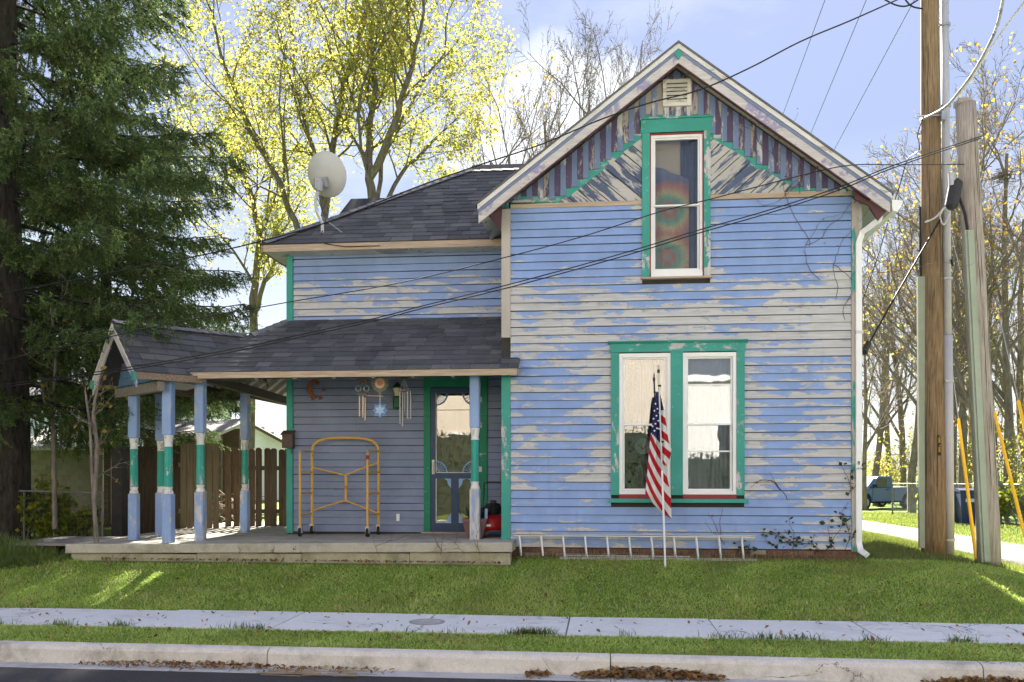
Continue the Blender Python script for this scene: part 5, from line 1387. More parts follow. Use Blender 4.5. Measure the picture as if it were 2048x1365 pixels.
def ipts(pp, Y0, Y1):       # points whose depth runs evenly from the pole (Y0) to the far end (Y1)
    x0, x1 = pp[0][0], pp[-1][0]
    if abs(x1 - x0) < 900: return [P(a, b, Y0 + (Y1 - Y0) * (a - x0) / (x1 - x0)) for a, b in pp]
    return [P(a, b, Y1 + (Y0 - Y1) * math.exp(-(x0 - a) / 60)) for a, b in pp]
wire('service_cable', 'thick black cable swooping from the pole top across the gable to the roof', ipts([(1858, -28), (1790, 2), (1700, 42), (1600, 84), (1500, 136), (1400, 180), (1300, 206), (1200, 240), (1080, 290), (960, 330), (840, 372), (700, 428), (600, 462), (430, 505), (300, 530), (150, 560), (-60, 598)], b0.y - .15, -.9), .009)
wire('service_cable', 'single black cable from the short pole crossing below the attic window sill', ipts([(1930, 329), (1800, 330), (1700, 331), (1600, 352), (1420, 399), (1320, 424), (1160, 475), (1000, 518), (800, 566), (570, 606), (330, 650), (150, 690), (-60, 735)], b1.y - .1, -1.0), .0065)
wire('service_cable', 'upper strand of the paired black cables sagging across the facade', ipts([(1965, 272), (1790, 330), (1680, 374), (1540, 420), (1400, 460), (1280, 497), (1150, 534), (1000, 574), (850, 611), (750, 637), (600, 670), (460, 700), (270, 733), (100, 757), (-60, 778)], b1.y - .1, -1.1), .007)
wire('service_cable', 'lower strand of the paired black cables sagging across the facade', ipts([(1965, 276), (1790, 335), (1680, 380), (1540, 426), (1400, 466), (1280, 503), (1150, 540), (1000, 580), (850, 616), (750, 642), (600, 675), (460, 705), (270, 738), (100, 762), (-60, 783)], b1.y - .1, -1.1), .007)
M_WIRE = simple('bare_wire', (.10, .115, .14), .8, spec=.1)
for i, (a, b) in enumerate((((1653, -8), (1560, 245)), ((1736, -8), (1612, 290)), ((1833, -8), (1655, 325)))):
    p, q = P(*a, 14), P(*b, 26); d = q - p
    wire('power_line', ['faint wire in the sky closest to the roof peak', 'middle one of the three faint wires above the roof slope', 'faint wire in the sky closest to the tall pole'][i], [p - d * .1, p, q, q + d * .6], .011, M_WIRE, 5, 'power line', 'faint overhead wires')
M_LASH = simple('light_grey_lashing', (.62, .62, .58), .5, .3, 40)
wire('cable_bundle', 'grey and black cable bundle curving down to the tall pole', ipts([(2008, -10), (1995, 50), (1975, 95), (1950, 140), (1925, 175), (1890, 215), (1842, 240)], -1.2, b0.y - .15), .018, simple('speckled_cable', (.28, .28, .25), .5, .8, 60))
wire('cable_bundle', 'pale straight guy strand reaching up to the photo corner', ipts([(2060, -10), (2010, 55), (1960, 130), (1935, 170), (1905, 200), (1860, 233)], -1.5, b0.y - .15), .012, M_LASH)
wire('cable_loop', 'white cable loops tied to the tall pole beside the black closure', ipts([(1850, 445), (1870, 436), (1885, 420), (1897, 407), (1880, 430), (1888, 450), (1900, 425)], b0.y - .2, b0.y - .2), .014, M_LASH)
wire('cable_tie', 'twisted white cable between the two pole tops', ipts([(1890, 328), (1915, 322), (1935, 308), (1955, 283), (1965, 275)], b0.y - .3, b1.y - .15), .016, M_LASH)
wire('drop_cable', 'heavy black cable loop hanging in front of the grey conduit', ipts([(1912, 370), (1896, 395), (1890, 440), (1897, 490), (1905, 530)], b1.y - .2, b0.y - .25), .018)
wire('drop_cable', 'black cable running down into the green guard of the short pole', ipts([(1910, 372), (1920, 400), (1930, 430), (1936, 468)], b1.y - .2, b1.y - .17), .018)
wire('drop_cable', 'black service drop slanting from the tall pole to the house side', ipts([(1880, 440), (1850, 492), (1810, 560), (1770, 630), (1738, 688)], b0.y - .2, .5), .012)
tag(MB().tube([P(1738, 686, .5), P(1727, 705, .4)], [.04, .05], 10).build('dead_end_clamp', simple('dark_clamp', (.05, .045, .03), .6)), 'dark cable clamp at the house end of the slanting service drop', 'clamp')
wire('pole_drop', 'thin wire tangle dangling at the left of the tall pole top', ipts([(1845, 240), (1835, 270), (1838, 300), (1815, 320), (1800, 370), (1780, 430), (1760, 500), (1740, 560), (1722, 610)], b0.y - .2, 5.0), .008)
wire('overhead_loop', 'black cable loop at the very top of the tall pole', ipts([(1760, -6), (1790, 10), (1815, 12), (1842, -4)], b0.y - .4, b0.y - .15), .011)
wire('overhead_loop', 'lower black jumper cable sagging into the tall pole top', ipts([(1805, -8), (1822, 12), (1845, 18)], b0.y - .3, b0.y - .15), .011)
# guy guards
M_GUARD = simple('yellow_plastic_guard', (.80, .47, .02), .45, .06)
gy = [((1917, 838), (1953, 1112), .5, 'yellow guy guard just left of the short grey pole'), ((1989, 824), (2052, 1082), 1.4, 'yellow guy guard leaning away right of the short grey pole'), ((2037, 802), (2066, 930), 1.4, 'yellow guy guard cut off by the photo edge')]
for a, b, Y, lb in gy:
    p, q = P(*a, Y + .6), P(*b, Y); q.z = min(q.z, g(q.x, q.y) + .02) if lb.startswith('yellow guy guard just') else q.z
    d = (p - q)
    o = thing('guy_guard', lb, 'guy guard', q, 'yellow guy-wire guards')
    MB().tube([q, q + d * .5, p], [.026, .024, .022], 8).build('guard_tube', M_GUARD, o)
    MB().tube([p - d * .05, p + d * 1.6], .006, 5).build('guy_wire', M_METAL, o)
# ------------------------------------------------------------------ trees
def tubes_np(polys, sides=4):
    """polys: list of (pts (n,3), rad (n,)) all of any length -> verts, faces"""
    by = {}
    for p, r in polys: by.setdefault(len(p), []).append((p, r))
    Vs, Fs, off = [], [], 0
    for n, L in by.items():
        Pn = np.array([a for a, _ in L], float); Rn = np.array([b for _, b in L], float); B = len(L)
        d = np.zeros_like(Pn); d[:, 1:-1] = Pn[:, 2:] - Pn[:, :-2]; d[:, 0] = Pn[:, 1] - Pn[:, 0]; d[:, -1] = Pn[:, -1] - Pn[:, -2]
        d /= np.linalg.norm(d, axis=2, keepdims=True) + 1e-9
        ref = np.where(np.abs(d[:, :1, 2:3]) > .8, np.array([[[1., 0, 0]]]), np.array([[[0, 0, 1.]]])) * np.ones_like(d)
        s = np.cross(d, ref); s /= np.linalg.norm(s, axis=2, keepdims=True) + 1e-9; t = np.cross(s, d)
        a = np.arange(sides) * 2 * np.pi / sides
        ring = Pn[:, :, None] + Rn[:, :, None, None] * (s[:, :, None] * np.cos(a)[None, None, :, None] + t[:, :, None] * np.sin(a)[None, None, :, None])
        Vs.append(ring.reshape(-1, 3))
        b = np.arange(B)[:, None, None] * n * sides; i = np.arange(n - 1)[None, :, None] * sides; k = np.arange(sides)[None, None]; k2 = (k + 1) % sides
        f = np.stack([b + i + k, b + i + k2, b + i + sides + k2, b + i + sides + k], -1).reshape(-1, 4) + off
        Fs.append(f); off += B * n * sides
    return np.concatenate(Vs), np.concatenate(Fs)
def norm(v): return v / (np.linalg.norm(v) + 1e-9)
def grow(out, tips, p, d, L, r, lvl, cfg, rn):
    n = cfg['seg'][lvl]; pts = [p]; dr = [d]
    for i in range(n):
        d = norm(d + rn.normal(0, cfg['wob'][lvl], 3) + np.array([0, 0, cfg['up'][lvl]])); p = p + d * L / n; pts.append(p); dr.append(d)
    rad = r * np.linspace(1, cfg['tap'], n + 1); out.append((np.array(pts), rad, lvl))
    branch(out, tips, pts, dr, rad, L, lvl, cfg, rn)
def branch(out, tips, pts, dr, rad, L, lvl, cfg, rn):
    if lvl + 1 >= len(cfg['seg']): tips.append(np.array(pts)); return
    n = len(pts) - 1; k = cfg['k'][lvl]
    for j in range(k):
        t = cfg['st'][lvl] + (1 - cfg['st'][lvl]) * (j + rn.uniform(0, 1)) / k; f = min(t * n, n - .001); i = int(f); w = f - i
        q = pts[i] * (1 - w) + pts[i + 1] * w; d0 = dr[i + 1]; az = rn.uniform(0, 6.283) ; an = R(cfg['ang'][lvl]) * rn.uniform(.65, 1.25)
        a = norm(np.cross(d0, [math.cos(az), math.sin(az), .3])); nd = norm(d0 * math.cos(an) + a * math.sin(an))
        nl = L * cfg['lr'][lvl] * rn.uniform(.65, 1.2) * (1.15 - .55 * t); nr = (rad[i] * (1 - w) + rad[i + 1] * w) * cfg['rr'][lvl]
        grow(out, tips, q, nd, nl, max(nr, cfg['rmin']), lvl + 1, cfg, rn)
def leaf_np(C_, size, rn, droop=.3):
    n = len(C_); ax = rn.normal(0, 1, (n, 3)); ax[:, 2] -= droop; ax /= np.linalg.norm(ax, axis=1, keepdims=True)
    b = np.cross(ax, rn.normal(0, 1, (n, 3))); b /= np.linalg.norm(b, axis=1, keepdims=True) + 1e-9; nn_ = np.cross(ax, b)
    s = size * rn.uniform(.45, 1.5, (n, 1))
    V = np.stack([C_, C_ + ax * s * .5 + b * s * .42 + nn_ * s * .1, C_ + ax * s, C_ + ax * s * .5 - b * s * .42 + nn_ * s * .1], 1).reshape(-1, 3)
    return V, np.arange(n * 4).reshape(-1, 4)
def mat_leaf(name, stops, trans=.5, tint=(.55, .50, .04)):
    t = NT(name); r = t.island(); z = t.noise(t.pos(), .55, 3)
    k = t.math('ADD', t.math('MULTIPLY', r, .62), t.math('MULTIPLY', z, .5), clamp=True)
    c = t.ramp(k, stops)
    d = t.n('ShaderNodeBsdfDiffuse'); t.put(d.inputs[0], c); tr = t.n('ShaderNodeBsdfTranslucent'); t.put(tr.inputs[0], t.mix(.35, c, tint))
    a = t.n('ShaderNodeMixShader'); a.inputs[0].default_value = trans
    t.t.links.new(d.outputs[0], a.inputs[1]); t.t.links.new(tr.outputs[0], a.inputs[2]); t.t.links.new(a.outputs[0], t.out.inputs[0]); return t.m
def mat_bark(name, light, dark):
    t = NT(name); p = t.xyz(t.pos()); v = t.comb(t.math('MULTIPLY', p[0], 9.0), t.math('MULTIPLY', p[1], 9.0), t.math('MULTIPLY', p[2], 2.2))
    n = t.noise(v, 1.6, 6, .7, .5); return t.pbr(t.mix(t.mr(n, .35, .65), dark, light), .95, t.bump(n, .02, .8), spec=.1)
M_LEAFY = mat_leaf('yellow_maple_leaf', [(0, (.13, .20, .035)), (.35, (.22, .27, .05)), (.62, (.35, .33, .07)), (.85, (.42, .33, .08)), (1, (.48, .29, .09))], .64, (.42, .42, .10))
M_LEAFB = mat_leaf('tan_autumn_leaf', [(0, (.20, .22, .03)), (.4, (.40, .33, .05)), (.75, (.42, .24, .07)), (1, (.28, .13, .05))], .5, (.5, .35, .05))
M_LEAFG = mat_leaf('shrub_leaf', [(0, (.05, .09, .015)), (.5, (.14, .19, .025)), (1, (.40, .36, .05))], .45, (.3, .35, .03))
M_BARKM = mat_bark('maple_bark', (.20, .175, .14), (.075, .062, .05))
M_BARKT = mat_bark('twig_bark', (.27, .235, .205), (.12, .10, .088))
M_BARKS = mat_bark('spruce_bark', (.075, .066, .058), (.024, .021, .019))
def split_build(root, out, leaves, barkmat, leafmat, cut=1, sides=(8, 4), trunk_name='trunk'):
    tr = [(p, r) for p, r, l in out if l < cut]; tw = [(p, r) for p, r, l in out if l >= cut]
    if tr: V, Fq_ = tubes_np(tr, sides[0]); link(trunk_name, mesh_np(trunk_name, V, [Fq_]), barkmat, root, True)
    objs = []
    if tw: V, Fq_ = tubes_np(tw, sides[1]); link('limbs', mesh_np('limbs', V, [Fq_]), barkmat, root, True)
    if leaves is not None and len(leaves[0]): link('crown', mesh_np('crown', leaves[0], [leaves[1]]), leafmat, root)
def tip_points(tips, per, spread, rn):
    out = []
    for p in tips:
        t = rn.uniform(.15, 1.0, per) * (len(p) - 1); i = np.minimum(t.astype(int), len(p) - 2); w = (t - i)[:, None]
        out.append(p[i] * (1 - w) + p[i + 1] * w + rn.normal(0, spread, (per, 3)))
    return np.concatenate(out)
# yellow maples: explicit stems, then grown limbs
def stems_px(L, Yv): return [np.array([tuple(P(a, b, Yv + dy)) for a, b, dy in s]) for s in L]
MCFG = dict(seg=[6, 5, 4, 4], wob=[.1, .14, .2, .25], up=[.03, .09, .05, .02], tap=.35, k=[9, 7, 6, 0], st=[.2, .15, .15, 0], ang=[48, 46, 48, 0], lr=[.45, .5, .5, 0], rr=[.42, .5, .55, .5], rmin=.006)
def maple(label, px, base_D, stems, Yv, seed, r0, per, k0):
    rn = np.random.default_rng(seed); bx, by = PD(px, base_D); o = thing('maple_tree', label, 'tree', (bx, by, 0), 'yellow autumn maples behind the house')
    out, tips = [], []
    for si, s in enumerate(stems):
        n = len(s); t = np.linspace(0, n - 1, 4 * (n - 1) + 1); i = np.minimum(t.astype(int), n - 2); w = (t - i)[:, None]
        q = s[i] * (1 - w) + s[i + 1] * w + rn.normal(0, .04, (len(t), 3)); rad = r0[si] * np.linspace(1, .22, len(t)); out.append((q, rad, 0))
        dr = [norm(q[min(j + 1, len(q) - 1)] - q[max(j - 1, 0)]) for j in range(len(q))]; Ls = np.linalg.norm(s[-1] - s[0])
        cfg = dict(MCFG); cfg['k'] = [k0[si]] + MCFG['k'][1:]; cfg['st'] = [.28, .12, .1, 0]; cfg['lr'] = [min(.45, 4.6 / Ls), .5, .5, 0]
        branch(out, tips, list(q), dr, rad, Ls, 0, cfg, rn)
    C_ = tip_points(tips, per, .15, rn); C_ = C_[rn.permutation(len(C_))]
    key = np.floor(C_ / .55).astype(np.int64); key = key[:, 0] * 1000003 + key[:, 1] * 1009 + key[:, 2]; od = np.argsort(key, kind='stable'); ks = key[od]
    first = np.r_[True, ks[1:] != ks[:-1]]; st_ = np.maximum.accumulate(np.where(first, np.arange(len(ks)), 0)); C_ = C_[od[(np.arange(len(ks)) - st_) < 19]]
    split_build(o, out, leaf_np(C_, .098, rn), M_BARKM, M_LEAFY)
S1 = stems_px([[(640, 960, 0), (650, 470, 0), (660, 330, .3), (690, 180, .6), (735, 20, 1), (760, -160, 1.2)], [(632, 960, 0), (600, 470, 0), (560, 370, -.5), (500, 260, -1), (440, 110, -1.5), (400, -60, -1.8)], [(650, 430, 0), (625, 300, .8), (590, 140, 1.5), (570, -60, 2)]], 17)
maple('yellow-green maple with a leaning stem behind the satellite dish', 640, 30, S1, 17, 5, [.17, .14, .09], 16, [20, 16, 12])
S2 = stems_px([[(748, 960, 0), (742, 400, 0), (738, 320, .2), (748, 170, .5), (742, 0, .8), (750, -160, 1)], [(740, 360, 0), (790, 250, -.6), (815, 150, -1), (840, 60, -1.5), (855, -90, -1.8)], [(752, 440, 0), (800, 350, .6), (860, 285, 1.2), (925, 225, 1.6)], [(750, 430, 0), (770, 300, 1.4), (820, 210, 2), (885, 110, 2.5), (905, 0, 3)]], 16)
maple('taller yellow maple with spreading limbs just right of the dish', 745, 29, S2, 16, 8, [.18, .13, .09, .085], 16, [18, 14, 11, 12])
S3 = stems_px([[(500, 960, 0), (505, 600, 0), (520, 480, .2), (500, 380, .5), (470, 300, .8)], [(502, 640, 0), (540, 540, -.6), (580, 460, -1)]], 21)
maple('small yellow maple low between the spruce and the porch corner', 500, 34, S3, 21, 18, [.20, .12], 16, [18, 10])

# bare trees: three grown once, then set out as copies
BCFG = dict(seg=[7, 6, 5, 4, 3], wob=[.06, .12, .16, .2, .22], up=[.06, .10, .09, .06, .04], tap=.32, k=[11, 7, 6, 4, 0], st=[.22, .18, .15, .12, 0], ang=[36, 38, 40, 42, 0], lr=[.52, .52, .50, .50, 0], rr=[.5, .52, .55, .6, .6], rmin=.0075)
def bare_tree(seed, H, r):
    rn = np.random.default_rng(seed); out, tips = [], []
    grow(out, tips, np.zeros(3), np.array([rn.normal(0, .06), rn.normal(0, .06), 1.]), H * .72, r, 0, BCFG, rn)
    a = [(p, q) for p, q, l in out if l < 2]; b = [(p, q) for p, q, l in out if l >= 2]
    V1, F1 = tubes_np(a, 7); V2, F2 = tubes_np(b, 3)
    m1 = mesh_np('trunk', V1, [F1]); m2 = mesh_np('limbs', V2, [F2])
    m1.materials.append(M_BARKT); m2.materials.append(M_BARKT)
    m1.polygons.foreach_set('use_smooth', [True] * len(m1.polygons))
    return m1, m2, tips
protos = [bare_tree(31, 13, .15), bare_tree(37, 13, .165), bare_tree(43, 13, .13)]
leafsets = {}
def leafset(i, per, size, mat, seed):
    key = (i, per, mat.name)
    if key not in leafsets:
        rn = np.random.default_rng(seed); tips = protos[i][2]
        sel = [t for t in tips if rn.random() < min(1, per)]
        C_ = tip_points(sel, max(1, int(round(per * 2))), .05, rn); V, F_ = leaf_np(C_, size, rn)
        m = mesh_np('crown', V, [F_]); m.materials.append(mat); leafsets[key] = m
    return leafsets[key]
def put_bare(name, label, px, D, H, i, rot, per=0, leafmat=None, size=.12, group=None, wide=1.0, cat='tree'):
    x, y = PD(px, D); z = g(x, y) if y > 0 else 0; s = H / 13
    o = thing(name, label, cat, (x, y, z - .1), group); o.rotation_euler = (0, 0, rot); o.scale = (s * wide, s * wide, s)
    ms = list(protos[i][:2]) + ([leafset(i, per, size, leafmat, i + 5)] if per else [])
    for me in ms:
        c = bpy.data.objects.new(me.name.split('.')[0], me); COL.objects.link(c); c.parent = o
    return o
GB = 'bare trees beyond the roof'
for k, (px, D, H, i, rot, lb, wd) in enumerate([
    (930, 42, 22, 0, .3, 'bare tree rising directly beside the yellow maple', .8),
    (1010, 46, 25, 1, 1.9, 'bare tree in front of the cloud edge left of the gable', .75),
    (1085, 44, 26, 2, 4.0, 'tallest bare tree against the white cloud', .75),
    (1165, 45, 29, 0, 2.2, 'bare tree with upright twigs closest to the gable peak', .7),
    (1250, 48, 28, 1, 5.2, 'bare tree half hidden behind the gable slope', .7)]):
    put_bare('bare_tree', lb, px, D, H, i, rot, group=GB, wide=wd, per=.12 if k < 2 else 0, leafmat=M_LEAFB)
GR = 'thin autumn trees behind the poles'
for k, (px, D, H, i, rot, per, lm, lb, wd) in enumerate([
    (1752, 47, 17, 1, .8, .3, M_LEAFY, 'slim autumn tree peeking out next to the downspout', .9),
    (1806, 47, 19, 0, 2.6, .35, M_LEAFB, 'autumn tree with dark trunk between the house and tall pole', .9),
    (1846, 33, 15.0, 2, 4.4, .35, M_LEAFY, 'autumn tree hidden mostly by the tall pole', 1.0),
    (1905, 39, 20.0, 0, 5.5, .25, M_LEAFB, 'bare-topped tree standing between the two poles', .85),
    (1962, 31, 16.5, 1, 3.3, .35, M_LEAFB, 'leaning branchy tree behind the short pole', 1.0),
    (2015, 35, 20.0, 2, 1.4, .3, M_LEAFB, 'dark trunked tree holding a squirrel nest', 1.0),
    (2080, 29, 17.5, 0, .2, .35, M_LEAFB, 'tree with twigs entering at the photo edge', 1.1),
    (1775, 52, 16.0, 2, 2.0, .6, M_LEAFY, 'distant yellow tree over the pickup cab', 1.2),
    (1935, 55, 18.0, 1, 2.0, .45, M_LEAFY, 'distant yellow tree over the wheeled bins', 1.3),
    (2030, 50, 16.0, 0, 3.9, .5, M_LEAFY, 'distant yellow tree low beside the last guy guard', 1.3),
    (1730, 40, 13.0, 2, 5.1, .12, M_LEAFB, 'thin bare tree right behind the downspout elbow', .9),
    (1824, 37, 16.5, 1, 1.1, .12, M_LEAFB, 'bare tree crowding the left side of the tall pole', .9),
    (1925, 33, 16.0, 2, .4, .15, M_LEAFB, 'bare multi-limbed tree seen just left of the short pole', 1.0),
    (1990, 42, 19.0, 0, 2.9, .12, M_LEAFB, 'bare tree rising right of the short pole top', 1.0),
    (2055, 44, 20.0, 1, 4.6, .12, M_LEAFB, 'farthest bare tree at the photo edge', 1.0)]):
    put_bare('autumn_tree', lb, px, D, H, i, rot, per, lm, .085, GR, wd)
nx_, ny_ = PD(2008, 34); nz_ = PZ(2008, 352, ny_)
r4 = random.Random(2); m = MB()
for i in range(120):
    a = Vector((r4.gauss(0, .16), r4.gauss(0, .16), r4.gauss(0, .12))); b = a + Vector((r4.gauss(0, .2), r4.gauss(0, .2), r4.gauss(0, .08))); c = Vector((nx_, ny_, nz_))
    m.tube([c + a, c + b], .018, 3)
tag(m.build('squirrel_nest', M_BARKT), 'dark ball of twigs high in the tree right of the poles', 'nest')
# undergrowth shrubs by the driveway
def shrub(label, px, D, H, W, mat, seed, per=8, name='shrub', z=None, n0=16, size=.10, grp=None):
    rn = np.random.default_rng(seed); x, y = PD(px, D); z0 = g(x, y) if y > 0 else 0
    o = thing(name, label, 'shrub', (x, y, z0), grp); out, tips = [], []
    cfg = dict(seg=[5, 4, 3], wob=[.16, .22, .25], up=[.05, .04, .0], tap=.35, k=[6, 5, 0], st=[.2, .15, 0], ang=[42, 45, 0], lr=[.5, .5, 0], rr=[.6, .6, .6], rmin=.005)
    for i in range(n0):
        a = rn.uniform(0, 6.28); rr__ = rn.uniform(0, W * .35); d = norm(np.array([math.cos(a) * .5, math.sin(a) * .5, 1.1]))
        grow(out, tips, np.array([x + math.cos(a) * rr__, y + math.sin(a) * rr__, z0 - .05]), d, H * rn.uniform(.7, 1.05), .022, 0, cfg, rn)
    split_build(o, out, leaf_np(tip_points(tips, per, .06, rn), size, rn), M_BARKT, mat, 1, (5, 3), 'stems')
GS = 'shrubs along the driveway'
shrub('yellowing shrub behind the pickup cab', 1735, 50, 3.6, 3.5, M_LEAFY, 51, 4, grp=GS, size=.10)
shrub('russet brown shrub low behind the pickup', 1762, 53, 2.6, 3, M_LEAFB, 52, 4, grp=GS, size=.10)
shrub('pale yellow thicket between downspout and tall pole', 1815, 45, 4.6, 4.5, M_LEAFY, 53, 4, grp=GS, size=.10)
shrub('green ivy-like shrub left of the wheeled bins', 1900, 29.5, 1.1, .9, M_LEAFG, 54, 8, grp=GS, n0=9)
shrub('yellow undergrowth seen between the two poles', 1915, 43, 4.2, 4, M_LEAFY, 55, 4, grp=GS, size=.10)
shrub('orange tinged thicket behind the short pole', 2000, 40, 5.0, 4.5, M_LEAFB, 56, 4, grp=GS, size=.10)
shrub('yellow thicket by the chain fence at the photo edge', 2050, 33, 3.6, 4, M_LEAFY, 57, 4, grp=GS, size=.09)
shrub('low green weeds clump behind the chain fence', 2040, 27, 1.2, 2.2, M_LEAFG, 58, 10, grp=GS)

# the spruce ---------------------------------------------------------
def spruce(label, x, y, H, zlow, seed, reach, trunk_r, dens=1.0, zmax=99, name='spruce_tree', NN=11, nw=.0125):
    rn = np.random.default_rng(seed); o = thing(name, label, 'tree', (x, y, 0))
    tr = np.array([[x + .05 * math.sin(z * .7), y, z] for z in np.linspace(-.2, H, 16)])
    trunk = [(tr, trunk_r * np.linspace(1.12, .08, 16), 0)]; limbs = []; SC, SA, SL_ = [], [], []
    z = zlow
    while z < min(H - .4, zmax):
        k = rn.integers(5, 8)
        a0 = rn.uniform(0, 6.28)
        for j in range(k):
            a = a0 + j * 6.283 / k + rn.normal(0, .18); L = reach(z) * rn.uniform(.72, 1.08); zz = z + rn.uniform(-.2, .2)
            n = 12; t = np.linspace(0, 1, n)
            h = np.array([math.cos(a), math.sin(a), 0]); sag = L * rn.uniform(.16, .30)
            pts = np.array([x, y, zz]) + h * (L * t)[:, None]; pts[:, 2] += .10 * L * t - sag * 2.2 * t ** 1.3 * (1 - .62 * t)
            pts += np.cumsum(rn.normal(0, .025, (n, 3)), 0)
            limbs.append((pts, .034 * (L / 4) * np.linspace(1, .12, n) + .004, 1))
            ns = int(13 * L * dens); sd_ = np.cross(h, [0, 0, 1])
            for s in range(ns):
                ts = .20 + .80 * (s + rn.uniform(0, 1)) / ns; f = ts * (n - 1); i = min(int(f), n - 2); q = pts[i] + (pts[i + 1] - pts[i]) * (f - i)
                side = 1 if s % 2 else -1; bl = (.22 + .85 * (1 - ts) * min(1, ts * 2.2) + .12) * rn.uniform(.6, 1.15) * min(1, L / 3 + .3)
                dd = norm(h * rn.uniform(.55, 1.0) + sd_ * side * rn.uniform(.4, 1.0) + np.array([0, 0, rn.uniform(-.55, .05)]))
                m_ = 4; bp = np.array([q + dd * bl * (u / m_) + np.array([0, 0, -.22 * bl * (u / m_) ** 2]) for u in range(m_ + 1)])
                limbs.append((bp, np.linspace(.008, .003, m_ + 1), 2))
                for u in range(int(5 + bl * 15)):
                    w = (rn.uniform(.05, 1.0) ** .7) * m_; iu = min(int(w), m_ - 1); qq = bp[iu] + (bp[iu + 1] - bp[iu]) * (w - iu)
                    hang = rn.random() < .72
                    ax = norm(dd * rn.uniform(.25, .8) + rn.normal(0, .32, 3) + np.array([0, 0, -.95 if hang else .05]))
                    SC.append(qq); SA.append(ax); SL_.append(rn.uniform(.10, .21) * (1.25 if hang else .9))
                SC.append(bp[-1]); SA.append(norm(dd + np.array([0, 0, .15]))); SL_.append(.2)
        z += rn.uniform(.34, .5) * (1 if z < 10 else 1.5)
    SC, SA, SL_ = np.array(SC), np.array(SA), np.array(SL_); n = len(SC)
    ref = rn.normal(0, 1, (n, 3)); b1_ = np.cross(SA, ref); b1_ /= np.linalg.norm(b1_, axis=1, keepdims=True) + 1e-9; b2_ = np.cross(SA, b1_)
    V = np.zeros((n, NN, 3, 3))
    for k in range(NN):
        t = (k + rn.uniform(0, 1, n)) / NN; ph = k * 2.4 + rn.uniform(-.4, .4, n)
        out = b1_ * np.cos(ph)[:, None] + b2_ * np.sin(ph)[:, None]; root = SC + SA * (SL_ * t)[:, None]
        nd = out * .9 + SA * .6; nl = (.026 + .012 * (1 - t)) * rn.uniform(.8, 1.2, n); wdt = np.cross(SA, out) * nw
        V[:, k, 0] = root - wdt - SA * .012; V[:, k, 1] = root + wdt - SA * .012; V[:, k, 2] = root + nd * nl[:, None]
    # brown-green stem blade of every spray
    me = mesh_np('crown', V.reshape(-1, 3), [np.arange(n * NN * 3).reshape(-1, 3)])
    Vt, Ft = tubes_np([(p, r) for p, r, l in trunk], 16); link('trunk', mesh_np('trunk', Vt, [Ft]), M_BARKS, o, True)
    Vt, Ft = tubes_np([(p, r) for p, r, l in limbs], 3); link('limbs', mesh_np('limbs', Vt, [Ft]), M_BARKS, o, True)
    link('crown', me, M_NEEDLE, o); return n
def mat_needle():
    t = NT('spruce_needle'); r = t.island(); z = t.noise(t.pos(), 1.6, 4, .6)
    c = t.ramp(t.math('ADD', t.math('MULTIPLY', r, .5), t.math('MULTIPLY', z, .5)), [(.1, (.042, .068, .034)), (.45, (.092, .14, .056)), (.75, (.165, .22, .083)), (1, (.27, .30, .115))])
    c = t.mix(t.mr(t.noise(t.pos(), .9, 4), .56, .7, 0, .5), c, (.085, .065, .028))
    d = t.n('ShaderNodeBsdfDiffuse'); t.put(d.inputs[0], c); tr = t.n('ShaderNodeBsdfTranslucent'); t.put(tr.inputs[0], c)
    a = t.n('ShaderNodeMixShader'); a.inputs[0].default_value = .3; t.t.links.new(d.outputs[0], a.inputs[1]); t.t.links.new(tr.outputs[0], a.inputs[2]); t.t.links.new(a.outputs[0], t.out.inputs[0]); return t.m
M_NEEDLE = mat_needle()
sxp, syp = PD(4, 15.2)
nsp = spruce('huge dark green spruce with drooping boughs beside the porch', sxp, syp, 19, 2.5, 3, lambda z: max(.4, 5.35 * (1 - (z - 3.5) / 16.5)) if z > 3.5 else 4.1, .40, 1.08, 11.8)
print('sprays', nsp)
nsp = spruce('second spruce farther back with boughs above the porch roof', *PD(215, 20.5), 15, 3.2, 6, lambda z: max(.3, 3.5 * (1 - (z - 3) / 13)) if z > 3 else 3.0, .16, .95, 9.5, NN=8, nw=.016)
print('sprays', nsp)

# ------------------------------------------------------------------ yard at the left
M_FENCE = wood('weathered_picket', (.15, .115, .078), (.055, .042, .03), 'z'); M_FENCEL = wood('newer_picket', (.22, .18, .11), (.12, .095, .058), 'z')
def picket_fence(label, pxs, Y, y_top, y_bot, mat, w, ear=.03, alt=0.0, jitter=.02, rails=(.25, .75)):
    o = thing('picket_fence', label, 'fence', (PX(pxs[0], Y), Y, 0)); z0 = max(.0, PZ(pxs[0], y_bot, Y)); z0 = min(z0, .15)
    for i, p in enumerate(pxs):
        x = PX(p, Y); zt = PZ(p, y_top, Y) + rng.uniform(-jitter, jitter); yy = Y + (alt if i % 2 else 0)
        MB().ext([(x, yy, .02), (x + w, yy, .02), (x + w, yy, zt - ear), (x + w - ear, yy, zt), (x + ear, yy, zt), (x, yy, zt - ear)], (0, .018, 0)).build('picket', mat, o)
    x0, x1 = PX(pxs[0], Y) - .05, PX(pxs[-1], Y) + w + .05; zt = PZ(pxs[0], y_top, Y)
    for f in rails: MB().box(x0, x1, Y + .020, Y + .058 if alt < .03 else Y + alt - .002, zt * f, zt * f + .08).build('rail', mat, o)
picket_fence('dog-eared picket fence next to the teal corner board', [450, 464, 480, 495, 511, 526, 541, 555, 568], 3.4, 898, 1060, M_FENCE, .115, .028, .062)
picket_fence('dark board fence behind the front porch posts', [248, 261, 274, 287, 300, 313, 326, 339, 352], 3.3, 893, 1062, wood('dark_board', (.085, .063, .045), (.035, .027, .02), 'z'), .112, .004, 0, .02)
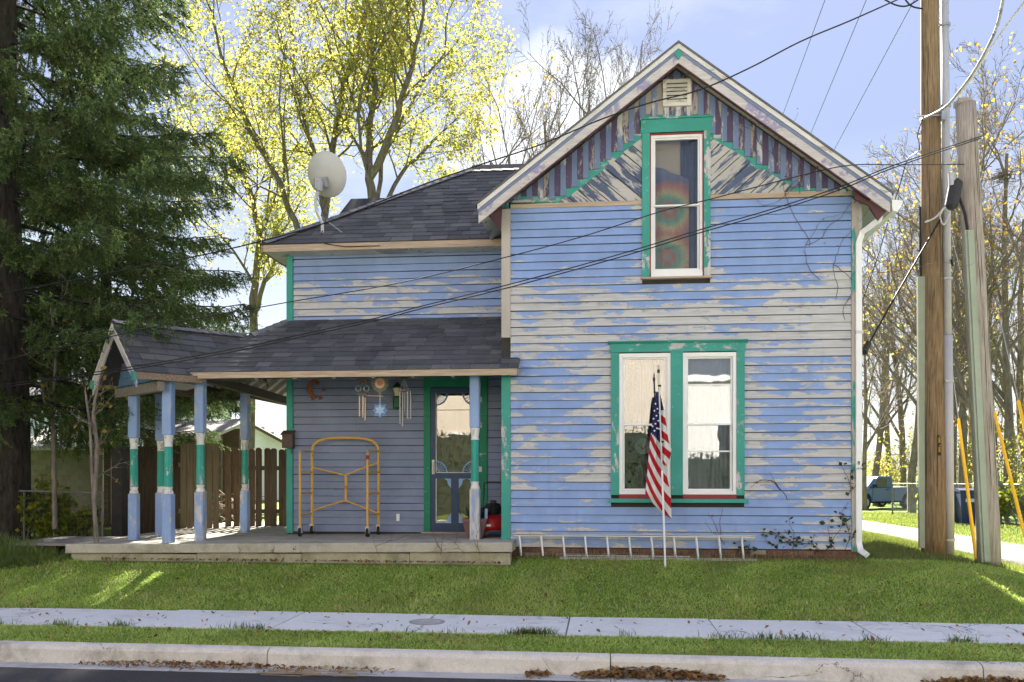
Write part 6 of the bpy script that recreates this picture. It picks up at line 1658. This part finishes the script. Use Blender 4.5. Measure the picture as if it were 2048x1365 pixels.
picket_fence('olive brown gate boards by the corner post of the porch', [361, 374, 387, 400, 413, 426], 2.9, 888, 1066, M_FENCEL, .105, .004, 0, .01)
gp0 = P(222, 1075, 2.2); tag(MB().box(gp0.x, gp0.x + .20, 2.2, 2.38, 0.0, PZ(222, 893, 2.2)).build('timber_post', simple('charred_timber', (.035, .032, .032), .8, .4, 12), bevel=.012), 'blackened square timber post at the end of the board fence', 'post')
# brush pile glimpsed between gate and pickets
m = MB(); r5 = random.Random(8); cx_, cz_ = PX(443, 4.2), .5
for i in range(60):
    a = Vector((cx_ + r5.uniform(-.15, .35), 4.2 + r5.uniform(-.2, .2), r5.uniform(.05, .75))); m.tube([a, a + Vector((r5.gauss(0, .25), r5.gauss(0, .1), r5.gauss(0, .15)))], .009, 4)
tag(m.build('brush_pile', wood('pale_brush', (.42, .36, .30), (.24, .2, .16), 'x')), 'pale heap of cut branches in the gap of the fence', 'brush pile', None, None)
# white garage
gY = 22.0
gar = thing('garage', 'small white garage with grey roof behind the picket fence', 'garage', (PX(483, gY), gY, 0))
ax, az_, ex, ez = PX(483, gY), PZ(483, 836, gY), PX(566, gY), PZ(566, 881, gY); hw_ = ex - ax
M_GW = simple('white_garage_paint', (.78, .79, .80), .7, .06)
gb = MB().ext([(ax - hw_ * .9, gY + .3, 0), (ax + hw_ * .9, gY + .3, 0), (ax + hw_ * .9, gY + .3, ez + .1), (ax, gY + .3, az_ - .06), (ax - hw_ * .9, gY + .3, ez + .1)], (0, 6, 0)).build('wall', M_GW, gar)
z = .05
while z < az_ - .2:
    half = hw_ * .9 if z < ez + .05 else hw_ * .9 * (az_ - .1 - z) / (az_ - ez - .1)
    if half > .15: MB().ext([(ax - half, gY + .298, z), (ax - half, gY + .27, z), (ax - half, gY + .295, z + .2)], (2 * half, 0, 0)).build('lap_board', M_GW, gb)
    z += .21
for s in (-1, 1):
    MB().ext([(ax, gY - .05, az_), (ax + s * hw_ * 1.03, gY - .05, ez - .02), (ax + s * hw_ * 1.03, gY - .05, ez - .09), (ax, gY - .05, az_ - .07)], (0, 6.6, 0)).build('roof', M_SHIN, gar)
    MB().ext([(ax, gY - .075, az_ - .01), (ax + s * hw_ * 1.03, gY - .075, ez - .03), (ax + s * hw_ * 1.03, gY - .075, ez - .15), (ax, gY - .075, az_ - .13)], (0, .02, 0)).build('barge_board', M_DARKW, gar)
# tab-sided shed at the far left
sY = 6.5
shd = thing('shed', 'old grey-green tab-sided shed behind the spruce trunk', 'shed', (PX(120, sY), sY, 0))
x0, x1 = PX(20, sY), PX(212, sY); zt = PZ(120, 900, sY)
M_TABB = simple('tab_backing', (.06, .06, .05), .9)
def mat_tab():
    t = NT('grey_green_tab'); c = t.ramp(t.rnd(), [(0, (.165, .163, .115)), (.5, (.19, .187, .13)), (1, (.22, .215, .155))]); n = t.noise(t.pos(), 90, 2, .8)
    return t.pbr(t.mix(t.mr(n, .4, .7, 0, .4), c, (.09, .09, .06)), .95)
M_TAB = mat_tab()
sb = MB().box(x0, x1, sY, sY + 3, 0, zt).build('wall', M_TABB, shd)
row = 0; z = .05
while z < zt - .03:
    x = x0 + (0 if row % 2 else -.1)
    while x < x1:
        a, b = max(x, x0), min(x + .19, x1)
        if b - a > .03 and (x > PX(25, sY)): MB().ext([(a, sY - .022 - rng.uniform(0, .006), z), (b, sY - .022, z), (b, sY - .006, z + .125), (a, sY - .006, z + .125)], (0, .006, 0)).build('siding_tab', M_TAB, sb)
        x += .195
    z += .115; row += 1
MB().ext([(x0 - .2, sY - .35, zt - .02), (x1 + .25, sY - .35, zt - .02), (x1 + .25, sY + 3.2, zt + .9), (x0 - .2, sY + 3.2, zt + .9)], (0, 0, .07)).build('roof', simple('pale_grey_roofing', (.36, .36, .34), .9, .2, 8), shd)
MB().box(x1 - .05, x1 + .12, sY - .05, sY + .1, 0, zt).build('corner_post', simple('off_white_flaking', (.52, .50, .45), .8, .3, 14), shd)
# lean-to behind the board fence
lY = 5.4
lt = thing('lean_to', 'low lean-to roof with pale eave board above the board fence', 'shed', (PX(330, lY), lY, 0))
lx0, lx1 = PX(200, lY), PX(440, lY); lz = PZ(320, 872, lY)
MB().ext([(lx0, lY, lz), (lx1, lY, lz), (lx1, lY + 1.6, lz + .38), (lx0, lY + 1.6, lz + .38)], (0, 0, .06)).build('roof', simple('pale_lean_to_roofing', (.40, .39, .36), .9, .25, 6), lt)
MB().box(lx0 - .01, lx1 + .01, lY - .03, lY - .002, lz - .07, lz + .062).build('fascia', simple('white_eave_board', (.62, .61, .58), .8, .2, 10), lt)
MB().box(lx0 + .3, lx1 - .1, lY + 1.2, lY + 1.3, 0, lz + .2).build('wall', M_DARKW, lt)
for px in (205, 300, 430): MB().box(PX(px, lY) , PX(px, lY) + .1, lY + .05, lY + .15, 0, lz - .001).build('post', M_DARKW, lt)
# neighbour's house seen through the boughs
nY = 30.0
nb = thing('neighbour_house', 'pale grey-blue house glimpsed through the spruce boughs', 'house', (PX(160, nY), nY, 0))
x0, x1 = PX(-120, nY), PX(345, nY); zt = PZ(160, 790, nY)
nw = MB().box(x0, x1, nY, nY + 7, 0, zt).build('wall', simple('pale_blue_siding', (.46, .51, .56), .8, .08), nb)
MB().ext([(x0 - .4, nY - .5, zt - .05), (x0 - .4, nY + 7.5, zt - .05), (x0 - .4, nY + 3.5, zt + 2.2)], (x1 - x0 + .8, 0, 0)).build('roof', simple('light_grey_roof', (.25, .25, .25), .9, .2), nb)
z = .2
while z < zt - .1: MB().ext([(x0, nY - .002, z), (x0, nY - .03, z), (x0, nY - .004, z + .2)], (x1 - x0, 0, 0)).build('lap_board', bpy.data.materials['pale_blue_siding'], nw); z += .21
for px in (60, 150, 260):
    w = pe('window', nb); a = PX(px, nY); MB().box(a, a + .9, nY - .06, nY - .03, 1.2, 2.5).build('frame', M_WHITE, w); MB().box(a + .08, a + .82, nY - .07, nY - .061, 1.28, 2.42).build('pane', M_DARK, w)
# pipe rail and saplings
pr = thing('pipe_rail', 'grey pipe rail of a low wire fence beside the spruce trunk', 'fence', P(120, 1050, 1.9))
M_RAIL = simple('dull_rail_steel', (.16, .16, .16), .6)
MB().tube([P(30, 982, 1.9), P(207, 986, 1.9)], .016, 8).build('rail', M_RAIL, pr)
for px in (48, 108, 205): p = P(px, 985, 1.9); MB().tube([(p.x, 1.9, 0), (p.x, 1.9, p.z)], .016, 8).build('post', M_RAIL, pr)
m = MB()
for px in range(36, 206, 7): p = P(px, 985, 1.9); m.tube([(p.x, 1.905, .03), (p.x, 1.905, p.z)], .0025, 3)
for k in range(5): p, q = P(33, 985, 1.9), P(205, 985, 1.9); z = .06 + k * .16; m.tube([(p.x, 1.905, z), (q.x, 1.905, z)], .0025, 3)
m.build('wire_mesh', M_RAIL, pr)
def sapling(label, stems, r, Y):
    o = thing('sapling', label, 'tree', P(stems[0][0][0], stems[0][0][1], Y)); out = []; tips = []; rn = np.random.default_rng(int(stems[0][0][0]))
    cfg = dict(seg=[1, 4, 3], wob=[.1, .2, .25], up=[.05, .08, .05], tap=.3, k=[6, 4, 0], st=[.35, .2, 0], ang=[40, 42, 0], lr=[.3, .5, 0], rr=[.5, .6, .5], rmin=.004)
    for s in stems:
        q = np.array([tuple(P(a, b, Y)) for a, b in s]); t = np.linspace(0, len(q) - 1, 9); i = np.minimum(t.astype(int), len(q) - 2); w = (t - i)[:, None]; q2 = q[i] * (1 - w) + q[i + 1] * w
        rad = r * np.linspace(1, .35, 9); out.append((q2, rad, 0)); dr = [norm(q2[min(j + 1, 8)] - q2[max(j - 1, 0)]) for j in range(9)]
        branch(out, tips, list(q2), dr, rad, np.linalg.norm(q2[-1] - q2[0]), 0, cfg, rn)
    split_build(o, out, leaf_np(tip_points(tips, 1, .03, rn), .06, rn), M_BARKT, M_LEAFB)
sapling('brown sapling forking in front of the side deck', [[(194, 1112), (190, 1040), (184, 940), (180, 850), (170, 780)], [(188, 1000), (196, 900), (185, 820), (205, 740)]], .036, -.42)
sapling('thin dark sapling trunk between the spruce and the shed', [[(110, 1058), (108, 950), (106, 830), (112, 700), (100, 600)]], .045, 1.6)
shrub('straggly yellow-green bush at the foot of the shed', 75, 15.6, .95, 1.4, M_LEAFG, 71, 7, size=.07, n0=12)
shrub('small leafy bush under the pipe rail', 140, 15.2, .55, .9, M_LEAFG, 72, 8, size=.06, n0=9)

# ------------------------------------------------------------------ right: bins, pickup, chain fence
def bin_(label, px, D, rot, mark):
    x, y = PD(px, D); z = g(x, y); o = thing('wheeled_bin', label, 'trash bin', (x, y, z), 'blue wheeled bins'); T = Matrix.Translation((x, y, z)) @ Matrix.Rotation(rot, 4, 'Z')
    M_BIN = bpy.data.materials.get('bin_blue_plastic') or simple('bin_blue_plastic', (.012, .025, .085), .45, .15)
    b = MB(); lo = [(-.22, -.24, .06), (.22, -.24, .06), (.22, .24, .06), (-.22, .24, .06)]; hi = [(-.29, -.34, 1.0), (.29, -.34, 1.0), (.29, .34, 1.0), (-.29, .34, 1.0)]
    b.add([T @ Vector(v) for v in lo + hi], [(3, 2, 1, 0), (4, 5, 6, 7), (0, 1, 5, 4), (1, 2, 6, 5), (2, 3, 7, 6), (3, 0, 4, 7)]); b.build('bin_body', M_BIN, o)
    MB().ext([T @ Vector(v) for v in ((-.31, -.37, 1.005), (-.31, .36, 1.005), (-.31, .34, 1.07), (-.31, 0, 1.10), (-.31, -.35, 1.05))], T.to_3x3() @ Vector((.62, 0, 0))).build('lid', M_BIN, o)
    for s in (-.25, .21): MB().tube([T @ Vector((s, .27, .12)), T @ Vector((s + .05, .27, .12))], .12, 14).build('wheel', M_BLACK, o)
    MB().tube([T @ Vector((-.22, .38, .96)), T @ Vector((.22, .38, .96))], .016, 6).build('handle', M_BIN, o)
    if mark: MB().box(-.14, .14, -.322, -.312, .70, .80, T).build('marking', simple('bin_marking', (.40, .45, .55), .6, .5, 60), o)
bin_('dark blue wheeled bin with pale marking next to the short pole', 1936, 26.5, R(-8), True)
bin_('dark blue wheeled bin turned sideways behind the yellow guard', 1914, 27.2, R(55), False)
# pickup in profile, nose to the left
tx, ty = PD(1788, 42); tz = g(tx, ty) 
tk = thing('pickup_truck', 'dark blue pickup truck parked behind the chain fence', 'pickup truck', (tx, ty, tz))
T = Matrix.Translation((tx, ty, tz)) @ Matrix.Rotation(R(34), 4, 'Z') @ Matrix.Translation((-2.75, 0, 0)); T3 = T.to_3x3()
def mat_car():
    t = NT('truck_blue_paint'); q = t.n('ShaderNodeBsdfPrincipled'); q.inputs['Base Color'].default_value = (.030, .095, .29, 1); q.inputs['Roughness'].default_value = .3; q.inputs['Coat Weight'].default_value = .5
    t.t.links.new(q.outputs[0], t.out.inputs[0]); return t.m
M_CAR = mat_car()
W = 1.70
def side_ext(poly, mat, nm, y0=0.0, w=W, bevel=.03, parent=tk): return MB().ext([T @ Vector((a, y0, b)) for a, b in poly], T3 @ Vector((0, w, 0))).build(nm, mat, parent, bevel=bevel)
def arch_pts(cx__, r, n=8): return [(cx__ + r * math.cos(math.pi * (1 - i / n)), .36 + r * math.sin(math.pi * (1 - i / n))) for i in range(n + 1)]
low = [(.0, .38)] + [(.42, .36)] + arch_pts(.82, .40)[1:-1] + [(1.22, .34), (2.75, .34), (2.75, 1.02), (1.15, 1.02), (.95, 1.0), (.12, .90), (.02, .80)]
side_ext(low, M_CAR, 'front_body')
bedp = [(2.78, .36), (3.35, .36)] + arch_pts(3.75, .40)[1:-1] + [(4.15, .36), (4.75, .40), (4.75, 1.02), (2.78, 1.02)]
side_ext(bedp, M_CAR, 'bed')
side_ext([(1.12, 1.02), (1.72, 1.52), (1.80, 1.55), (2.62, 1.55), (2.70, 1.50), (2.74, 1.02)], M_CAR, 'cab', .06, W - .12)
M_CARG = mat_glass('truck_glass', (.5, .55, .6), 1.2)
M_DKG = simple('truck_window_dark', (.03, .035, .04), .15, .1, spec=.6)
for y_, d in ((.052, -.006), (W - .052, .006)):
    MB().ext([T @ Vector((a, y_, b)) for a, b in ((1.36, 1.06), (1.80, 1.45), (2.32, 1.45), (2.32, 1.06))], T3 @ Vector((0, d, 0))).build('side_window', M_DKG, tk)
MB().ext([T @ Vector((a, y, b)) for a, y, b in ((1.13, .14, 1.06), (1.67, .20, 1.505), (1.67, W - .20, 1.505), (1.13, W - .14, 1.06))], T3 @ Vector((-.012, 0, .012))).build('windscreen', simple('truck_windscreen', (.45, .48, .50), .12, .08, spec=.6), tk)
for cx__ in (.82, 3.75):
    for y_ in (-.005, W - .22):
        wh = pe('wheel', tk); c = T @ Vector((cx__, y_, .33))
        MB().tube([c, c + T3 @ Vector((0, .22, 0))], .33, 24).build('tyre', M_BLACK, wh); MB().tube([c + T3 @ Vector((0, -.008, 0)), c + T3 @ Vector((0, .228, 0))], .20, 18).build('rim', M_METAL, wh)
for y_ in (-.008, W): MB().box(1.28, 1.29, y_, y_ + .008, .45, 1.02, T).build('door_seam', M_BLACK, tk); MB().box(2.2, 2.34, y_ - .02, y_ + .02, .90, .94, T).build('door_handle', M_BLACK, tk)
MB().box(1.24, 1.36, -.20, -.02, 1.05, 1.20, T).build('side_mirror', M_BLACK, tk)
MB().box(-.06, .06, .0, W, .42, .58, T).build('bumper', M_METAL, tk); MB().box(4.74, 4.84, .0, W, .42, .58, T).build('bumper', M_METAL, tk)
MB().box(.0, .06, .05, .35, .66, .82, T).build('headlight', M_WHITE, tk); MB().box(.0, .06, W - .35, W - .05, .66, .82, T).build('headlight', M_WHITE, tk)
MB().box(2.80, 4.72, .10, W - .1, 1.021, 1.032, T).build('bed_cover', simple('pale_bed_load', (.42, .38, .33), .8, .3, 6), tk)
MB().box(.2, 4.6, .3, W - .3, .28, .40, T).build('chassis', M_BLACK, tk)
# chain fence
M_FNC = simple('weathered_fence_steel', (.17, .17, .17), .6)
cf = thing('chain_link_fence', 'galvanised chain fence in front of the pickup and bins', 'fence', (11, 20, -.5))
fA = Vector((*PD(1785, 34), 0)); fB = Vector((*PD(2075, 25), 0)); d = fB - fA; Lf = d.length; d.normalize(); FH = 1.22
def fpt(s, h): q = fA + d * s; return Vector((q.x, q.y, g(q.x, q.y) + h))
s = 0
while s < Lf:
    MB().tube([fpt(s, -.1), fpt(s, FH + .03)], .032, 8).build('post', M_FNC, cf); s += 2.35
MB().tube([fpt(0, FH), fpt(Lf * .5, FH), fpt(Lf, FH)], .022, 6).build('top_rail', M_FNC, cf)
m = MB(); s = -FH
while s < Lf:
    for sg_ in (1, -1):
        a, b = (s, s + FH) if sg_ > 0 else (s + FH, s)
        h0, h1 = .03, FH
        lo_, hi_ = a, b
        k0 = 0.0; k1 = 1.0
        f = lambda k: a + (b - a) * k
        if min(a, b) < 0:
            kk = (0 - a) / (b - a)
            if sg_ > 0: k0 = kk
            else: k1 = kk
        if max(a, b) > Lf:
            kk = (Lf - a) / (b - a)
            if sg_ > 0: k1 = kk
            else: k0 = kk
        if k1 > k0: m.tube([fpt(f(k0), h0 + (h1 - h0) * k0), fpt(f(k1), h0 + (h1 - h0) * k1)], .0018, 3, False)
    s += .085
tag(m.build('wire_mesh', M_METAL, cf), kind='stuff')
# gate frame nearer the edge of the picture
for s0 in (Lf * .78, Lf * .80): MB().tube([fpt(s0, 0), fpt(s0, FH + .1)], .04, 8).build('gate_post', M_FNC, cf)

# ------------------------------------------------------------------ across the street (seen in the window reflections)
bY = -19.0
wb = thing('opposite_building', 'white rendered building across the street mirrored in the window', 'building', (6, bY, -.4))
wbw = MB().box(2.6, 22, bY - 8, bY, -.5, 4.3).build('wall', simple('white_render', (.72, .71, .68), .8, .05), wb)
MB().box(2.5, 22.2, bY - 8.2, bY + .2, 4.301, 4.5).build('parapet', M_WHITE, wb)
for x in (3.9, 8.6, 12.6, 17):
    w = pe('window', wb); MB().box(x, x + 1.3, bY + .002, bY + .06, 1.5, 2.9).build('frame', M_WHITE, w)
    for a, b in ((x + .08, x + .62), (x + .68, x + 1.22)): MB().box(a, b, bY + .061, bY + .07, 1.58, 2.82).build('pane', M_DKG, w)
tb = thing('opposite_building', 'tan brick building across the street mirrored beside the flag', 'building', (-6, bY, -.4))
MB().box(-20, 2.4, bY - 9, bY - .3, -.5, 6.8).build('wall', simple('tan_brick', (.60, .53, .45), .85, .12, 12), tb)
MB().box(-20.2, 2.5, bY - 9.2, bY - .1, 6.801, 7.05).build('parapet', M_WHITE, tb)
for x in (-13, -9.5, -6, -2.5):
    for z in (1.0, 4.2):
        w = pe('window', tb); MB().box(x, x + 1.2, bY - .298, bY - .24, z, z + 1.7).build('frame', M_WHITE, w); MB().box(x + .08, x + 1.12, bY - .239, bY - .23, z + .08, z + 1.62).build('pane', M_DKG, w)

M_HEDGE = simple('added_hedge_leaf', (.018, .030, .014), .7, .4)  # both hedges are added out of view to darken the lower window reflections
hed2 = thing('added_hedge', 'tall dark foliage added before the tan brick building to darken window reflections', 'added_hedge', (-8, bY + 1.4, -.4))
rn = np.random.default_rng(91); n = 30000
C_ = np.stack([rn.uniform(-20, 2.2, n), bY + 1.4 + rn.normal(0, .3, n), rn.uniform(-.4, 2.6, n) + rn.normal(0, .08, n)], 1)
V, F_ = leaf_np(C_, .08, rn); link('foliage', mesh_np('foliage', V, [F_]), M_HEDGE, hed2)
MB().box(-20, 2.2, bY + 1.2, bY + 1.6, -.45, 2.45).build('branches', M_HEDGE, hed2)
hed = thing('added_hedge', 'low dark foliage added before the white building to darken window reflections', 'added_hedge', (8, bY + 1.4, -.4))
rn = np.random.default_rng(90); n = 26000
C_ = np.stack([rn.uniform(2.8, 21, n), bY + 1.4 + rn.normal(0, .28, n), rn.uniform(-.4, 1.75, n) + rn.normal(0, .06, n)], 1)
V, F_ = leaf_np(C_, .08, rn); link('foliage', mesh_np('foliage', V, [F_]), M_HEDGE, hed)
MB().box(2.8, 21, bY + 1.2, bY + 1.6, -.45, 1.6).build('branches', M_HEDGE, hed)

# ------------------------------------------------------------------ small growth and litter
def vine(name, label, starts, Y, n, step, mat_s, leafn=0, leafmat=None, size=.04, seed=1, up=.7, rad=.004):
    rn = random.Random(seed); o = thing(name, label, 'vine', P(*starts[0], Y)); out = []; lp = []
    for s in starts:
        p = P(*s, Y); a = rn.uniform(-.5, .5) + math.pi / 2
        for rep in range(3):
            pts = [p.copy()]; q = p.copy(); ang = a + rn.uniform(-.7, .7)
            for k in range(n):
                ang += rn.gauss(0, .28); ang += (math.pi / 2 - ang) * .06 * up
                q = q + Vector((math.cos(ang) * step, 0, math.sin(ang) * step)); q.y = Y + rn.uniform(-.006, .006); pts.append(q.copy())
                if rn.random() < leafn: lp.append(tuple(q + Vector((rn.gauss(0, .03), -.012, rn.gauss(0, .03)))))
            out.append((np.array([tuple(v) for v in pts]), np.linspace(rad, rad * .4, len(pts)), 0))
            p = pts[rn.randrange(1, max(3, n // 2))].copy(); a = ang + rn.choice((-1, 1)) * .6
    V, F_ = tubes_np([(p, r) for p, r, l in out], 4); link('stem', mesh_np('stem', V, [F_]), mat_s, o)
    if lp:
        V, F_ = leaf_np(np.array(lp), size, np.random.default_rng(seed)); link('leaves', mesh_np('leaves', V, [F_]), leafmat, o)
M_VST = simple('dead_vine', (.12, .06, .045), .9, .3, 30); M_IVY = simple('ivy_green', (.025, .055, .018), .5, .5, 25); M_VRED = simple('red_vine_leaf', (.30, .07, .04), .7, .4, 25)
vine('dead_vine', 'thin dead vine climbing the upper right siding', [(1690, 640), (1640, 560), (1672, 600)], -.042, 22, .06, M_VST, .12, M_VRED, .03, 11)
vine('dead_vine', 'withered vine creeping over the striped gable end', [(1600, 388), (1560, 330)], -.062, 13, .055, M_VST, .3, M_VRED, .03, 12)
vine('ivy', 'green ivy climbing the lower corner by the downspout', [(1585, 1100), (1640, 1105), (1670, 1100), (1690, 1100)], -.048, 9, .05, M_VST, .9, M_IVY, .06, 13)
vine('ivy', 'narrow ivy strand on the corner board above the downspout foot', [(1697, 990)], -.056, 9, .05, M_VST, .9, M_IVY, .05, 14)
vine('ivy', 'ivy tuft rooted under the ladder end', [(1480, 1115), (1500, 1118)], -.05, 4, .04, M_VST, 1.0, M_IVY, .055, 15)
vine('dead_vine', 'dry creeper over the concrete porch edge', [(880, 1112), (760, 1114), (930, 1108), (960, 1112)], -.535, 12, .03, M_VST, 0, None, .03, 16, .2, .003)
vine('dead_vine', 'wispy dry creeper under the pair of windows', [(1450, 1090), (1575, 1000)], -.042, 9, .05, M_VST, .1, M_VRED, .03, 17)
# fallen leaves
M_LIT = mat_leaf('fallen_leaf', [(0, (.10, .05, .025)), (.4, (.19, .10, .045)), (.75, (.28, .17, .07)), (1, (.45, .30, .06))], .1, (.3, .2, .05))
def litter(name, label, C_, size):
    rn = np.random.default_rng(len(label)); n = len(C_); a = rn.uniform(0, 6.28, n); tilt = rn.normal(0, .45, (n, 2)); s = size * rn.uniform(.6, 1.3, n)
    ex_ = np.stack([np.cos(a), np.sin(a), tilt[:, 0]], 1) * s[:, None]; ey_ = np.stack([-np.sin(a), np.cos(a), tilt[:, 1]], 1) * (s * .55)[:, None]
    V = np.stack([C_ - ex_ * .5, C_ + ey_ * .5 + [0, 0, .006], C_ + ex_ * .5, C_ - ey_ * .5 + [0, 0, .006]], 1).reshape(-1, 3)
    tag(link(name, mesh_np(name, V, [np.arange(n * 4).reshape(-1, 4)]), M_LIT), label, 'leaves', None, 'stuff')
def pile(px0, px1, n, hgt, wid=.16):
    x0, x1 = PX(px0, KB1 - .1), PX(px1, KB1 - .1); t = npr.beta(1.6, 1.6, n); x = x0 + (x1 - x0) * t; y = KB1 - .02 - np.abs(npr.normal(0, wid * .5, n)); z = RDZ + npr.uniform(.0, 1, n) * hgt * np.sin(t * np.pi) * np.exp(-((KB1 - y) / wid) ** 2) + .008
    return np.stack([x, y, z], 1)
litter('leaf_litter', 'drift of brown leaves against the kerb below the flag', np.concatenate([pile(1140, 1460, 620, .075), pile(1050, 1100, 60, .02)]), .055)
litter('leaf_litter', 'thin line of brown leaves against the kerb on the far right', pile(1850, 2120, 420, .06), .05)
litter('leaf_litter', 'dark leaf mould along the kerb below the porch', np.concatenate([pile(150, 640, 360, .035), pile(560, 800, 70, .015)]), .045)
x, y = scatter(520, -8.5, 5.5, -4.4, -.7); z = np.array([g(a, b) if b > SW0 else SWZ for a, b in zip(x, y)]) + .022
litter('scattered_leaves', 'single fallen leaves scattered on lawn and pavement', np.stack([x, y, z], 1), .05)
x, y = scatter(200, -7, -1.3, -.60, -.54); litter('scattered_leaves', 'fallen leaves along the foot of the porch', np.stack([x, y, np.full(len(x), -.04)], 1), .06)
m = MB(); r6 = random.Random(5); c = P(560, 1355, KB1 - .3)
for i in range(26):
    a = Vector((c.x + r6.uniform(-.25, .55), KB1 - .28 + r6.uniform(-.08, .1), RDZ + .012)); m.tube([a, a + Vector((r6.uniform(.1, .4), r6.uniform(-.06, .06), r6.uniform(0, .02)))], .004, 4)
tag(m.build('twig_debris', wood('pale_twig', (.36, .29, .2), (.22, .17, .11), 'x')), 'pale twigs lying in the gutter', 'twigs', None, 'stuff')
